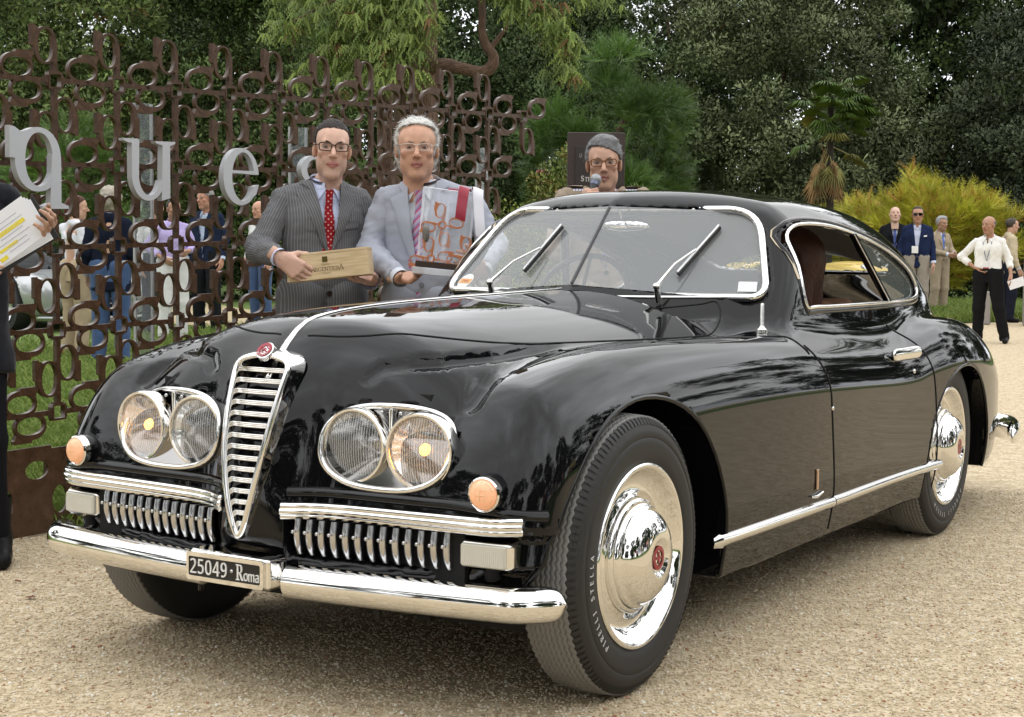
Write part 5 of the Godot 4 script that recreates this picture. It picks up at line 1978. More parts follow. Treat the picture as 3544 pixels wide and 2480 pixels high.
func _cedar() -> void:
	var t := thing("drooping_cedar", "reddish trunked cedar with light green hanging sprays and a crooked limb", "tree", Vector3(-7.22, 0, -10.5))
	var o := t.position
	var fl := MB.new()
	# a fluted trunk
	var rows := []
	for i in 24:
		var y := i * 0.26
		var row := []
		for j in 33:
			var a := TAU * j / 32.0
			var r := (0.27 - y * 0.016) * (1.0 + 0.10 * sin(a * 5.0 + 0.3 * sin(y)) + 0.05 * sin(a * 11.0 + y * 0.6))
			row.append(Vector3(cos(a) * r - 0.012 * y, y, sin(a) * r))
		rows.append(row)
	fl.grid(rows, false, 3.0)
	part("trunk", fl, LV.bark, t)
	part("second_trunk", trunk_mesh([Vector3(-0.55, 0, -0.2), Vector3(-0.58, 1.0, -0.25), Vector3(-0.6, 2.2, -0.2), Vector3(-0.66, 3.8, -0.3), Vector3(-0.7, 5.2, -0.3)], 0.115, 0.07), LV.bark, t)
	var li := [Vector3(-7.12, 2.98, -10.45), Vector3(-6.94, 3.04, -10.5), Vector3(-6.75, 3.0, -10.61), Vector3(-6.56, 2.965, -10.73), Vector3(-6.47, 3.04, -10.78), Vector3(-6.47, 3.14, -10.79), Vector3(-6.55, 3.27, -10.76), Vector3(-6.585, 3.42, -10.75), Vector3(-6.59, 3.6, -10.76), Vector3(-6.62, 3.85, -10.77), Vector3(-6.66, 4.2, -10.8)]
	part("limb", trunk_mesh(li.map(func(p): return p - o), 0.075, 0.035), LV.bark, t)
	part("branch", trunk_mesh([Vector3(-6.50, 3.22, -10.79) - o, Vector3(-6.42, 3.35, -10.85) - o, Vector3(-6.37, 3.45, -10.89) - o, Vector3(-6.38, 3.62, -10.89) - o], 0.028, 0.015), LV.bark, t)
	part("branch", trunk_mesh([Vector3(-7.8, 3.36, -10.72) - o, Vector3(-7.94, 3.39, -10.74) - o, Vector3(-8.03, 3.38, -10.68) - o, Vector3(-8.1, 3.3, -10.63) - o, Vector3(-8.15, 3.13, -10.59) - o], 0.022, 0.012), LV.bark, t)
	part("cut_stub", trunk_mesh([Vector3(-0.62, 1.7, 0.0), Vector3(-0.75, 1.95, 0.35), Vector3(-0.85, 1.9, 0.6)], 0.09, 0.085), LV.bark, t)
	# sprays hang from a few boughs
	var r := RandomNumberGenerator.new()
	r.seed = 61
	var xs := []
	var boughs := [[V3(-0.1, 4.0, 0.3), V3(-1.35, 3.75, 0.5)], [V3(0, 3.75, 0.3), V3(-1.3, 3.45, 0.7)], [V3(-0.2, 4.4, 0.2), V3(-1.6, 4.2, 0.2)], [V3(0.0, 3.9, 0.3), V3(0.25, 3.35, 0.5)], [V3(-0.4, 3.9, 0.3), V3(-0.3, 3.2, 0.5)], [V3(0.6, 4.1, 0.0), V3(1.75, 3.25, -0.3)], [V3(0.5, 4.2, 0.0), V3(1.35, 3.5, -0.2)], [V3(1.2, 3.9, -0.2), V3(1.7, 2.95, -0.3)], [V3(0.2, 4.4, 0.3), V3(0.7, 4.3, 0.1)], [V3(1.0, 4.4, -0.2), V3(1.9, 3.7, -0.5)], [V3(-0.6, 3.5, 0.2), V3(-1.3, 2.9, 0.5)], [V3(-0.6, 3.2, 0.3), V3(-0.45, 2.75, 0.5)], [V3(-1.0, 4.2, 0.3), V3(-1.7, 3.9, 0.3)], [V3(0.1, 3.6, 0.35), V3(0.2, 2.95, 0.5)], [V3(0.1, 3.9, 0.35), V3(0.55, 3.45, 0.6)], [V3(-0.2, 3.5, 0.35), V3(-0.1, 2.85, 0.6)], [V3(-0.7, 3.8, 0.2), V3(-0.85, 3.15, 0.5)], [V3(0.3, 4.1, 0.2), V3(-0.2, 3.6, 0.7)], [V3(0.9, 4.2, 0.0), V3(1.55, 3.95, 0.2)]]
	for b in boughs:
		var wood := MB.new()
		var cur := smooth_curve([b[0], (b[0] as Vector3).lerp(b[1], 0.5) + V3(0, 0.14, 0), b[1]], 6)
		wood.tube(cur, 0.013, 5)
		part("bough", wood, LV.bark, t)
		for k in 64:
			var p: Vector3 = cur[r.randi_range(2, cur.size() - 1)] + rdir(r) * Vector3(0.20, 0.10, 0.20) * r.randf_range(0.2, 1.3) + V3(0, -0.05, 0)
			xs.append([Transform3D(Basis(Vector3.UP, r.randf() * TAU).scaled(Vector3.ONE * r.randf_range(0.7, 1.25)), p), r.randf_range(0.7, 1.2)])
	swarm("hanging_sprays", LV.hang, LV.mat, t, xs.map(func(q): return q[0]), tints(xs, Color(0.10, 0.15, 0.028), Color(0.21, 0.265, 0.06), 62, Color(0.20, 0.11, 0.04), 0.06))

func V3(x: float, y: float, z: float) -> Vector3:
	return Vector3(x, y, z)

func _palm() -> void:
	var t := thing("fan_palm", "fan palm with green and browning fronds in front of the holm oak", "palm tree", Vector3(-6.7, 0, -21.6))
	part("trunk", trunk_mesh([V3(0, 0, 0), V3(0.03, 1.5, 0), V3(0.0, 3.6, 0.0)], 0.07, 0.05), mat(lin(0.03, 0.025, 0.018), 0.95), t)
	var r := RandomNumberGenerator.new()
	r.seed = 9
	var fresh := mat(lin(0.10, 0.17, 0.03), 0.5)
	var pale := mat(lin(0.25, 0.24, 0.07), 0.6)
	var dry := mat(lin(0.30, 0.19, 0.08), 0.8)
	for k in 46:
		var u := k / 45.0
		var a := r.randf_range(-1.9, 1.9) + 0.6
		var el := r.randf_range(-0.5, 0.7) if u < 0.7 else -1.2
		var d := Vector3(sin(a) * cos(el), sin(el), cos(a) * cos(el))
		var base := V3(r.randf_range(-0.12, 0.12) + 0.1 * sin(u * 5.0), lerpf(3.75, 2.55, u) + r.randf_range(-0.1, 0.1), 0)
		var mb := MB.new()
		var hub := base + d * r.randf_range(0.2, 0.5)
		mb.tube([base, hub], 0.008, 4)
		var sd := d.cross(Vector3.UP).normalized()
		var up := sd.cross(d)
		for f in 19:
			var fa := lerpf(-1.9, 1.9, f / 18.0)
			var fd := (d * cos(fa) + sd * sin(fa)).normalized()
			var l := 0.33 * (0.75 + 0.25 * cos(fa)) * r.randf_range(0.9, 1.1)
			var w := fd.cross(up) * 0.014
			mb.face([hub - w * 0.4, hub + fd * l * 0.5 - w + up * 0.02, hub + fd * l + Vector3(0, -0.10, 0), hub + fd * l * 0.5 + w + up * 0.02, hub + w * 0.4])
		part("frond", mb, fresh if u < 0.62 else (pale if u < 0.78 else dry), t)

# ---------------------------------------------------------------- the rusty letter screen
const S0 := Vector3(-2.1302, 1.7597, -0.7487)
var SX := Vector3(sin(0.0922235), 0.0241, -cos(0.0922235)).normalized()
var SN := Vector3(cos(0.0922235), 0, sin(0.0922235))
const PX := 0.30366
const PY := 0.32085

const LETTERS := [["q", -0.143, 1.4145, 0.309, 0.262], ["u", 0.387, 1.4285, 0.247, 0.266], ["e", 0.887, 1.422, 0.244, 0.206], ["s", 1.335, 1.417, 0.234, 0.17]]
const ACRYLIC := [[0.515, 0.093, 1.72, "clear acrylic upright behind the silver letter u on the screen"], [1.43, 0.107, 1.68, "clear acrylic upright behind the screen, beside the dark haired man's head"], [2.835, 0.088, 1.66, "clear acrylic upright at the right end of the letter screen"]]

func ell2(c: Vector2, r: Vector2, n := 36, pw := 1.0) -> PackedVector2Array:
	var out := PackedVector2Array()
	for i in n:
		var a := TAU * i / n
		out.append(c + Vector2(signf(cos(a)) * pow(absf(cos(a)), pw) * r.x, signf(sin(a)) * pow(absf(sin(a)), pw) * r.y))
	return out

func letter_q(depth: float) -> MB:      # stands on the little square, stem on the right, bowl on the left
	var u := 0.32
	var mb := MB.new()
	mb.ring(ell2(Vector2(-0.137, 0.41) * u, Vector2(0.166, 0.222) * u, 36, 0.9), ell2(Vector2(-0.134, 0.41) * u, Vector2(0.108, 0.196) * u, 36, 0.9), depth, Transform3D(Basis(), Vector3(0, 0, 0.0004)))
	mb.extrude(PackedVector2Array([Vector2(-0.032, 0.09) * u, Vector2(0.029, 0.09) * u, Vector2(0.029, 0.42) * u, Vector2(0.012, 0.52) * u, Vector2(-0.026, 0.48) * u]), depth + 0.0008)
	mb.extrude(PackedVector2Array([Vector2(-0.068, 0.09) * u, Vector2(0.064, 0.09) * u, Vector2(0.064, 0.118) * u, Vector2(-0.068, 0.118) * u]), depth + 0.0004)
	mb.extrude(PackedVector2Array([Vector2(-0.335, 0.40) * u, Vector2(-0.285, 0.38) * u, Vector2(-0.280, 0.55) * u, Vector2(-0.225, 0.615) * u, Vector2(-0.282, 0.635) * u, Vector2(-0.290, 0.652) * u, Vector2(-0.335, 0.65) * u]), depth - 0.0004, Transform3D(Basis(), Vector3(0, 0, 0.0002)))
	return mb

func arc_stroke(c: Vector2, ro: Vector2, ri: Vector2, ci: Vector2, a0: float, a1: float, n := 40) -> PackedVector2Array:
	var out := PackedVector2Array()
	for i in n + 1:
		var a := lerpf(a0, a1, i / float(n))
		out.append(c + Vector2(cos(a) * ro.x, sin(a) * ro.y))
	for i in n + 1:
		var a := lerpf(a1, a0, i / float(n))
		out.append(ci + Vector2(cos(a) * ri.x, sin(a) * ri.y))
	return out

func silver_letter(ch: String) -> MB:        # in a box of height 1 (q: with its descender), x from 0
	var mb := MB.new()
	var P := func(a: Array): return PackedVector2Array(a.map(func(q): return Vector2(q[0], q[1])))
	var d := 0.030
	if ch == "q":
		mb.ring(ell2(Vector2(0.335, 0.60), Vector2(0.275, 0.39), 44, 0.95), ell2(Vector2(0.345, 0.60), Vector2(0.165, 0.325), 44, 0.95), d)
		mb.extrude(P.call([[0.475, 0.06], [0.61, 0.06], [0.61, 0.62], [0.59, 0.74], [0.50, 0.66]]), d + 0.0006)
		mb.extrude(P.call([[0.38, 0.0], [0.70, 0.0], [0.70, 0.035], [0.61, 0.075], [0.475, 0.075], [0.38, 0.035]]), d + 0.0003)
		mb.extrude(P.call([[0.0, 0.62], [0.115, 0.60], [0.125, 0.84], [0.22, 0.955], [0.13, 0.93], [0.06, 0.985], [0.0, 1.0]]), d - 0.0004, Transform3D(Basis(), Vector3(0, 0, 0.0002)))
	elif ch == "u":
		mb.extrude(arc_stroke(Vector2(0.46, 0.42), Vector2(0.31, 0.42), Vector2(0.20, 0.335), Vector2(0.475, 0.42), PI, TAU - 0.25), d)
		mb.extrude(P.call([[0.15, 0.40], [0.275, 0.40], [0.285, 0.98], [0.24, 0.99], [0.15, 0.93]]), d + 0.0006)
		mb.extrude(P.call([[0.0, 1.0], [0.0, 0.965], [0.10, 0.93], [0.20, 0.93], [0.26, 0.985], [0.26, 1.0]]), d + 0.0003)
		mb.extrude(P.call([[0.70, 0.0], [0.86, 0.04], [0.86, 0.95], [0.72, 0.95]]), d + 0.0006)
		mb.extrude(P.call([[0.58, 0.97], [0.60, 0.935], [0.72, 0.90], [0.86, 0.90], [0.96, 0.935], [0.96, 0.97]]), d + 0.0003)
	elif ch == "e":
		mb.extrude(arc_stroke(Vector2(0.40, 0.50), Vector2(0.40, 0.50), Vector2(0.25, 0.425), Vector2(0.445, 0.50), 0.10, TAU - 0.62, 56), d)
		mb.extrude(P.call([[0.15, 0.565], [0.79, 0.535], [0.79, 0.60], [0.15, 0.61]]), d - 0.0004, Transform3D(Basis(), Vector3(0, 0, 0.0002)))
		mb.extrude(P.call([[0.60, 0.10], [0.74, 0.19], [0.80, 0.36], [0.68, 0.33]]), d + 0.0004)
	else:
		mb.extrude(arc_stroke(Vector2(0.33, 0.73), Vector2(0.33, 0.27), Vector2(0.20, 0.20), Vector2(0.35, 0.73), 0.35, PI * 1.35, 36), d)
		mb.extrude(arc_stroke(Vector2(0.33, 0.27), Vector2(0.33, 0.27), Vector2(0.20, 0.20), Vector2(0.31, 0.27), -PI + 0.35, PI * 0.42, 36), d + 0.0004)
	return mb

func build_screen() -> void:
	var rust := mat(Color(1, 1, 1), 0.33)
	rust.metallic_specular = 0.45
	rust.albedo_texture = noise_tex(noise(50, 0.01, 5), [[0.0, lin(0.046, 0.023, 0.012)], [0.6, lin(0.072, 0.038, 0.021)], [1.0, lin(0.105, 0.056, 0.031)]], 512)
	rust.uv1_triplanar = true
	rust.uv1_scale = Vector3.ONE * 3.0
	rust.roughness_texture = noise_tex(noise(51, 0.03, 4), [[0.0, Color(0.75, 0.75, 0.75)], [1.0, Color(1, 1, 1)]], 256)
	var sc := thing("letter_screen", "tall rust brown openwork screen built of linked letters q", "screen", Vector3.ZERO)
	var qm := letter_q(0.021).mesh()
	var sq := MB.new()
	var h := 0.032
	sq.ring(PackedVector2Array([Vector2(-h, -h), Vector2(h, -h), Vector2(h, h), Vector2(-h, h)]), PackedVector2Array([Vector2(-h, -h) * 0.76, Vector2(h, -h) * 0.76, Vector2(h, h) * 0.76, Vector2(-h, h) * 0.76]), 0.026, Transform3D(Basis(), Vector3(0, 0, -0.002)))
	var sqm := sq.mesh()
	var frame := Basis(SX, Vector3.UP, SN)
	var last := [10, 9, 8, 9, 9]
	for row in 5:
		for col in range(-1, 11):
			if col > last[row]: continue
			var o := S0 + SX * PX * col + Vector3(0, -PY * row, 0)
			part("linking_square", sqm, rust, sc, Transform3D(frame, o))
			for k in 4:
				# up, right, down, left
				var b := Basis(Vector3.BACK, -PI / 2 * k)
				if col == last[row] and k == 1 and row > 3: continue
				if row == 4 and k == 2: continue
				if col == 10 and k == 0: continue
				part("letter_q", qm, rust, sc, Transform3D(frame * b, o))
	# solid foot plates with letter-shaped holes
	for k in 4:
		var w := 0.86
		var c := CSGCombiner3D.new()
		c.name = "foot_plate" if k == 0 else "foot_plate_%03d" % k
		sc.add_child(c, true)
		c.transform = Transform3D(frame, S0 + SX * (-0.90 + w * (k + 0.5)) + SN * (0.0 - 0.045 * (k % 2)))
		c.position.y = 0.0
		var bx := CSGBox3D.new()
		bx.name = "plate"
		bx.size = Vector3(w - 0.004, 0.34, 0.012)
		bx.position = Vector3(0, 0.17, 0.02)
		bx.material = rust
		c.add_child(bx)
		for i in 6:
			var cy := CSGCylinder3D.new()
			cy.name = "hole"
			cy.operation = CSGShape3D.OPERATION_SUBTRACTION
			cy.radius = 0.036
			cy.height = 0.2
			cy.sides = 20
			cy.material = rust
			cy.transform = Transform3D(Basis(Vector3.RIGHT, PI / 2) * Basis().scaled(Vector3(1.0 if i % 2 == 0 else 1.5, 1, 1.55 if i % 2 == 0 else 1.0)), Vector3(-0.36 + 0.144 * i, 0.135 if i % 2 == 0 else 0.25, 0.02))
			c.add_child(cy, true)
	# brushed silver letters on the screen
	var silver := mat(lin(0.50, 0.51, 0.53), 0.40, 0.15)
	for q in LETTERS:
		var m := silver_letter(q[0]).mesh()
		var ab := m.get_aabb()
		var sx: float = q[4] / ab.size.x
		var o2: Vector3 = S0 + Vector3(SX.x, 0, SX.z).normalized() * q[1] + SN * 0.08
		o2 -= Vector3(SX.x, 0, SX.z).normalized() * q[4] * 0.5
		o2.y = q[2] - float(q[3]) * 0.5
		var l := part("silver_letter", m, silver, self, Transform3D(frame * Basis().scaled(Vector3(sx, q[3], 1)), o2))
		tag(l, "large silver letter %s fixed on the rusty letter screen" % q[0], "letter")
	# clear acrylic uprights behind the screen
	var ac := mat(Color(0.85, 0.9, 0.92, 0.16), 0.02)
	ac.transparency = BaseMaterial3D.TRANSPARENCY_ALPHA
	var edge := mat(lin(0.45, 0.47, 0.48), 0.15)
	for q in ACRYLIC:
		var a := thing("acrylic_upright", q[3], "panel", S0 + SX * q[0] - SN * 0.14)
		a.position.y = 0.0
		a.basis = frame
		var pn := MB.new()
		pn.box(Vector3(q[1] * 0.5, q[2] * 0.5, 0), Vector3(q[1], q[2], 0.012))
		part("sheet", pn, ac, a)
		for e in 2:
			var ed := MB.new()
			ed.box(Vector3(q[1] * e, q[2] * 0.5, 0), Vector3(0.008, q[2], 0.014))
			part("bright_edge", ed, edge, a)
	# brown name board behind the announcer
	var sg := thing("name_board", "dark brown name board with pale lettering behind the man with the microphone", "sign", Vector3(-1.835, 0, -4.60))
	var d := Vector3(0.27, 0, -0.16).normalized()
	sg.basis = Basis(d, Vector3.UP, d.cross(Vector3.UP))
	var brown := mat(lin(0.040, 0.026, 0.021), 0.5)
	var fr := MB.new()
	fr.box(Vector3(0, 0.90, -0.01), Vector3(0.335, 1.80, 0.05), 0.004)
	part("board", fr, brown, sg)
	var pn2 := MB.new()
	pn2.box(Vector3(0.015, 0.87, 0.018), Vector3(0.275, 1.70, 0.012), 0.003)
	part("panel", pn2, mat(lin(0.030, 0.023, 0.021), 0.4), sg)
	var pale := mat(lin(0.34, 0.32, 0.30), 0.6)
	var wht := mat(lin(0.75, 0.73, 0.70), 0.6)
	var xx := -0.090
	for ch in ["U", "n", "i"]:
		part("letter", text_mesh(ch, "Droid Sans", 0.024 if ch != "n" else 0.021, 0.002), pale, sg, Transform3D(Basis().scaled(Vector3(0.8, 1, 1)), Vector3(xx, 1.665, 0.026)))
		xx += 0.030
	part("letter", text_mesh("S", "Droid Serif", 0.032, 0.002), wht, sg, Transform3D(Basis().scaled(Vector3(0.8, 1, 1)), Vector3(-0.078, 1.532, 0.026)))
	xx = -0.062
	for ch in ["T", "E", "F", "A"]:
		part("letter", text_mesh(ch, "Droid Serif", 0.024, 0.002), wht, sg, Transform3D(Basis().scaled(Vector3(0.75, 1, 1)), Vector3(xx + 0.006, 1.528, 0.026)))
		xx += 0.0165

# ---------------------------------------------------------------- people
var heads := {}
var hands := {}
var wrink: FastNoiseLite

func head_mesh(key: String, w: float, jaw: float, nose: float, cell: float, mouth_open := 0.0) -> MB:
	if heads.has(key): return heads[key]
	var g := Grid.new(Vector3(-0.10, -0.22, -0.13), Vector3(0.10, 0.15, 0.14), cell)
	g.ell(Vector3(0, 0.035, -0.015), Vector3(0.073 * w, 0.083, 0.094), 0.01)
	g.ell(Vector3(0, 0.03, 0.025), Vector3(0.064 * w, 0.062, 0.062), 0.02)
	g.ell(Vector3(0, -0.045, 0.022), Vector3(0.055 * w, 0.072 * jaw, 0.060), 0.03)
	g.ell(Vector3(0, -0.103 * jaw, 0.052), Vector3(0.027 * w, 0.018, 0.022), 0.03)
	for s in [-1.0, 1.0]:
		g.ell(Vector3(s * 0.044 * w, -0.062, 0.0), Vector3(0.018, 0.03, 0.03), 0.03)
		g.ell(Vector3(s * 0.042 * w, -0.018, 0.052), Vector3(0.020, 0.015, 0.020), 0.02)
		g.ell(Vector3(s * 0.031, 0.005, 0.090), Vector3(0.018, 0.011, 0.013), 0.010, Basis(), -1)
		g.cap(Vector3(s * 0.019, 0.0125, 0.0775), Vector3(s * 0.043, 0.0105, 0.0700), 0.0045, 0.004, 0.003)
		g.ell(Vector3(s * 0.076 * w, -0.008, -0.012), Vector3(0.009, 0.032, 0.019), 0.006, Basis(Vector3.UP, s * 0.35))
	g.cap(Vector3(-0.034, 0.024, 0.074), Vector3(0.034, 0.024, 0.074), 0.009, 0.009, 0.016)
	g.cap(Vector3(0, 0.010, 0.082), Vector3(0, -0.028, 0.098 + 0.01 * nose), 0.007, 0.0115, 0.012)
	for s in [-1.0, 1.0]: g.ell(Vector3(s * 0.011, -0.033, 0.091), Vector3(0.0085, 0.007, 0.010), 0.006)
	var sm := 0.004 if key == "grey_suit" else 0.0
	for s in [-1.0, 1.0]:
		g.cap(Vector3(0, -0.061, 0.080), Vector3(s * 0.021, -0.063 + sm, 0.070), 0.005, 0.003, 0.008)
		g.cap(Vector3(0, -0.071 - mouth_open, 0.0785), Vector3(s * 0.018, -0.067 + sm - mouth_open * 0.5, 0.070), 0.006, 0.003, 0.008)
		g.ell(Vector3(s * 0.026, -0.045, 0.062), Vector3(0.012, 0.016, 0.012), 0.012)
	g.cap(Vector3(-0.016, -0.0655 - mouth_open * 0.5, 0.090), Vector3(0.016, -0.0655 - mouth_open * 0.5, 0.090), 0.004 + mouth_open * 0.5, 0.004 + mouth_open * 0.5, 0.004, 1.0, -1)
	g.cap(Vector3(0, -0.06, -0.025), Vector3(0, -0.21, -0.045), 0.052 * w, 0.056 * w, 0.03)
	var mb := MB.new()
	g.nets(mb)
	heads[key] = mb
	return mb

func paint_head(mb: MB, skin: Color, stubble: float, lips: Color) -> MB:
	var out := MB.new()
	out.append(mb)
	var nz := noise(88, 30.0, 3)
	for i in out.v.size():
		var p := out.v[i]
		var c := skin * (1.0 + 0.10 * nz.get_noise_3dv(p) + 0.16 * nz.get_noise_3dv(p * 5.0 + Vector3(3, 1, 7)))
		if p.z > 0.02:
			var ck := exp(-(pow(absf(p.x) - 0.042, 2) + pow(p.y + 0.025, 2)) / 0.0006)
			c = c.lerp(Color(skin.r * 1.0, skin.g * 0.72, skin.b * 0.68), 0.25 * ck)
			var nt := exp(-(p.x * p.x + pow(p.y + 0.03, 2)) / 0.0003) * (1.0 if p.z > 0.08 else 0.0)
			c = c.lerp(Color(skin.r * 1.0, skin.g * 0.75, skin.b * 0.7), 0.2 * nt)
		if p.y < -0.035 and p.z > -0.01:
			c = c.lerp(Color(skin.r * 0.45, skin.g * 0.47, skin.b * 0.52), stubble * smoothstep(-0.035, -0.06, p.y))
		if p.z > 0.06 and p.y < -0.052 and p.y > -0.082:
			var e := pow(p.x / 0.026, 2) + pow((p.y + 0.066) / 0.0125, 2)
			if e < 1.0: c = lips
			if e < 0.8 and absf(p.y + 0.0655) < 0.0022: c = lips * 0.35
		out.c[i] = Color(c.r, c.g, c.b)
	return out

func hand_mesh(key: String, curl: Array, thumb: Vector3, cell: float) -> MB:     # right hand: wrist at 0, fingers +y, palm +z, thumb +x
	if hands.has(key): return hands[key]
	var g := Grid.new(Vector3(-0.065, -0.05, -0.05), Vector3(0.085, 0.20, 0.11), cell)
	var xs := [0.031, 0.0105, -0.0105, -0.030]
	var ys := [0.088, 0.093, 0.089, 0.079]
	var ls := [[0.040, 0.025, 0.020], [0.045, 0.028, 0.021], [0.041, 0.026, 0.020], [0.032, 0.021, 0.018]]
	g.cap(Vector3(0, -0.045, 0), Vector3(0, 0.012, 0), 0.027, 0.028, 0.012, 0.72)
	for i in 4:
		g.cap(Vector3(xs[i] * 0.55, 0.010, 0.0), Vector3(xs[i], ys[i], 0.0), 0.018, 0.0125, 0.012, 0.85)
		var p := Vector3(xs[i], ys[i], 0.0)
		var a := 0.0
		for j in 3:
			a += curl[j] * (1.0 + 0.08 * i)
			var q = p + Vector3(xs[i] * 0.18 * (1 - j * 0.4), cos(a), sin(a)).normalized() * ls[i][j]
			g.cap(p, q, 0.0098 - 0.0010 * j, 0.0090 - 0.0012 * j, 0.0035)
			p = q
	var t0 := Vector3(0.018, 0.020, 0.006)
	var t1 := t0 + thumb.normalized() * 0.046
	var t2 := t1 + (thumb.normalized() * 0.7 + Vector3(0, 0.5, 0.25)).normalized() * 0.032
	var t3 := t2 + (thumb.normalized() * 0.4 + Vector3(-0.1, 0.7, 0.35)).normalized() * 0.026
	g.cap(t0, t1, 0.017, 0.0125, 0.012)
	g.cap(t1, t2, 0.0115, 0.0105, 0.004)
	g.cap(t2, t3, 0.0105, 0.0085, 0.004)
	var mb := MB.new()
	g.nets(mb)
	hands[key] = mb
	return mb

func face_eyes(parent: Node, xf: Transform3D, iris: Color, closed := 0.0) -> void:
	for s in [-1.0, 1.0]:
		var mb := MB.new()
		for ring in [[0.0, 0.40, Color(0.008, 0.008, 0.008)], [0.40, 0.85, iris], [0.85, 1.6, Color(0.33, 0.29, 0.27)]]:
			mb.col = ring[2]
			var rows := []
			for k in 4:
				var a := lerpf(ring[0], ring[1], k / 3.0) * 0.8
				var row := []
				for j in 17: row.append(Vector3(s * 0.031 + 0.0118 * sin(a) * cos(TAU * j / 16.0), 0.004 + 0.0062 * sin(a) * sin(TAU * j / 16.0), 0.0712 + 0.0118 * cos(a)))
				rows.append(row)
			mb.grid(rows)
		part("eye", mb, mat(Color(1, 1, 1), 0.15, 0.0, true), parent, xf)

func hair_mesh(kind: String, w: float, cell: float, seed_: int) -> MB:
	var g := Grid.new(Vector3(-0.13, -0.30, -0.16), Vector3(0.13, 0.17, 0.13), cell)
	var thick: float = {"short": 0.005, "white": 0.013, "side": 0.013, "ring": 0.006, "long": 0.016, "woolly": 0.030, "tail": 0.010}[kind]
	g.ell(Vector3(0, 0.037, -0.018), Vector3(0.074 * w + thick, 0.083 + thick * (0.9 if kind != "side" else 1.5), 0.096 + thick), 0.01)
	if kind == "white" or kind == "woolly":
		g.ell(Vector3(0, -0.03, -0.055), Vector3(0.072 * w + thick, 0.07, 0.05), 0.03)
	if kind == "side": g.ell(Vector3(0.012, 0.105, 0.03), Vector3(0.055, 0.025, 0.04), 0.02)
	if kind == "long" or kind == "tail":
		g.ell(Vector3(0, -0.02, -0.06), Vector3(0.07, 0.08, 0.055), 0.03)
		if kind == "long":
			for s in [-1.0, 1.0]: g.cap(Vector3(s * 0.06, 0.0, -0.03), Vector3(s * 0.075, -0.25, -0.03), 0.04, 0.03, 0.03)
			g.cap(Vector3(0, 0.0, -0.07), Vector3(0, -0.27, -0.08), 0.06, 0.05, 0.03)
		else: g.cap(Vector3(0, 0.02, -0.11), Vector3(0, -0.13, -0.12), 0.03, 0.016, 0.02)
	var lim := func(p: Vector3) -> float:
		var zl := 0.0
		if kind == "short": zl = lerpf(0.012, 0.090, smoothstep(0.062, 0.098, p.y + 0.012 * (1.0 - absf(p.x) / 0.05))) if p.y > 0.012 else -0.008
		elif kind == "white": zl = lerpf(0.010, 0.070, smoothstep(0.072, 0.108, p.y)) if p.y > 0.02 else (0.012 if p.y > -0.04 else -0.03)
		elif kind == "side": zl = lerpf(0.015, 0.085, smoothstep(0.05, 0.085, p.y + 0.35 * p.x)) if p.y > 0.015 else -0.012
		elif kind == "ring":
			if p.y > 0.055: return 1.0
			zl = -0.005 - 0.02 * smoothstep(0.02, 0.055, p.y)
		elif kind == "woolly": zl = 0.03
		else: zl = lerpf(-0.005, 0.07, smoothstep(0.03, 0.09, p.y)) if p.y > 0.0 else -0.005
		var nape := -0.075 if kind != "white" else -0.115
		if kind == "woolly": nape = -0.12
		if kind == "long" or kind == "tail": nape = -0.29
		zl += 0.010 * wrink.get_noise_3dv(p * 55.0)
		return maxf(p.z - zl, nape - p.y)
	g.cut(lim)
	var mb := MB.new()
	g.nets(mb)
	var nz := noise(seed_, 26.0, 3)
	var n2 := noise(seed_ + 3, 8.0, 2)
	for i in mb.v.size():
		var p := mb.v[i]
		var q := Vector3(p.x * 3.0, p.y * 0.8, p.z * 1.4)
		var a := nz.get_noise_3dv(q * 2.2)
		mb.v[i] += mb.n[i] * (a * 0.004 + (0.012 * n2.get_noise_3dv(p * 2.0) if kind == "woolly" else 0.0))
		mb.c[i] = Color.from_hsv(0, 0, 1.0 + 0.5 * a)
	mb.loosen()
	return mb

func glasses(parent: Node, xf: Transform3D, frame: Material, w: float, h: float, thick: float, full := true, dark := false) -> void:
	var gp := thing_part("glasses", parent)
	gp.transform = xf
	for s in [-1.0, 1.0]:
		var pts := []
		for q in round_poly([Vector2(-w, -h), Vector2(w, -h * 0.9), Vector2(w * 1.05, h), Vector2(-w * 1.02, h)], h * 0.6, 3): pts.append(Vector3(s * (0.033 + q.x), 0.004 + q.y, 0.094 - 0.10 * absf(0.033 + q.x)))
		var mb := MB.new()
		mb.tube(pts, thick, 6, true)
		if full: mb.tube([Vector3(s * (0.033 - w), 0.012, 0.094), Vector3(0, 0.013, 0.098)], thick, 6)
		mb.tube([Vector3(s * (0.033 + w), 0.012, 0.088), Vector3(s * 0.076, 0.013, 0.065), Vector3(s * 0.080, 0.010, -0.01)], thick, 6)
		part("frame", mb, frame, gp)
		var ln := MB.new()
		ln.face(pts)
		part("lens", ln, M.shade if dark else M.spec_glass, gp)

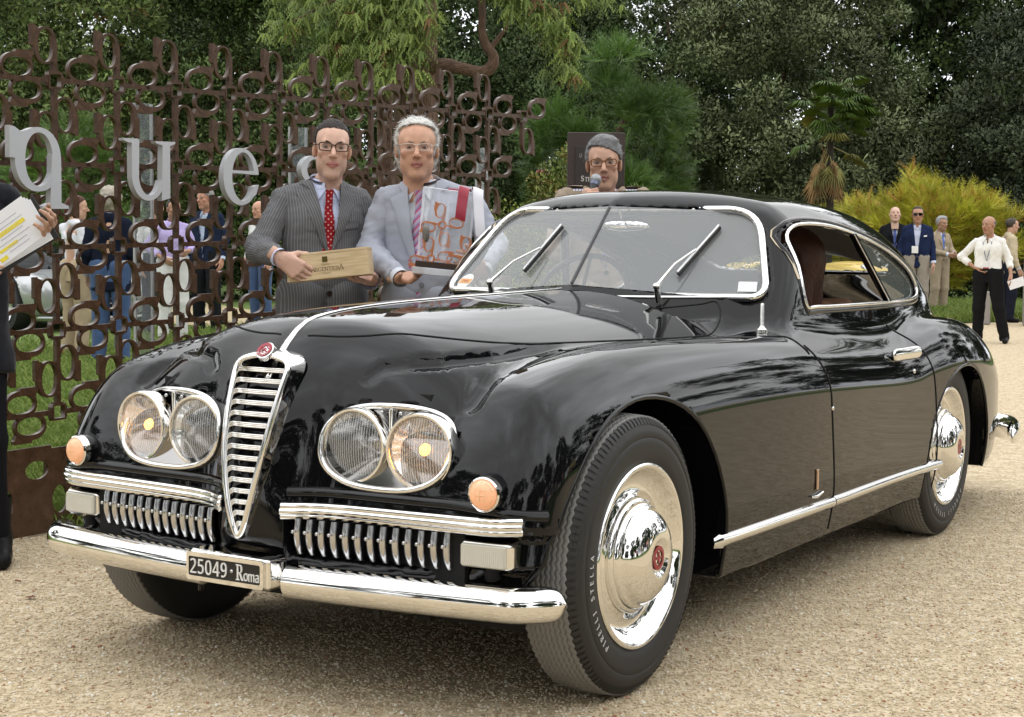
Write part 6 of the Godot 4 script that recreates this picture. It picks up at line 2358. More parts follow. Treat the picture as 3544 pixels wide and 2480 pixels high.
func torso_grid(P: Dictionary, J: Dictionary, cell: float, grow: float) -> Grid:
	var hem: float = P.get("hem", 0.78)
	var wd: float = P.get("wide", 1.0)
	var g := Grid.new(Vector3(-0.34, hem - 0.03, -0.24), Vector3(0.34, J.neck.y + 0.08, 0.26), cell)
	var zs := 0.74
	var belly: float = P.get("belly", 0.0)
	var lean: Vector3 = J.get("lean", Vector3.ZERO)
	var ch := Vector3(0, J.shR.y - 0.10, 0.0) + lean
	var flare: float = P.get("flare", 0.0)
	for s in [-1.0, 1.0]:
		g.cap(Vector3(s * (0.066 + flare) * wd, hem - 0.10, 0.005), Vector3(s * 0.060 * wd, hem + 0.27, 0.008) + lean * 0.4, 0.118 * wd + grow + flare, 0.102 * wd + grow, 0.03, zs)
		g.cap(Vector3(s * 0.060 * wd, hem + 0.27, 0.008) + lean * 0.4, ch + Vector3(s * 0.074 * wd, 0.0, 0.004), 0.102 * wd + grow, 0.104 * wd + grow, 0.04, zs)
		var sh: Vector3 = J.shR if s < 0 else J.shL
		g.cap(ch + Vector3(s * 0.06, 0.02, 0.0), sh + Vector3(-s * 0.016, -0.008, 0), 0.09 + grow, 0.050 + grow, 0.05, 0.85)
		g.cap(Vector3(J.neck.x, J.neck.y - 0.01, J.neck.z - 0.02), sh + Vector3(-s * 0.02, 0.004, 0), 0.050 + grow * 0.7, 0.045 + grow, 0.03)
	g.ell(J.neck + Vector3(0, -0.060, 0.012), Vector3(0.066, 0.050, 0.052) + Vector3.ONE * grow, 0.03)
	if belly > 0.0: g.ell(Vector3(0, hem + 0.22, 0.06), Vector3(0.15, 0.17, 0.09 + belly), 0.06)
	g.cut(func(p: Vector3): return hem - p.y)
	return g

func limb_mesh(pts: Array, rr: Array, cell: float, k: float, wr: float, seed_: int, stripe := false) -> MB:
	var lo: Vector3 = pts[0]
	var hi: Vector3 = pts[0]
	for p in pts:
		lo = lo.min(p)
		hi = hi.max(p)
	var m = Vector3.ONE * (rr.max() + 0.04)
	var g := Grid.new(lo - m, hi + m, cell)
	for i in pts.size() - 1: g.cap(pts[i], pts[i + 1], rr[i], rr[i + 1], k)
	# open, flat cuff at the far end
	var e: Vector3 = pts[pts.size() - 1]
	var d: Vector3 = (e - pts[pts.size() - 2]).normalized()
	g.cut(func(p: Vector3): return (p - e).dot(d) if p.distance_to(e) < rr[rr.size() - 1] * 2.2 else -1.0)
	var mb := MB.new()
	g.nets(mb)
	for i in mb.v.size():
		var p := mb.v[i]
		mb.v[i] += mb.n[i] * wr * (wrink.get_noise_3dv(p * 9.0 + Vector3(seed_, 0, 0)) + 0.6 * wrink.get_noise_3d(p.x * 22.0, p.y * 46.0 + seed_, p.z * 22.0))
		if stripe:
			var best := 9.0
			for j in pts.size() - 1:
				var a: Vector3 = pts[j]
				var ab: Vector3 = pts[j + 1] - a
				var t := clampf((p - a).dot(ab) / ab.length_squared(), 0, 1)
				var c := a + ab * t
				if p.distance_to(c) < best:
					best = p.distance_to(c)
					var ax := ab.normalized()
					var rt := (Vector3(0, 0.3, 1) - ax * ax.dot(Vector3(0, 0.3, 1))).normalized()
					var o := p - c
					mb.uv[i] = Vector2(atan2(o.dot(ax.cross(rt)), o.dot(rt)) * 0.055, p.y)
	mb.loosen()
	return mb

func rough_up(mb: MB, amp: float, seed_: int) -> void:
	for i in mb.v.size():
		var p := mb.v[i]
		mb.v[i] += mb.n[i] * amp * (wrink.get_noise_3dv(p * 5.0 + Vector3(seed_, 0, 0)) * 1.4 + 0.7 * wrink.get_noise_3d(p.x * 12.0, p.y * 34.0 + seed_, p.z * 12.0))
	mb.loosen()

func cloth(c: Color, rough := 0.9, sheen := true) -> StandardMaterial3D:
	var m := mat(Color(1, 1, 1), rough)
	var t := noise(600 + int(c.r * 1000), 0.12, 3)
	m.albedo_texture = noise_tex(t, [[0.0, (c * 0.88).linear_to_srgb()], [1.0, (c * 1.12).linear_to_srgb()]], 128)
	m.uv1_triplanar = true
	m.uv1_scale = Vector3.ONE * 6.0
	m.metallic_specular = 0.25
	if sheen:
		m.rim_enabled = true
		m.rim = 0.25
	return m

func flat_cloth(c: Color) -> StandardMaterial3D:
	var m := mat(c.linear_to_srgb(), 0.9)
	m.metallic_specular = 0.2
	return m

func person(label: String, at: Vector3, yaw: float, P: Dictionary, group := "") -> Node3D:
	var o := thing("person", label, "person", at, yaw, group)
	var s: float = P.get("h", 1.66) / 1.66
	o.scale = Vector3.ONE * s
	var J := {"head": Vector3(0, 1.535, 0.045), "neck": Vector3(0, 1.395, 0.005), "shR": Vector3(-0.158, 1.32, -0.01), "shL": Vector3(0.158, 1.32, -0.01), "elR": Vector3(-0.215, 1.07, -0.03), "elL": Vector3(0.215, 1.07, -0.03), "wrR": Vector3(-0.235, 0.86, 0.06), "wrL": Vector3(0.235, 0.86, 0.06), "hipR": Vector3(-0.085, 0.86, 0), "hipL": Vector3(0.085, 0.86, 0), "knR": Vector3(-0.10, 0.46, 0.025), "knL": Vector3(0.10, 0.46, 0.025), "anR": Vector3(-0.115, 0.085, -0.02), "anL": Vector3(0.115, 0.085, -0.02)}
	for k in P.get("J", {}): J[k] = P.J[k]
	var near: int = P.get("near", 0)      # 2 close, 1 middle, 0 far
	var cell: float = [0.024, 0.018, 0.011][near]
	var skin: Color = P.get("skin", Color(0.50, 0.30, 0.21))
	var hb: Basis = Basis(Vector3.UP, P.get("look", 0.0)) * Basis(Vector3.RIGHT, P.get("nod", 0.0)) * Basis(Vector3.BACK, P.get("tilt", 0.0))
	var hx := Transform3D(hb, J.head)
	# ---- the body: one surface, with its head and hands
	var body := MB.new()
	body.col = skin
	var g := Grid.new(Vector3(-0.42, 0.0, -0.42), Vector3(0.42, 1.46, 0.55), [0.03, 0.026, 0.022][near])
	g.cap(Vector3(0, 0.88, -0.01), Vector3(0, 1.22, -0.02), 0.09, 0.085, 0.04, 0.7)
	g.cap(J.shR * Vector3(0.8, 1, 1) + Vector3(0, -0.04, -0.015), J.shL * Vector3(0.8, 1, 1) + Vector3(0, -0.04, -0.015), 0.04, 0.04, 0.05)
	g.cap(J.neck + Vector3(0, -0.08, -0.045), J.neck + Vector3(0, 0.02, -0.01), 0.034, 0.042, 0.03)
	for q in [["shR", "elR", "wrR"], ["shL", "elL", "wrL"]]:
		g.cap(J[q[0]], J[q[1]], 0.042, 0.036, 0.02)
		g.cap(J[q[1]], J[q[2]], 0.036, 0.026, 0.02)
	for q in [["hipR", "knR", "anR"], ["hipL", "knL", "anL"]]:
		g.cap(J[q[0]], J[q[1]], 0.075, 0.050, 0.03)
		g.cap(J[q[1]], J[q[2]], 0.046, 0.034, 0.03)
	g.nets(body)
	var hm := head_mesh(P.get("face", "plain%d" % near), P.get("w", 1.0), P.get("jaw", 1.0), P.get("nose", 1.0), [0.011, 0.008, 0.0042][near], P.get("open", 0.0))
	body.append(paint_head(hm, skin, P.get("stubble", 0.15), P.get("lips", Color(skin.r * 0.82, skin.g * 0.58, skin.b * 0.58))), hx)
	for side in ["R", "L"]:
		var el: Vector3 = J["el" + side]
		var wr: Vector3 = J["wr" + side]
		var hd: Dictionary = P.get("hand" + side, {})
		var key: String = hd.get("pose", "relaxed")
		var poses := {"relaxed": [[0.25, 0.35, 0.25], Vector3(0.45, 0.9, 0.25)], "grip": [[0.45, 0.75, 0.45], Vector3(0.75, 0.6, 0.45)], "wrap": [[0.95, 1.2, 0.7], Vector3(0.55, 0.6, 0.8)], "flat": [[0.12, 0.15, 0.1], Vector3(0.8, 0.7, 0.2)]}
		var mb := hand_mesh(key + str(near), poses[key][0], poses[key][1], [0.011, 0.008, 0.0045][near])
		var y: Vector3 = hd.get("dir", wr - el).normalized()
		var z: Vector3 = hd.get("palm", Vector3(1 if side == "R" else -1, 0, 0))
		z = (z - y * z.dot(y)).normalized()
		var x := y.cross(z)
		if side == "L":
			var mm := MB.new()
			mm.append(mb)
			for i in mm.v.size():
				mm.v[i].x = -mm.v[i].x
				mm.n[i].x = -mm.n[i].x
			mb = mm
		body.append(mb, Transform3D(Basis(x, y, z), wr), skin * 0.97)
	var sm := mat(Color(1, 1, 1), 0.48, 0.0, true)
	sm.subsurf_scatter_enabled = true
	sm.subsurf_scatter_strength = 0.03
	sm.metallic_specular = 0.4
	part("body", body, sm, o)
	# ---- face details
	if near > 0:
		face_eyes(o, hx, P.get("iris", Color(0.06, 0.03, 0.015)))
		for e in [-1.0, 1.0]:
			var br := MB.new()
			br.tube([Vector3(e * 0.014, 0.022, 0.088), Vector3(e * 0.030, 0.027, 0.085), Vector3(e * 0.047, 0.021, 0.070)], [0.003, 0.0042, 0.002], 6, false, true, Vector2(1.0, 0.8))
			part("eyebrow", br, flat_cloth(P.get("brow", P.get("hairc", Color(0.02, 0.015, 0.01)))), o, hx)
	var hk: String = P.get("hair", "short")
	if hk != "none":
		part("hair", hair_mesh(hk, P.get("w", 1.0), [0.013, 0.010, 0.0055][near], at.length() * 10), _hairmat(P.get("hairc", Color(0.02, 0.015, 0.01))), o, hx)
		if near == 2: _strands(o, hx, hk, P.get("w", 1.0), P.get("hairc", Color(0.02, 0.015, 0.01)), at.length() * 10)
	# ---- legs
	var dress: bool = P.get("dress", false)
	var tc: Color = P.get("legs", Color(0.05, 0.05, 0.055))
	var tm: Material = P.get("legs_mat", flat_cloth(tc))
	if not dress:
		var tr := thing_part("trousers", o)
		for q in [["hipR", "knR", "anR"], ["hipL", "knL", "anL"]]:
			var hip: Vector3 = J[q[0]]
			part("trouser_leg", limb_mesh([hip + Vector3(0, 0.06, 0), J[q[1]], J[q[2]] + Vector3(0, -0.045, 0.0)], [0.112, 0.078, 0.066], maxf(cell, 0.016), 0.03, 0.006, int(hip.x * 90)), tm, tr)
		var wb := MB.new()
		var wg := Grid.new(Vector3(-0.25, 0.78, -0.2), Vector3(0.25, 1.02, 0.22), maxf(cell, 0.016))
		for e in [-1.0, 1.0]: wg.cap(Vector3(e * 0.06, 0.80, 0.0), Vector3(e * 0.06, 0.97, 0.0), 0.118, 0.104, 0.03, 0.76)
		wg.cut(func(p: Vector3): return p.y - 0.985)
		wg.nets(wb)
		part("waist", wb, tm, tr)
		if P.has("belt"):
			var bl := MB.new()
			var lp := []
			for k in 28: lp.append(Vector3(cos(TAU * k / 28.0) * 0.168, 0.955, sin(TAU * k / 28.0) * 0.098))
			bl.tube(lp, 0.016, 6, true, false, Vector2(0.4, 1.0), Vector3.UP)
			part("belt", bl, flat_cloth(P.belt), o)
	for q in ["anR", "anL"]:
		var an: Vector3 = J[q]
		var sh := MB.new()
		var sg := Grid.new(an + Vector3(-0.09, -0.10, -0.12), an + Vector3(0.09, 0.16, 0.24), 0.012)
		var out := 0.03 * signf(an.x)
		sg.cap(an + Vector3(0, -0.035, -0.03), an + Vector3(out, -0.052, 0.13), 0.042, 0.034, 0.03)
		sg.cap(an + Vector3(0, 0.0, -0.02), an + Vector3(out * 0.5, -0.04, 0.06), 0.040, 0.036, 0.03)
		if P.get("boots", false): sg.cap(an + Vector3(0, 0, -0.02), an + Vector3(0, 0.15, -0.02), 0.045, 0.05, 0.03)
		var fl := an.y - 0.083
		sg.cut(func(p: Vector3): return fl - p.y)
		sg.nets(sh)
		var sm2 := flat_cloth(P.get("shoes", Color(0.012, 0.01, 0.01)))
		sm2.roughness = 0.4
		part("shoe", sh, sm2, o)
	# ---- upper clothes
	var top: String = P.get("top", "jacket")
	var c1: Color = P.get("coat", Color(0.05, 0.05, 0.06))
	var cm: Material = P.get("coat_mat", flat_cloth(c1))
	var shirt_m: Material = P.get("shirt_mat", flat_cloth(P.get("shirt", Color(0.55, 0.58, 0.68))))
	var arm_r := [0.058, 0.053, 0.042]
	if top == "jacket":
		var jg := torso_grid(P, J, cell, 0.010)
		var vy: float = P.get("vee", 1.06)
		var nk: Vector3 = J.neck
		var vw := func(y: float) -> float: return 0.062 * pow(clampf((y - vy) / (nk.y - 0.01 - vy), 0.0, 1.0), 0.9)
		var jm := MB.new()
		jg.nets(jm, func(p: Vector3):
			if p.z < 0.0: return p.y > nk.y + 0.035
			return (p.y > vy and absf(p.x - nk.x * 0.5) < vw.call(p.y)) or p.y > nk.y + 0.01 or (p.y < vy - 0.14 and absf(p.x - (p.y - vy) * 0.05) < 0.10 * maxf(0.0, vy - 0.14 - p.y)))
		rough_up(jm, 0.005 if near > 0 else 0.008, int(at.x * 10))
		var jn := part("jacket", jm, cm, o)
		for side in ["R", "L"]: part("sleeve", limb_mesh([J["sh" + side], J["el" + side], J["wr" + side].lerp(J["el" + side], 0.06)], arm_r, cell, 0.03, 0.010, 7 if side == "R" else 23, true), cm, jn)
		var sgd := torso_grid({"hem": P.get("hem", 0.78) + 0.05, "wide": P.get("wide", 1.0), "belly": P.get("belly", 0.0)}, J, maxf(cell, 0.014), -0.003)
		var smb := MB.new()
		sgd.nets(smb, func(p: Vector3): return p.z < -0.02 or p.y > nk.y + 0.02)
		part("shirt", smb, shirt_m, o)
		# lapels follow the opening
		for e in [-1.0, 1.0]:
			var rows := []
			for k in 19:
				var u := k / 18.0
				var y := lerpf(nk.y + 0.012, vy - 0.004, u)
				var w0: float = vw.call(y) - 0.006
				var wd := 0.0
				if u < 0.16: wd = 0.040 + 0.10 * u
				elif u < 0.20: wd = 0.030
				else: wd = 0.078 * pow(1.0 - (u - 0.20) / 0.80, 0.8) + 0.004
				var row := []
				for j in 4:
					var x = nk.x * 0.5 + e * (w0 + wd * j / 3.0)
					var yy := y + (0.022 * j / 3.0 if u >= 0.20 else 0.03 * j / 3.0 * (1.0 - u))
					row.append(jg.onto(x, yy, 0.013 - 0.003 * absf(j - 1.5) / 1.5 if j < 3 else 0.005))
				rows.append(row)
			var lm := MB.new()
			lm.grid(rows)
			for i in lm.uv.size(): lm.uv[i] = Vector2(lm.v[i].x * 0.95 + lm.v[i].y * 0.30, lm.v[i].y)
			part("lapel", lm, cm, jn)
		if near > 0:
			for k in P.get("buttons", 2):
				var y = vy - 0.012 - 0.115 * k
				var bt := MB.new()
				bt.lathe([Vector2(0.0105, -0.003), Vector2(0.0105, 0.003), Vector2(0.007, 0.0035), Vector2(0, 0.003)], Transform3D(Basis(Vector3.RIGHT, PI / 2), jg.onto(0.006, y, 0.004)), 12)
				part("button", bt, flat_cloth(P.get("button", Color(0.03, 0.02, 0.015))), jn)
			for e in [-1.0, 1.0]:
				var fp := []
				for k in 7:
					var x: float = e * lerpf(0.07, 0.150, k / 6.0)
					var y: float = P.get("hem", 0.78) + 0.20 + 0.012 * k / 6.0
					fp.append([Vector3(x, y, jg.onto(x, y).z + 0.006), Vector3(x, y - 0.05, jg.onto(x, y - 0.05).z + 0.007)])
				var fm := MB.new()
				fm.grid(fp)
				for i in fm.uv.size(): fm.uv[i] = Vector2(fm.v[i].x, fm.v[i].y)
				part("pocket_flap", fm, cm, jn)
			var bp := MB.new()
			var br := []
			for k in 5:
				var x := lerpf(0.062, 0.135, k / 4.0)
				var y := 1.222 + 0.010 * k / 4.0
				br.append([jg.onto(x, y, 0.006), jg.onto(x, y - 0.022, 0.006)])
			bp.grid(br)
			for i in bp.uv.size(): bp.uv[i] = Vector2(bp.v[i].x, bp.v[i].y)
			part("breast_pocket", bp, cm, jn)
			for side in ["R", "L"]:
				var d: Vector3 = (J["wr" + side] - J["el" + side]).normalized()
				var cf := MB.new()
				cf.tube([J["wr" + side] - d * 0.02, J["wr" + side] + d * 0.016], 0.037, 14, false, false)
				part("shirt_cuff", cf, shirt_m, o)
		if P.has("kerchief"):
			var kc := MB.new()
			kc.box(jg.onto(0.10, 1.232, 0.006), Vector3(0.07, 0.02, 0.006), 0.002, Basis(Vector3.BACK, 0.12))
			part("pocket_square", kc, flat_cloth(P.kerchief), o)
		_neckwear(o, P, J, sgd, shirt_m, near)
	elif top == "shirt" or top == "tee":
		var tg := torso_grid(P, J, cell, 0.0)
		var tm2 := MB.new()
		var nk2: Vector3 = J.neck
		tg.nets(tm2, func(p: Vector3): return p.y > nk2.y + 0.02 or (p.z > 0.02 and p.y > nk2.y - 0.10 and absf(p.x) < 0.032 * (p.y - nk2.y + 0.10) / 0.10))
		rough_up(tm2, 0.009, int(at.z * 10))
		var tn := part("shirt", tm2, shirt_m, o)
		for side in ["R", "L"]:
			var end: Vector3 = J["wr" + side].lerp(J["el" + side], P.get("rolled", 0.1)) if top == "shirt" else J["el" + side].lerp(J["sh" + side], 0.35)
			var pts := [J["sh" + side], J["el" + side], end] if top == "shirt" else [J["sh" + side], end]
			part("sleeve", limb_mesh(pts, [0.056, 0.048, 0.042] if top == "shirt" else [0.062, 0.055], cell, 0.03, 0.010, 5), shirt_m, tn)
		if top == "shirt": _neckwear(o, P, J, tg, shirt_m, near)
		if P.has("lanyard"):
			var ly := MB.new()
			var lz := func(x: float, y: float): return tg.onto(x, y, 0.008)
			var line := [Vector3(-0.05, nk2.y + 0.0, nk2.z), lz.call(-0.055, 1.30), lz.call(-0.02, 1.15), lz.call(0.0, 1.07), lz.call(0.02, 1.15), lz.call(0.055, 1.30), Vector3(0.05, nk2.y, nk2.z)]
			ly.tube(line, 0.005, 5)
			part("lanyard", ly, flat_cloth(Color(0.12, 0.14, 0.2)), o)
			var cd := MB.new()
			cd.box(lz.call(0.0, 1.02) + Vector3(0, 0, 0.006), Vector3(0.075, 0.10, 0.004))
			part("pass_card", cd, flat_cloth(Color(0.75, 0.75, 0.75)), o)
			var cd2 := MB.new()
			cd2.box(lz.call(0.0, 0.978) + Vector3(0, 0, 0.009), Vector3(0.075, 0.016, 0.004))
			part("pass_stripe", cd2, flat_cloth(Color(0.30, 0.06, 0.06)), o)
	if dress:
		var dg := torso_grid(P, J, cell, 0.004)
		var dm := MB.new()
		dg.nets(dm)
		rough_up(dm, 0.007, 3)
		part("dress", dm, cm, o)
		for side in ["R", "L"]: part("sleeve", limb_mesh([J["sh" + side], J["sh" + side].lerp(J["el" + side], 0.35)], [0.055, 0.052], cell, 0.03, 0.006, 5), cm, o)
		for q in [["hipR", "knR", "anR"], ["hipL", "knL", "anL"]]:
			part("stocking", limb_mesh([J[q[0]], J[q[1]], J[q[2]]], [0.08, 0.056, 0.042], maxf(cell, 0.016), 0.03, 0.001, 3), flat_cloth(Color(0.01, 0.01, 0.012)), o)
	return o

func _strands(o: Node3D, hx: Transform3D, kind: String, w: float, c: Color, seed_: int) -> void:
	var hm := hair_mesh(kind, w, 0.0075, seed_)
	var r := RandomNumberGenerator.new()
	r.seed = seed_
	var mb := MB.new()
	var src := hm.mesh().surface_get_arrays(0)
	var vs: PackedVector3Array = src[Mesh.ARRAY_VERTEX]
	var ns: PackedVector3Array = src[Mesh.ARRAY_NORMAL]
	var long: float = {"short": 0.010, "white": 0.024, "side": 0.022}.get(kind, 0.015)
	for k in 2600:
		var i := r.randi_range(0, vs.size() - 1)
		var p := vs[i] + rdir(r) * 0.004
		var n := ns[i]
		if p.z < -0.06: continue
		var sweep := Vector3(0.25 * signf(p.x), -0.15, -1.0) if kind != "side" else Vector3(0.9, 0.1, -0.6)
		if kind == "short": sweep = Vector3(0.5 * signf(p.x + 0.01), -0.5, 0.25)
		if p.y < 0.03: sweep = Vector3(0, -1.0, -0.45)
		var t := (sweep - n * n.dot(sweep)).normalized()
		var d := (t + n * r.randf_range(0.05, 0.45) + rdir(r) * 0.25).normalized()
		var l := long * r.randf_range(0.6, 1.3)
		var sd := d.cross(n).normalized() * r.randf_range(0.0006, 0.0013)
		mb.col = Color.from_hsv(0, 0, r.randf_range(0.55, 1.5))
		mb.face([p - sd, p + sd, p + d * l * 0.6 + sd * 0.7 - n * l * 0.05, p + d * l - n * l * 0.12])
	part("hair_strands", mb, _hairmat(c), o, hx).set_meta("kind", "stuff")

func _hairmat(c: Color) -> Material:
	var m := mat(c.linear_to_srgb(), 0.55, 0.0, true)
	m.metallic_specular = 0.4
	return m

func _neckwear(o: Node3D, P: Dictionary, J: Dictionary, sg: Grid, shirt_m: Material, near: int) -> void:
	var nk: Vector3 = J.neck
	var cx := nk.x * 0.5
	# collar: a stand round the neck and two wings
	var cb := MB.new()
	var rows := []
	for k in 3:
		var row := []
		for j in 25:
			var a := PI * 0.5 + lerpf(0.30, TAU - 0.30, j / 24.0)
			var rr := [0.064, 0.061, 0.068][k] as float
			row.append(nk + Vector3(cos(a) * rr, [-0.022, 0.024, -0.006][k] + (-0.022 * sin(a)), sin(a) * rr * 0.98 - 0.006))
		rows.append(row)
	cb.grid(rows)
	part("collar", cb, shirt_m, o)
	if near > 0 or P.has("tie"):
		for e in [-1.0, 1.0]:
			var w := MB.new()
			var ft := nk + Vector3(e * 0.014, -0.020, 0.058)
			var tipx = cx + e * 0.050
			var tip := sg.onto(tipx, nk.y - 0.078, 0.012)
			var sd := nk + Vector3(e * 0.060, 0.0, 0.022)
			var ed := sg.onto(cx + e * 0.070, nk.y - 0.032, 0.010)
			w.grid([[ft, sd], [ft.lerp(tip, 0.5) + Vector3(0, 0, 0.006), sd.lerp(ed, 0.6)], [tip, tip.lerp(ed, 0.55)]])
			part("collar_wing", w, shirt_m, o)
	if P.has("tie"):
		var tr := []
		var bot: float = P.get("tie_end", 1.02)
		for k in 16:
			var u := k / 15.0
			var y := lerpf(nk.y - 0.026, bot, u)
			var hw := lerpf(0.017, 0.015, u / 0.14) if u < 0.14 else lerpf(0.014, 0.040, pow((u - 0.14) / 0.86, 0.8))
			var x = cx + P.get("tie_dx", 0.0) * u
			var z := sg.onto(x, minf(y, nk.y - 0.05)).z + (0.022 if u < 0.14 else 0.013)
			if y > nk.y - 0.05: z += 0.006
			tr.append([Vector3(x - hw, y, z - 0.006), Vector3(x - hw * 0.4, y, z), Vector3(x + hw * 0.4, y, z), Vector3(x + hw, y, z - 0.006)])
		var tb := MB.new()
		tb.grid(tr)
		for i in tb.uv.size(): tb.uv[i] = Vector2(tb.v[i].x - cx, tb.v[i].y)
		part("tie", tb, P.tie, o)

# ---------------------------------------------------------------- who stands where, and what they hold
func stripe_tex(w: int, h: int, base: Color, f: Callable) -> ImageTexture:
	var img := Image.create(w, h, false, Image.FORMAT_RGB8)
	img.fill(base.linear_to_srgb())
	for j in h:
		for i in w:
			var c = f.call(i, j)
			if c != null: img.set_pixel(i, j, (c as Color).linear_to_srgb())
	return ImageTexture.create_from_image(img)

func tex_mat(t: Texture2D, sx: float, sy: float, rough := 0.85) -> StandardMaterial3D:
	var m := mat(Color(1, 1, 1), rough)
	m.albedo_texture = t
	m.uv1_scale = Vector3(sx, sy, 1)
	m.metallic_specular = 0.25
	return m

func place(o: Node3D, at: Vector3, b := Basis()) -> Node3D:
	o.transform = Transform3D(b, at)
	return o

func build_people() -> void:
	wrink = noise(70, 1.0, 2)
	M.shade = mat(Color(0.01, 0.01, 0.012), 0.05)
	# ---- the man in the grey pinstripe suit
	var pin := tex_mat(stripe_tex(16, 4, Color(0.125, 0.127, 0.132), func(i, j): return Color(0.215, 0.215, 0.22) if i < 4 else (Color(0.108, 0.11, 0.115) if (i + j) % 3 == 0 else null)), 1.0 / 0.0105, 60.0)
	var red := tex_mat(stripe_tex(24, 24, Color(0.30, 0.012, 0.022), func(i, j): return Color(0.62, 0.42, 0.36) if Vector2(i % 24 - 6, j - 6).length() < 3.6 or Vector2(i - 18, j - 18).length() < 3.6 else null), 1.0 / 0.024, 1.0 / 0.024, 0.6)
	var blue_shirt := tex_mat(stripe_tex(8, 2, Color(0.50, 0.57, 0.80), func(i, _j): return Color(0.66, 0.71, 0.88) if i < 4 else null), 1.0 / 0.006, 10.0)
	var a := Vector3(-1.50, 0, -1.62)
	var man := person("smiling man in grey pinstripe suit and red dotted tie holding a wooden box", a, 0.971, {
		"near": 2, "face": "grey_suit", "w": 0.93, "jaw": 1.06, "nose": 0.6, "skin": Color(0.66, 0.42, 0.32), "stubble": 0.26, "lips": Color(0.50, 0.20, 0.17),
		"hair": "short", "hairc": Color(0.022, 0.014, 0.011), "brow": Color(0.02, 0.013, 0.01), "look": -0.24, "nod": 0.02, "tilt": -0.05,
		"coat_mat": pin, "legs_mat": pin, "shirt_mat": blue_shirt, "tie": red, "tie_end": 0.98, "vee": 1.065, "hem": 0.76, "wide": 0.93, "buttons": 2,
		"J": {"head": Vector3(0.026, 1.530, 0.055), "neck": Vector3(0.012, 1.388, 0.008), "shR": Vector3(-0.155, 1.318, -0.025), "shL": Vector3(0.160, 1.318, -0.015), "elR": Vector3(-0.275, 1.115, 0.03), "wrR": Vector3(-0.258, 1.085, 0.285), "elL": Vector3(0.205, 1.10, -0.01), "wrL": Vector3(0.128, 0.995, 0.245)},
		"handR": {"pose": "grip", "dir": Vector3(0.70, -0.52, 0.36), "palm": Vector3(0.479, 0.0, -0.878)}, "handL": {"pose": "flat", "dir": Vector3(-0.72, 0.02, 0.62), "palm": Vector3(0.1, 1.0, 0.1)}})
	var tort := mat(lin(0.07, 0.03, 0.012), 0.2)
	glasses(man, Transform3D(Basis(Vector3.UP, -0.24) * Basis(Vector3.RIGHT, 0.02) * Basis(Vector3.BACK, -0.05), Vector3(0.026, 1.530, 0.055)), tort, 0.0245, 0.016, 0.0028)
	# the wooden wine box in his hands
	var wood := mat(Color(1, 1, 1), 0.6)
	var gn := noise(33, 0.02, 4)
	wood.albedo_texture = noise_tex(gn, [[0.0, lin(0.50, 0.36, 0.19)], [0.5, lin(0.64, 0.49, 0.29)], [1.0, lin(0.72, 0.58, 0.37)]], 256)
	wood.uv1_triplanar = true
	wood.uv1_scale = Vector3(1.2, 14.0, 14.0)
	var xf := Transform3D(Basis(Vector3.UP, 0.971), a) * Transform3D(Basis(Vector3.UP, -0.50) * Basis(Vector3.BACK, 0.115) * Basis(Vector3.RIGHT, -0.05), Vector3(-0.064, 1.058, 0.312))
	var bx := thing("wooden_box", "pale pine wine box with printed name held by the man in grey", "box")
	bx.transform = xf
	var b1 := MB.new()
	b1.box(Vector3(0, -0.003, 0.045), Vector3(0.330, 0.096, 0.010), 0.001)
	part("front_board", b1, wood, bx)
	var b2 := MB.new()
	b2.box(Vector3(0, -0.003, -0.045), Vector3(0.330, 0.096, 0.010), 0.001)
	part("back_board", b2, wood, bx)
	for s in [-1.0, 1.0]:
		var e := MB.new()
		e.box(Vector3(s * 0.1585, -0.003, 0), Vector3(0.012, 0.095, 0.079), 0.001)
		part("end_board", e, wood, bx)
	for s in [-1.0, 1.0]:
		var t := MB.new()
		t.box(Vector3(0, s * 0.0495, 0), Vector3(0.332, 0.009, 0.102), 0.001)
		part("lid" if s > 0 else "bottom_board", t, wood, bx)
	var ink := mat(lin(0.16, 0.09, 0.035), 0.8)
	var lx := -0.066
	for ch in ["A", "R", "G", "E", "N", "T", "I", "E", "R", "A"]:
		var wd: float = {"A": 0.0145, "R": 0.0135, "G": 0.0145, "E": 0.0115, "N": 0.0145, "T": 0.0125, "I": 0.007}[ch]
		var hh := 0.022 if (ch == "A") else 0.0155
		part("printed_letter", text_mesh(ch, "Droid Serif", hh, 0.0006), ink, bx, Transform3D(Basis(), Vector3(lx + wd * 0.5, -0.016 + (hh - 0.0155) * 0.5, 0.0505)))
		lx += wd
	part("small_print", text_mesh("TENUTA", "Droid Serif", 0.0065, 0.0005), mat(lin(0.32, 0.21, 0.1), 0.8), bx, Transform3D(Basis(), Vector3(-0.006, 0.002, 0.0505)))
	part("small_print", text_mesh("Bolgheri", "Droid Serif", 0.0085, 0.0005), mat(lin(0.36, 0.25, 0.13), 0.8), bx, Transform3D(Basis(Vector3(1, 0, 0), Vector3(0.2, 1, 0), Vector3(0, 0, 1)), Vector3(-0.006, -0.033, 0.0505)))
	var sl := MB.new()
	sl.box(Vector3(-0.008, 0.022, 0.051), Vector3(0.021, 0.022, 0.003), 0.001)
	part("gold_seal", sl, mat(lin(0.10, 0.075, 0.012), 0.25, 0.4), bx)
	# ---- the white-haired man with the trophy
	var grey := tex_mat(stripe_tex(8, 8, Color(0.40, 0.42, 0.48), func(i, j): return Color(0.36, 0.38, 0.44) if (i + j) % 2 == 0 else null), 120, 120, 0.85)
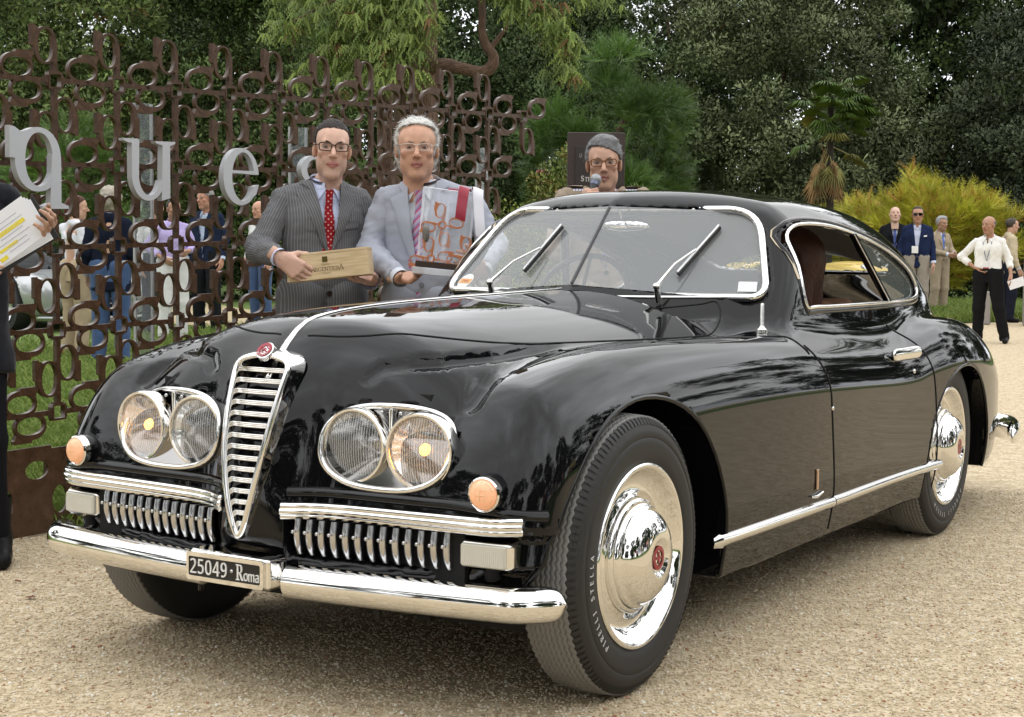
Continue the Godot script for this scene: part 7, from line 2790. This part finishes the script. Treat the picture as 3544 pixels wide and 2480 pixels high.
	var ties := tex_mat(stripe_tex(32, 32, Color(0.42, 0.33, 0.48), func(i, j):
		var q = (i + 64 - j) % 32
		return Color(0.45, 0.03, 0.12) if q < 7 else (Color(0.72, 0.62, 0.70) if q < 9 or (q > 15 and q < 18) else (Color(0.16, 0.14, 0.34) if q > 24 and q < 28 else null))), 1.0 / 0.034, 1.0 / 0.034, 0.5)
	var fine := tex_mat(stripe_tex(8, 2, Color(0.66, 0.68, 0.72), func(i, _j): return Color(0.42, 0.46, 0.56) if i < 2 else null), 1.0 / 0.0055, 10.0)
	var c := Vector3(-1.10, 0, -1.81)
	var m2 := person("white haired man in pale grey suit and striped tie carrying a clear trophy", c, 0.304, {
		"near": 2, "face": "white_hair", "w": 1.06, "jaw": 1.04, "nose": 1.2, "open": 0.003, "skin": Color(0.58, 0.33, 0.225), "stubble": 0.05, "lips": Color(0.40, 0.16, 0.13),
		"hair": "white", "hairc": Color(0.62, 0.61, 0.58), "brow": Color(0.22, 0.17, 0.13), "look": 0.30, "nod": 0.02, "tilt": 0.0,
		"coat_mat": grey, "legs_mat": grey, "shirt_mat": fine, "tie": ties, "tie_end": 0.93, "tie_dx": -0.02, "vee": 0.99, "hem": 0.74, "wide": 1.02, "buttons": 1, "button": Color(0.2, 0.2, 0.22),
		"J": {"head": Vector3(-0.03, 1.530, 0.055), "neck": Vector3(-0.016, 1.388, 0.010), "shR": Vector3(-0.168, 1.318, 0.02), "shL": Vector3(0.172, 1.322, -0.04), "elR": Vector3(-0.235, 1.115, 0.05), "wrR": Vector3(-0.025, 1.012, 0.285), "elL": Vector3(0.275, 1.14, -0.02), "wrL": Vector3(0.30, 1.04, 0.23)},
		"handR": {"pose": "grip", "dir": Vector3(0.88, 0.02, 0.46), "palm": Vector3(-0.15, 0.85, 0.45)}, "handL": {"pose": "grip", "dir": Vector3(-0.2, 0.3, 0.95), "palm": Vector3(-0.95, 0.2, -0.1)}})
	var steel_rim := mat(lin(0.6, 0.58, 0.55), 0.2, 1.0)
	glasses(m2, Transform3D(Basis(Vector3.UP, 0.30) * Basis(Vector3.RIGHT, 0.02), Vector3(-0.03, 1.530, 0.055)), steel_rim, 0.023, 0.013, 0.0012)
	# trophy
	var ty := thing("trophy", "clear acrylic trophy with copper letters and red and white ribbon", "trophy")
	ty.transform = Transform3D(Basis(Vector3.UP, 0.304), c) * Transform3D(Basis(Vector3.UP, 0.12) * Basis(Vector3.BACK, -0.085), Vector3(0.178, 1.040, 0.375).lerp(Vector3(0.178, 1.04, 0.375), 1.0))
	var ac := mat(Color(0.93, 0.96, 1.0, 0.14), 0.0)
	ac.transparency = BaseMaterial3D.TRANSPARENCY_ALPHA
	var cur := func(x: float) -> float: return 0.035 - 1.6 * x * x
	for sgn in [0.0, -0.016]:
		var rows := []
		for k in 9:
			var x := lerpf(-0.098, 0.098, k / 8.0)
			rows.append([Vector3(x, 0.035, cur.call(x) + sgn), Vector3(x, 0.312 - 0.05 * x, cur.call(x) + sgn)])
		var ab := MB.new()
		ab.grid(rows)
		part("clear_block", ab, ac, ty)
	var rim := MB.new()
	var rp := []
	for k in 9:
		var x := lerpf(-0.098, 0.098, k / 8.0)
		rp.append(Vector3(x, 0.312 - 0.05 * x, cur.call(x) - 0.008))
	rim.tube(rp, 0.0075, 6, false, true, Vector2(1, 0.35), Vector3.UP)
	for s in [-1.0, 1.0]: rim.tube([Vector3(s * 0.098, 0.035, cur.call(0.098) - 0.008), Vector3(s * 0.098, 0.312 - 0.05 * s * 0.098, cur.call(0.098) - 0.008)], 0.0055, 6)
	var ice := mat(Color(0.95, 0.97, 1.0, 0.45), 0.03)
	ice.transparency = BaseMaterial3D.TRANSPARENCY_ALPHA
	part("bright_edge", rim, ice, ty)
	var copper := mat(lin(0.62, 0.24, 0.12), 0.3, 0.75)
	var cq := letter_q(0.03).mesh()
	var cs := MB.new()
	cs.ring(PackedVector2Array([Vector2(-0.031, -0.031), Vector2(0.031, -0.031), Vector2(0.031, 0.031), Vector2(-0.031, 0.031)]), PackedVector2Array([Vector2(-0.022, -0.022), Vector2(0.022, -0.022), Vector2(0.022, 0.022), Vector2(-0.022, 0.022)]), 0.036)
	var csm := cs.mesh()
	var sc := 0.40
	for q in [[Vector2(-0.012, 0.178), [0, 1, 2, 3]], [Vector2(-0.045, 0.045), [0, 1, 3]], [Vector2(0.098, 0.06), [0, 3]]]:
		var base := Transform3D(Basis(Vector3.BACK, -0.10), Vector3(q[0].x, q[0].y, 0.022))
		part("copper_square", csm, copper, ty, base.scaled_local(Vector3.ONE * sc))
		for k in q[1]: part("copper_letter", cq, copper, ty, base * Transform3D(Basis(Vector3.BACK, -PI / 2 * k).scaled(Vector3.ONE * sc), Vector3.ZERO))
	var bs := MB.new()
	bs.box(Vector3(0, 0.022, 0.0), Vector3(0.205, 0.022, 0.08), 0.002)
	part("dark_base", bs, mat(lin(0.035, 0.018, 0.012), 0.25), ty)
	var bs2 := MB.new()
	bs2.box(Vector3(0, -0.004, 0.0), Vector3(0.225, 0.028, 0.09), 0.004)
	part("clear_base", bs2, ice, ty)
	var ob := MB.new()
	ob.ell(Vector3(-0.072, 0.14, 0.035), Vector3(0.014, 0.034, 0.006), Basis(Vector3.BACK, 0.1))
	part("oval_medal", ob, mat(lin(0.22, 0.21, 0.19), 0.35, 0.8), ty)
	for q in [[Color(0.28, 0.008, 0.03), 0.062, 0.0, "red_ribbon", 0.115], [Color(0.72, 0.71, 0.76), 0.098, 0.05, "white_ribbon", 0.175]]:
		var rows2 := []
		for k in 15:
			var u := k / 14.0
			var yy = 0.318 + 0.012 * sin(PI * minf(u * 2.2, 1.0)) - maxf(0.0, u - 0.35) * q[4] / 0.65
			var zz := lerpf(-0.03, 0.062, minf(u * 2.4, 1.0)) - 0.012 * sin(u * 5.0)
			var x0: float = q[1] + q[2] * u
			rows2.append([Vector3(x0 - 0.020, yy + 0.006, zz), Vector3(x0, yy + 0.002, zz + 0.003), Vector3(x0 + 0.020, yy - 0.004, zz)])
		var rb := MB.new()
		rb.grid(rows2)
		part(q[3], rb, mat((q[0] as Color).linear_to_srgb(), 0.4), ty)
	var bow := MB.new()
	for k in 9: bow.face([Vector3(-0.01 + k * 0.008, 0.316, -0.01), Vector3(-0.006 + k * 0.008, 0.327, -0.01), Vector3(-0.002 + k * 0.008, 0.316, -0.01), Vector3(-0.006 + k * 0.008, 0.312, 0.012)])
	part("ribbon_zigzag", bow, mat(lin(0.30, 0.01, 0.04), 0.5), ty)
	# ---- the man with the microphone
	var tan_m := cloth(Color(0.33, 0.265, 0.20))
	var wide_st := tex_mat(stripe_tex(8, 2, Color(0.70, 0.70, 0.76), func(i, _j): return Color(0.16, 0.18, 0.42) if i < 2 else null), 1.0 / 0.014, 10.0)
	var d := Vector3(-0.96, 0, -3.08)
	var m3 := person("grey haired man in tan jacket speaking into a microphone behind the coupe", d, 0.593, {
		"near": 2, "face": "announcer", "w": 1.0, "jaw": 1.04, "nose": 1.3, "open": 0.004, "skin": Color(0.55, 0.33, 0.235), "stubble": 0.10, "lips": Color(0.38, 0.16, 0.13),
		"hair": "side", "hairc": Color(0.22, 0.22, 0.225), "brow": Color(0.10, 0.09, 0.085), "look": -0.10, "nod": 0.05, "tilt": 0.03,
		"coat_mat": tan_m, "legs_mat": tan_m, "shirt_mat": wide_st, "tie": flat_cloth(Color(0.07, 0.12, 0.42)), "vee": 1.03, "hem": 0.76, "wide": 1.0,
		"J": {"head": Vector3(-0.008, 1.530, 0.035), "neck": Vector3(-0.005, 1.392, 0.0), "shR": Vector3(-0.180, 1.362, -0.015), "shL": Vector3(0.180, 1.362, -0.01), "elR": Vector3(-0.235, 1.13, 0.10), "wrR": Vector3(-0.135, 1.305, 0.235)},
		"handR": {"pose": "wrap", "dir": Vector3(0.35, 0.75, 0.15), "palm": Vector3(0.75, -0.25, -0.45)}})
	glasses(m3, Transform3D(Basis(Vector3.UP, -0.10) * Basis(Vector3.RIGHT, 0.05) * Basis(Vector3.BACK, 0.03), Vector3(-0.008, 1.530, 0.035)), mat(lin(0.20, 0.08, 0.022), 0.2), 0.0245, 0.016, 0.0028)
	var mc := thing("microphone", "black hand microphone with silver grille held to the announcer's mouth", "microphone", d, 0.593)
	var p0 := Vector3(-0.104, 1.322, 0.262)
	var p1 := Vector3(-0.058, 1.452, 0.196)
	var mh := MB.new()
	mh.tube([p0, p0.lerp(p1, 0.62), p0.lerp(p1, 0.78)], [0.012, 0.015, 0.021], 16)
	part("handle", mh, mat(lin(0.012, 0.012, 0.013), 0.4), mc)
	var mr := MB.new()
	mr.tube([p0.lerp(p1, 0.76), p0.lerp(p1, 0.86)], [0.0225, 0.0245], 16)
	part("collar", mr, mat(lin(0.12, 0.13, 0.18), 0.3, 0.8), mc)
	var mg := MB.new()
	mg.ell(p0.lerp(p1, 0.97), Vector3(0.026, 0.028, 0.026), Basis(), 18, 12)
	part("grille", mg, mat(lin(0.30, 0.31, 0.32), 0.45, 0.7), mc)
	# ---- the woman at the left edge with her papers
	var dark := cloth(Color(0.012, 0.013, 0.018))
	person("woman in black dress and boots cut off by the left edge, holding papers", Vector3(-1.905, 0, -0.115), 0.75, {"near": 1, "h": 1.62, "dress": true, "top": "dress", "hem": 0.70, "wide": 0.95, "flare": 0.012, "hair": "long", "hairc": Color(0.03, 0.018, 0.01), "coat_mat": dark, "shoes": Color(0.012, 0.012, 0.012), "boots": true, "look": 0.3,
		"J": {"elL": Vector3(0.25, 1.17, -0.10), "wrL": Vector3(0.285, 1.19, 0.02), "elR": Vector3(-0.21, 1.10, 0.02), "wrR": Vector3(0.03, 1.08, 0.24)}, "handL": {"pose": "grip", "dir": Vector3(0.35, 0.25, 0.75), "palm": Vector3(-0.6, 0.6, 0.3)}})
	var fd := thing("document_folder", "black folder with loose white sheets, yellow bands highlighted, at left edge", "folder")
	var o0 := Vector3(-1.745, 1.062, -0.165)
	var u := (Vector3(-1.585, 1.185, -0.265) - o0)
	var vv := (Vector3(-1.755, 1.185, -0.165) - o0)
	var ub := u.normalized()
	var nb := ub.cross(vv.normalized()).normalized()
	var vb := nb.cross(ub)
	fd.transform = Transform3D(Basis(ub, vb, nb), o0)
	var f1 := MB.new()
	f1.box(Vector3(0.10, 0.055, -0.004), Vector3(0.235, 0.165, 0.006), 0.001)
	part("cover", f1, mat(lin(0.01, 0.01, 0.011), 0.5), fd)
	for k in 4:
		var f2 := MB.new()
		f2.box(Vector3(0.096 - 0.004 * k, 0.060 + 0.005 * k, 0.002 + 0.0026 * k), Vector3(0.212, 0.158, 0.001), 0.0, Basis(Vector3.BACK, 0.03 * (k - 1.5)))
		part("sheet", f2, mat(lin(0.78, 0.79, 0.82), 0.7), fd)
	var yel := mat(lin(0.78, 0.66, 0.05), 0.7)
	for q in [[0.095, 0.085, 0.115, 0.014], [0.03, 0.105, 0.02, 0.012], [0.055, 0.035, 0.075, 0.010], [0.02, 0.008, 0.03, 0.014]]:
		var f3 := MB.new()
		f3.box(Vector3(q[0], q[1], 0.0114), Vector3(q[2], q[3], 0.0006), 0.0, Basis(Vector3.BACK, 0.045))
		part("highlighted_band", f3, yel, fd)
	for k in 7:
		var f4 := MB.new()
		f4.box(Vector3(0.09, 0.118 - 0.0165 * k, 0.0116), Vector3(0.10 + 0.03 * sin(k * 2.0), 0.0014, 0.0006), 0.0, Basis(Vector3.BACK, 0.045))
		part("line_of_print", f4, mat(lin(0.35, 0.35, 0.4), 0.8), fd)
	_guests()
	_passenger()
	_far_cars()
	_onlookers()

func _guests() -> void:
	var jean := cloth(Color(0.055, 0.095, 0.19))
	var gb := "guests on the lawn behind the letter screen"
	var gr := "guests standing on the lawn at right"
	var face := func(p: Vector3, off: float) -> float: return atan2(2.61 - p.x, 3.56 - p.z) + off
	var p := Vector3(-8.95, 0, -7.21)
	person("auburn haired woman in white top and tan trousers raising a hand to her head", p, face.call(p, 2.2), {"near": 1, "h": 1.57, "top": "tee", "shirt": Color(0.74, 0.74, 0.80), "legs": Color(0.42, 0.33, 0.22), "hair": "tail", "hairc": Color(0.07, 0.018, 0.008), "hem": 0.90, "wide": 0.84, "shoes": Color(0.30, 0.13, 0.06), "skin": Color(0.56, 0.34, 0.24), "look": -0.5, "J": {"elL": Vector3(0.30, 1.26, 0.20), "wrL": Vector3(0.12, 1.47, 0.12)}, "handL": {"pose": "flat", "dir": Vector3(-0.4, 0.9, 0.0), "palm": Vector3(-0.5, -0.2, -0.8)}}, gb)
	p = Vector3(-8.0, 0, -6.75)
	person("man with long grey hair in dark navy jacket and jeans, seen from behind", p, face.call(p, PI - 0.25), {"near": 1, "h": 1.62, "coat": Color(0.010, 0.013, 0.026), "legs_mat": jean, "hair": "woolly", "hairc": Color(0.36, 0.32, 0.26), "hem": 0.70, "wide": 1.05, "shirt": Color(0.3, 0.3, 0.35), "shoes": Color(0.03, 0.03, 0.04)}, gb)
	p = Vector3(-10.05, 0, -9.7)
	person("dark haired man in lilac shirt and white trousers behind the screen", p, face.call(p, 0.35), {"near": 1, "h": 1.62, "top": "shirt", "shirt": Color(0.50, 0.42, 0.72), "rolled": 0.35, "legs": Color(0.72, 0.71, 0.70), "hair": "short", "hairc": Color(0.02, 0.016, 0.014), "hem": 0.90, "belt": Color(0.10, 0.03, 0.02), "skin": Color(0.40, 0.22, 0.15), "stubble": 0.35, "J": {"elR": Vector3(-0.30, 1.10, -0.06), "wrR": Vector3(-0.15, 0.96, 0.12), "elL": Vector3(0.24, 1.09, 0.02), "wrL": Vector3(0.09, 1.04, 0.22)}}, gb)
	p = Vector3(-10.9, 0, -10.3)
	person("man in white shirt mostly hidden behind the man in lilac", p, face.call(p, 0.5), {"h": 1.66, "top": "shirt", "shirt": Color(0.74, 0.74, 0.74), "legs": Color(0.05, 0.05, 0.06), "hair": "ring", "hairc": Color(0.10, 0.08, 0.06)}, gb)
	p = Vector3(-10.97, 0, -11.27)
	person("stout grey haired man in navy blazer and pale blue shirt looking aside", p, face.call(p, -0.55), {"near": 1, "h": 1.80, "coat": Color(0.016, 0.024, 0.050), "shirt": Color(0.52, 0.60, 0.78), "vee": 0.86, "legs": Color(0.016, 0.017, 0.02), "hair": "side", "hairc": Color(0.28, 0.27, 0.26), "wide": 1.15, "skin": Color(0.52, 0.27, 0.19), "look": -0.25}, gb)
	p = Vector3(-11.66, 0, -13.1)
	person("bald man in white shirt and blue jeans beside the pinstriped shoulder", p, face.call(p, -0.8), {"near": 1, "h": 1.70, "top": "shirt", "shirt": Color(0.76, 0.76, 0.76), "legs_mat": jean, "hair": "ring", "hairc": Color(0.2, 0.17, 0.14), "belt": Color(0.02, 0.02, 0.02), "hem": 0.92, "skin": Color(0.56, 0.31, 0.22)}, gb)
	# at the right
	p = Vector3(-2.52, 0, -15.85)
	var wm := person("balding man in white shirt and black trousers, hand on hip, holding a paper", p, face.call(p, -0.25), {"near": 1, "h": 1.54, "top": "shirt", "shirt": Color(0.78, 0.77, 0.74), "rolled": 0.4, "legs": Color(0.010, 0.010, 0.011), "hair": "ring", "hairc": Color(0.10, 0.09, 0.085), "hem": 0.93, "belt": Color(0.01, 0.01, 0.01), "lanyard": true, "skin": Color(0.40, 0.22, 0.145), "stubble": 0.25, "look": -0.35, "wide": 1.05,
		"J": {"elR": Vector3(-0.36, 1.12, -0.02), "wrR": Vector3(-0.16, 0.98, 0.05), "elL": Vector3(0.255, 1.10, -0.04), "wrL": Vector3(0.31, 0.90, 0.06), "knL": Vector3(0.17, 0.46, 0.06), "anL": Vector3(0.26, 0.085, 0.05)}}, gr)
	var pp := MB.new()
	pp.box(Vector3.ZERO, Vector3(0.19, 0.11, 0.004))
	var pr := part("paper_sheet", pp, flat_cloth(Color(0.78, 0.78, 0.8)), self, Transform3D(Basis(Vector3.UP, 0.3) * Basis(Vector3.BACK, 0.35), wm.to_global(Vector3(0.40, 0.79, 0.12)) if wm.is_inside_tree() else wm.transform * Vector3(0.40, 0.79, 0.12)))
	tag(pr, "folded white paper in the hand of the man in black trousers", "paper")
	p = Vector3(-4.81, 0, -20.37)
	var bz := person("man in navy blazer and sunglasses with a white pocket square", p, face.call(p, 0.05), {"near": 1, "h": 1.78, "coat": Color(0.014, 0.022, 0.060), "shirt": Color(0.56, 0.61, 0.78), "vee": 0.92, "legs": Color(0.30, 0.27, 0.23), "hair": "short", "hairc": Color(0.04, 0.025, 0.018), "kerchief": Color(0.8, 0.8, 0.8), "skin": Color(0.44, 0.25, 0.175), "wide": 1.08}, gr)
	glasses(bz, Transform3D(Basis(), Vector3(0, 1.535, 0.045)), M.gap, 0.026, 0.017, 0.003, true, true)
	var cd := MB.new()
	cd.box(Vector3(-0.03, 1.04, 0.155), Vector3(0.09, 0.10, 0.005))
	part("pass_card", cd, flat_cloth(Color(0.78, 0.78, 0.78)), bz)
	p = Vector3(-5.29, 0, -23.2)
	person("grey haired man in beige suit and blue tie turned to the right", p, face.call(p, 0.75), {"near": 1, "h": 1.68, "coat": Color(0.37, 0.30, 0.215), "legs": Color(0.37, 0.30, 0.215), "shirt": Color(0.62, 0.68, 0.8), "tie": flat_cloth(Color(0.12, 0.2, 0.55)), "hair": "side", "hairc": Color(0.33, 0.33, 0.33), "skin": Color(0.42, 0.24, 0.16), "J": {"elL": Vector3(0.23, 1.09, 0.02), "wrL": Vector3(0.10, 1.04, 0.25), "elR": Vector3(-0.23, 1.09, 0.02), "wrR": Vector3(-0.06, 1.02, 0.26)}}, gr)
	p = Vector3(-5.42, 0, -21.15)
	person("bald pale man in black suit and blue tie, chin raised", p, face.call(p, 0.1), {"near": 1, "h": 1.80, "coat": Color(0.012, 0.013, 0.016), "shirt": Color(0.68, 0.70, 0.76), "tie": flat_cloth(Color(0.10, 0.14, 0.36)), "hair": "ring", "hairc": Color(0.16, 0.13, 0.11), "skin": Color(0.64, 0.42, 0.33), "nod": -0.25}, gr)
	p = Vector3(-3.66, 0, -21.35)
	person("man in beige jacket and dark trousers cut off by the right edge", p, face.call(p, 2.0), {"near": 1, "h": 1.62, "coat": Color(0.50, 0.42, 0.29), "legs": Color(0.016, 0.018, 0.03), "hair": "short", "hairc": Color(0.05, 0.04, 0.03), "shirt": Color(0.5, 0.5, 0.5), "wide": 1.05}, gr)
	# grey stone blocks near the right-hand guests
	for q in [[Vector3(-2.95, 0, -20.6), Vector3(0.55, 1.05, 0.5), "tall pale grey stone block behind the man in black trousers"], [Vector3(-3.75, 0, -20.4), Vector3(0.16, 0.5, 0.16), "short grey bollard on the lawn between the beige suit and the black trousers"]]:
		var b := MB.new()
		b.box(Vector3(0, q[1].y * 0.5, 0), q[1], 0.02)
		var bo := part("stone_block" if q[1].x > 0.3 else "bollard", b, cloth(Color(0.30, 0.28, 0.26), 0.9, false), self, Transform3D(Basis(Vector3.UP, 0.3), q[0]))
		tag(bo, q[2], "block" if q[1].x > 0.3 else "bollard")

func _onlookers() -> void:
	# the crowd across the gravel that the coupe's flank mirrors
	var k := 0
	for q in [["white", Color(0.72, 0.72, 0.72)], ["red", Color(0.42, 0.05, 0.05)], ["pale blue", Color(0.35, 0.45, 0.66)], ["grey", Color(0.3, 0.3, 0.31)], ["cream", Color(0.66, 0.6, 0.45)], ["navy", Color(0.03, 0.04, 0.1)], ["pink", Color(0.6, 0.33, 0.33)], ["khaki", Color(0.3, 0.25, 0.15)], ["black", Color(0.02, 0.02, 0.02)], ["lemon", Color(0.66, 0.6, 0.25)]]:
		var at := Vector3(7.2 + 0.5 * (k % 3), 0, 2.2 - 0.95 * k)
		person("onlooker in %s shirt across the gravel, mirrored in the coupe's flank" % q[0], at, -PI / 2 + 0.1 * (k % 4), {"top": "shirt", "shirt": q[1], "legs": Color(0.1, 0.1, 0.12) if k % 2 == 0 else Color(0.35, 0.3, 0.22), "hem": 0.92}, "onlookers mirrored in the coupe")
		k += 1

func _passenger() -> void:
	# a woman in the near seat: long brown hair and a fawn coat seen through the side window
	var o := thing("person", "long haired woman in brown fur coat sitting in the coupe", "person", Vector3(0.37, 0.605, -2.0))
	var body := MB.new()
	body.col = Color(0.5, 0.3, 0.21)
	var g := Grid.new(Vector3(-0.3, -0.05, -0.35), Vector3(0.3, 0.62, 0.3), 0.02)
	g.cap(Vector3(0, 0.0, -0.12), Vector3(0, 0.26, -0.16), 0.12, 0.11, 0.04, 0.8)
	g.cap(Vector3(0, 0.26, -0.14), Vector3(0, 0.42, -0.10), 0.05, 0.045, 0.04)
	g.nets(body)
	body.append(paint_head(head_mesh("plain1", 1.0, 1.0, 1.0, 0.008), Color(0.55, 0.34, 0.25), 0.0, Color(0.4, 0.15, 0.13)), Transform3D(Basis(Vector3.UP, -0.8), Vector3(0, 0.475, -0.06)))
	part("body", body, mat(Color(1, 1, 1), 0.5, 0.0, true), o)
	part("hair", hair_mesh("long", 1.12, 0.01, 77), _hairmat(Color(0.055, 0.020, 0.012)), o, Transform3D(Basis(Vector3.UP, -0.8).scaled(Vector3(1.12, 1.1, 1.12)), Vector3(0, 0.475, -0.06)))
	var ct := MB.new()
	var cg := Grid.new(Vector3(-0.32, -0.1, -0.4), Vector3(0.32, 0.42, 0.25), 0.018)
	for s in [-1.0, 1.0]:
		cg.cap(Vector3(s * 0.07, 0.0, -0.12), Vector3(s * 0.08, 0.22, -0.16), 0.14, 0.12, 0.04, 0.85)
		cg.cap(Vector3(s * 0.17, 0.26, -0.16), Vector3(s * 0.22, 0.02, -0.05), 0.075, 0.06, 0.04)
	cg.nets(ct)
	rough_up(ct, 0.012, 4)
	part("coat", ct, cloth(Color(0.16, 0.075, 0.035)), o)

func far_car(called: String, label: String, at: Vector3, yaw: float, paint: Material, dark_grille: bool, size := 1.0) -> void:
	var o := thing(called, label, "car", at, yaw)
	o.scale = Vector3.ONE * size
	var g := Grid.new(Vector3(-1.0, 0.05, -2.3), Vector3(1.0, 1.35, 2.35), 0.045)
	for s in [-1.0, 1.0]:
		g.cap(Vector3(s * 0.62, 0.48, -1.9), Vector3(s * 0.62, 0.42, 1.75), 0.30, 0.24, 0.12)
		g.ell(Vector3(s * 0.70, 0.52, 1.35), Vector3(0.24, 0.24, 0.62), 0.10)
		g.ell(Vector3(s * 0.70, 0.56, -1.4), Vector3(0.25, 0.30, 0.65), 0.10)
	g.ell(Vector3(0, 0.45, 1.3), Vector3(0.75, 0.25, 0.95), 0.12)
	g.ell(Vector3(0, 0.50, -1.3), Vector3(0.75, 0.36, 0.95), 0.12)
	g.ell(Vector3(0, 0.45, 0.0), Vector3(0.85, 0.36, 1.9), 0.12)
	for s in [-1.0, 1.0]:
		for z in [1.35, -1.35]: g.cap(Vector3(s * 0.72, 0.33, z), Vector3(s * 1.2, 0.33, z), 0.37, 0.37, 0.02, 1.0, -1)
	if dark_grille: g.ell(Vector3(0, 0.36, 2.2), Vector3(0.42, 0.13, 0.25), 0.02, Basis(), -1)
	g.cut(func(p: Vector3): return 0.16 - p.y)
	var mb := MB.new()
	g.nets(mb)
	part("body", mb, paint, o)
	var c := MB.new()
	c.ell(Vector3(0, 0.72, -0.25), Vector3(0.68, 0.50, 1.25), Basis(), 28, 16)
	part("glass_cabin", c, mat(lin(0.008, 0.009, 0.010), 0.05), o)
	var r := MB.new()
	for i in 9:
		pass
	var rows := []
	for i in 9:
		var row := []
		for j in 9:
			var x := lerpf(-0.55, 0.55, i / 8.0)
			var z := lerpf(-0.85, 0.30, j / 8.0)
			row.append(Vector3(x, 0.735 + 0.51 * sqrt(maxf(0.0, 1.0 - pow(x / 0.70, 2) - pow((z + 0.25) / 1.28, 2))), z))
		rows.append(row)
	r.grid(rows)
	part("roof", r, paint, o)
	for s in [-1.0, 1.0]:
		for z in [1.35, -1.35]:
			var w := MB.new()
			w.lathe([Vector2(0.0, 0.10), Vector2(0.22, 0.11), Vector2(0.235, 0.12)], Transform3D(Basis(Vector3.FORWARD, s * PI / 2), Vector3(s * 0.80, 0.33, z)), 20)
			var wh := part("wheel", w, M.steel, o)
			var t := MB.new()
			t.lathe([Vector2(0.235, 0.11), Vector2(0.32, 0.10), Vector2(0.335, 0.04), Vector2(0.335, -0.1)], Transform3D(Basis(Vector3.FORWARD, s * PI / 2), Vector3(s * 0.80, 0.33, z)), 24)
			part("tyre", t, M.rubber, wh)
		var h := MB.new()
		h.ell(Vector3(s * 0.62, 0.60, 1.78), Vector3(0.11, 0.06, 0.24), Basis(Vector3.UP, s * 0.35) * Basis(Vector3.RIGHT, 0.5), 14, 8)
		part("headlight", h, mat(lin(0.6, 0.62, 0.65), 0.08, 0.6), o)
	if dark_grille:
		var gl := MB.new()
		gl.ell(Vector3(0, 0.36, 2.02), Vector3(0.45, 0.13, 0.05))
		part("grille", gl, M.gap, o)
		for k in 3:
			var b := MB.new()
			b.tube([Vector3(-0.36, 0.30 + 0.06 * k, 2.10), Vector3(0, 0.30 + 0.06 * k, 2.14), Vector3(0.36, 0.30 + 0.06 * k, 2.10)], 0.009, 6)
			part("grille_bar", b, M.steel, o)
		var sp := MB.new()
		sp.tube([Vector3(-0.75, 0.19, 1.9), Vector3(-0.4, 0.19, 2.22), Vector3(0.4, 0.19, 2.22), Vector3(0.75, 0.19, 1.9)], 0.035, 8, false, true, Vector2(1.4, 0.6), Vector3.UP)
		part("splitter", sp, paint, o)

func _far_cars() -> void:
	var silver := mat(lin(0.42, 0.43, 0.44), 0.22, 0.4)
	silver.clearcoat_enabled = true
	far_car("sports_car", "low silver sports car parked on the lawn behind the screen", Vector3(-14.0, 0, -10.9), 1.35, silver, true)
	var yellow := mat(lin(0.62, 0.42, 0.01), 0.2)
	yellow.clearcoat_enabled = true
	far_car("sports_car", "yellow sports car seen through the side windows of the coupe", Vector3(-6.9, 0, -17.8), 1.25, yellow, false, 1.25)
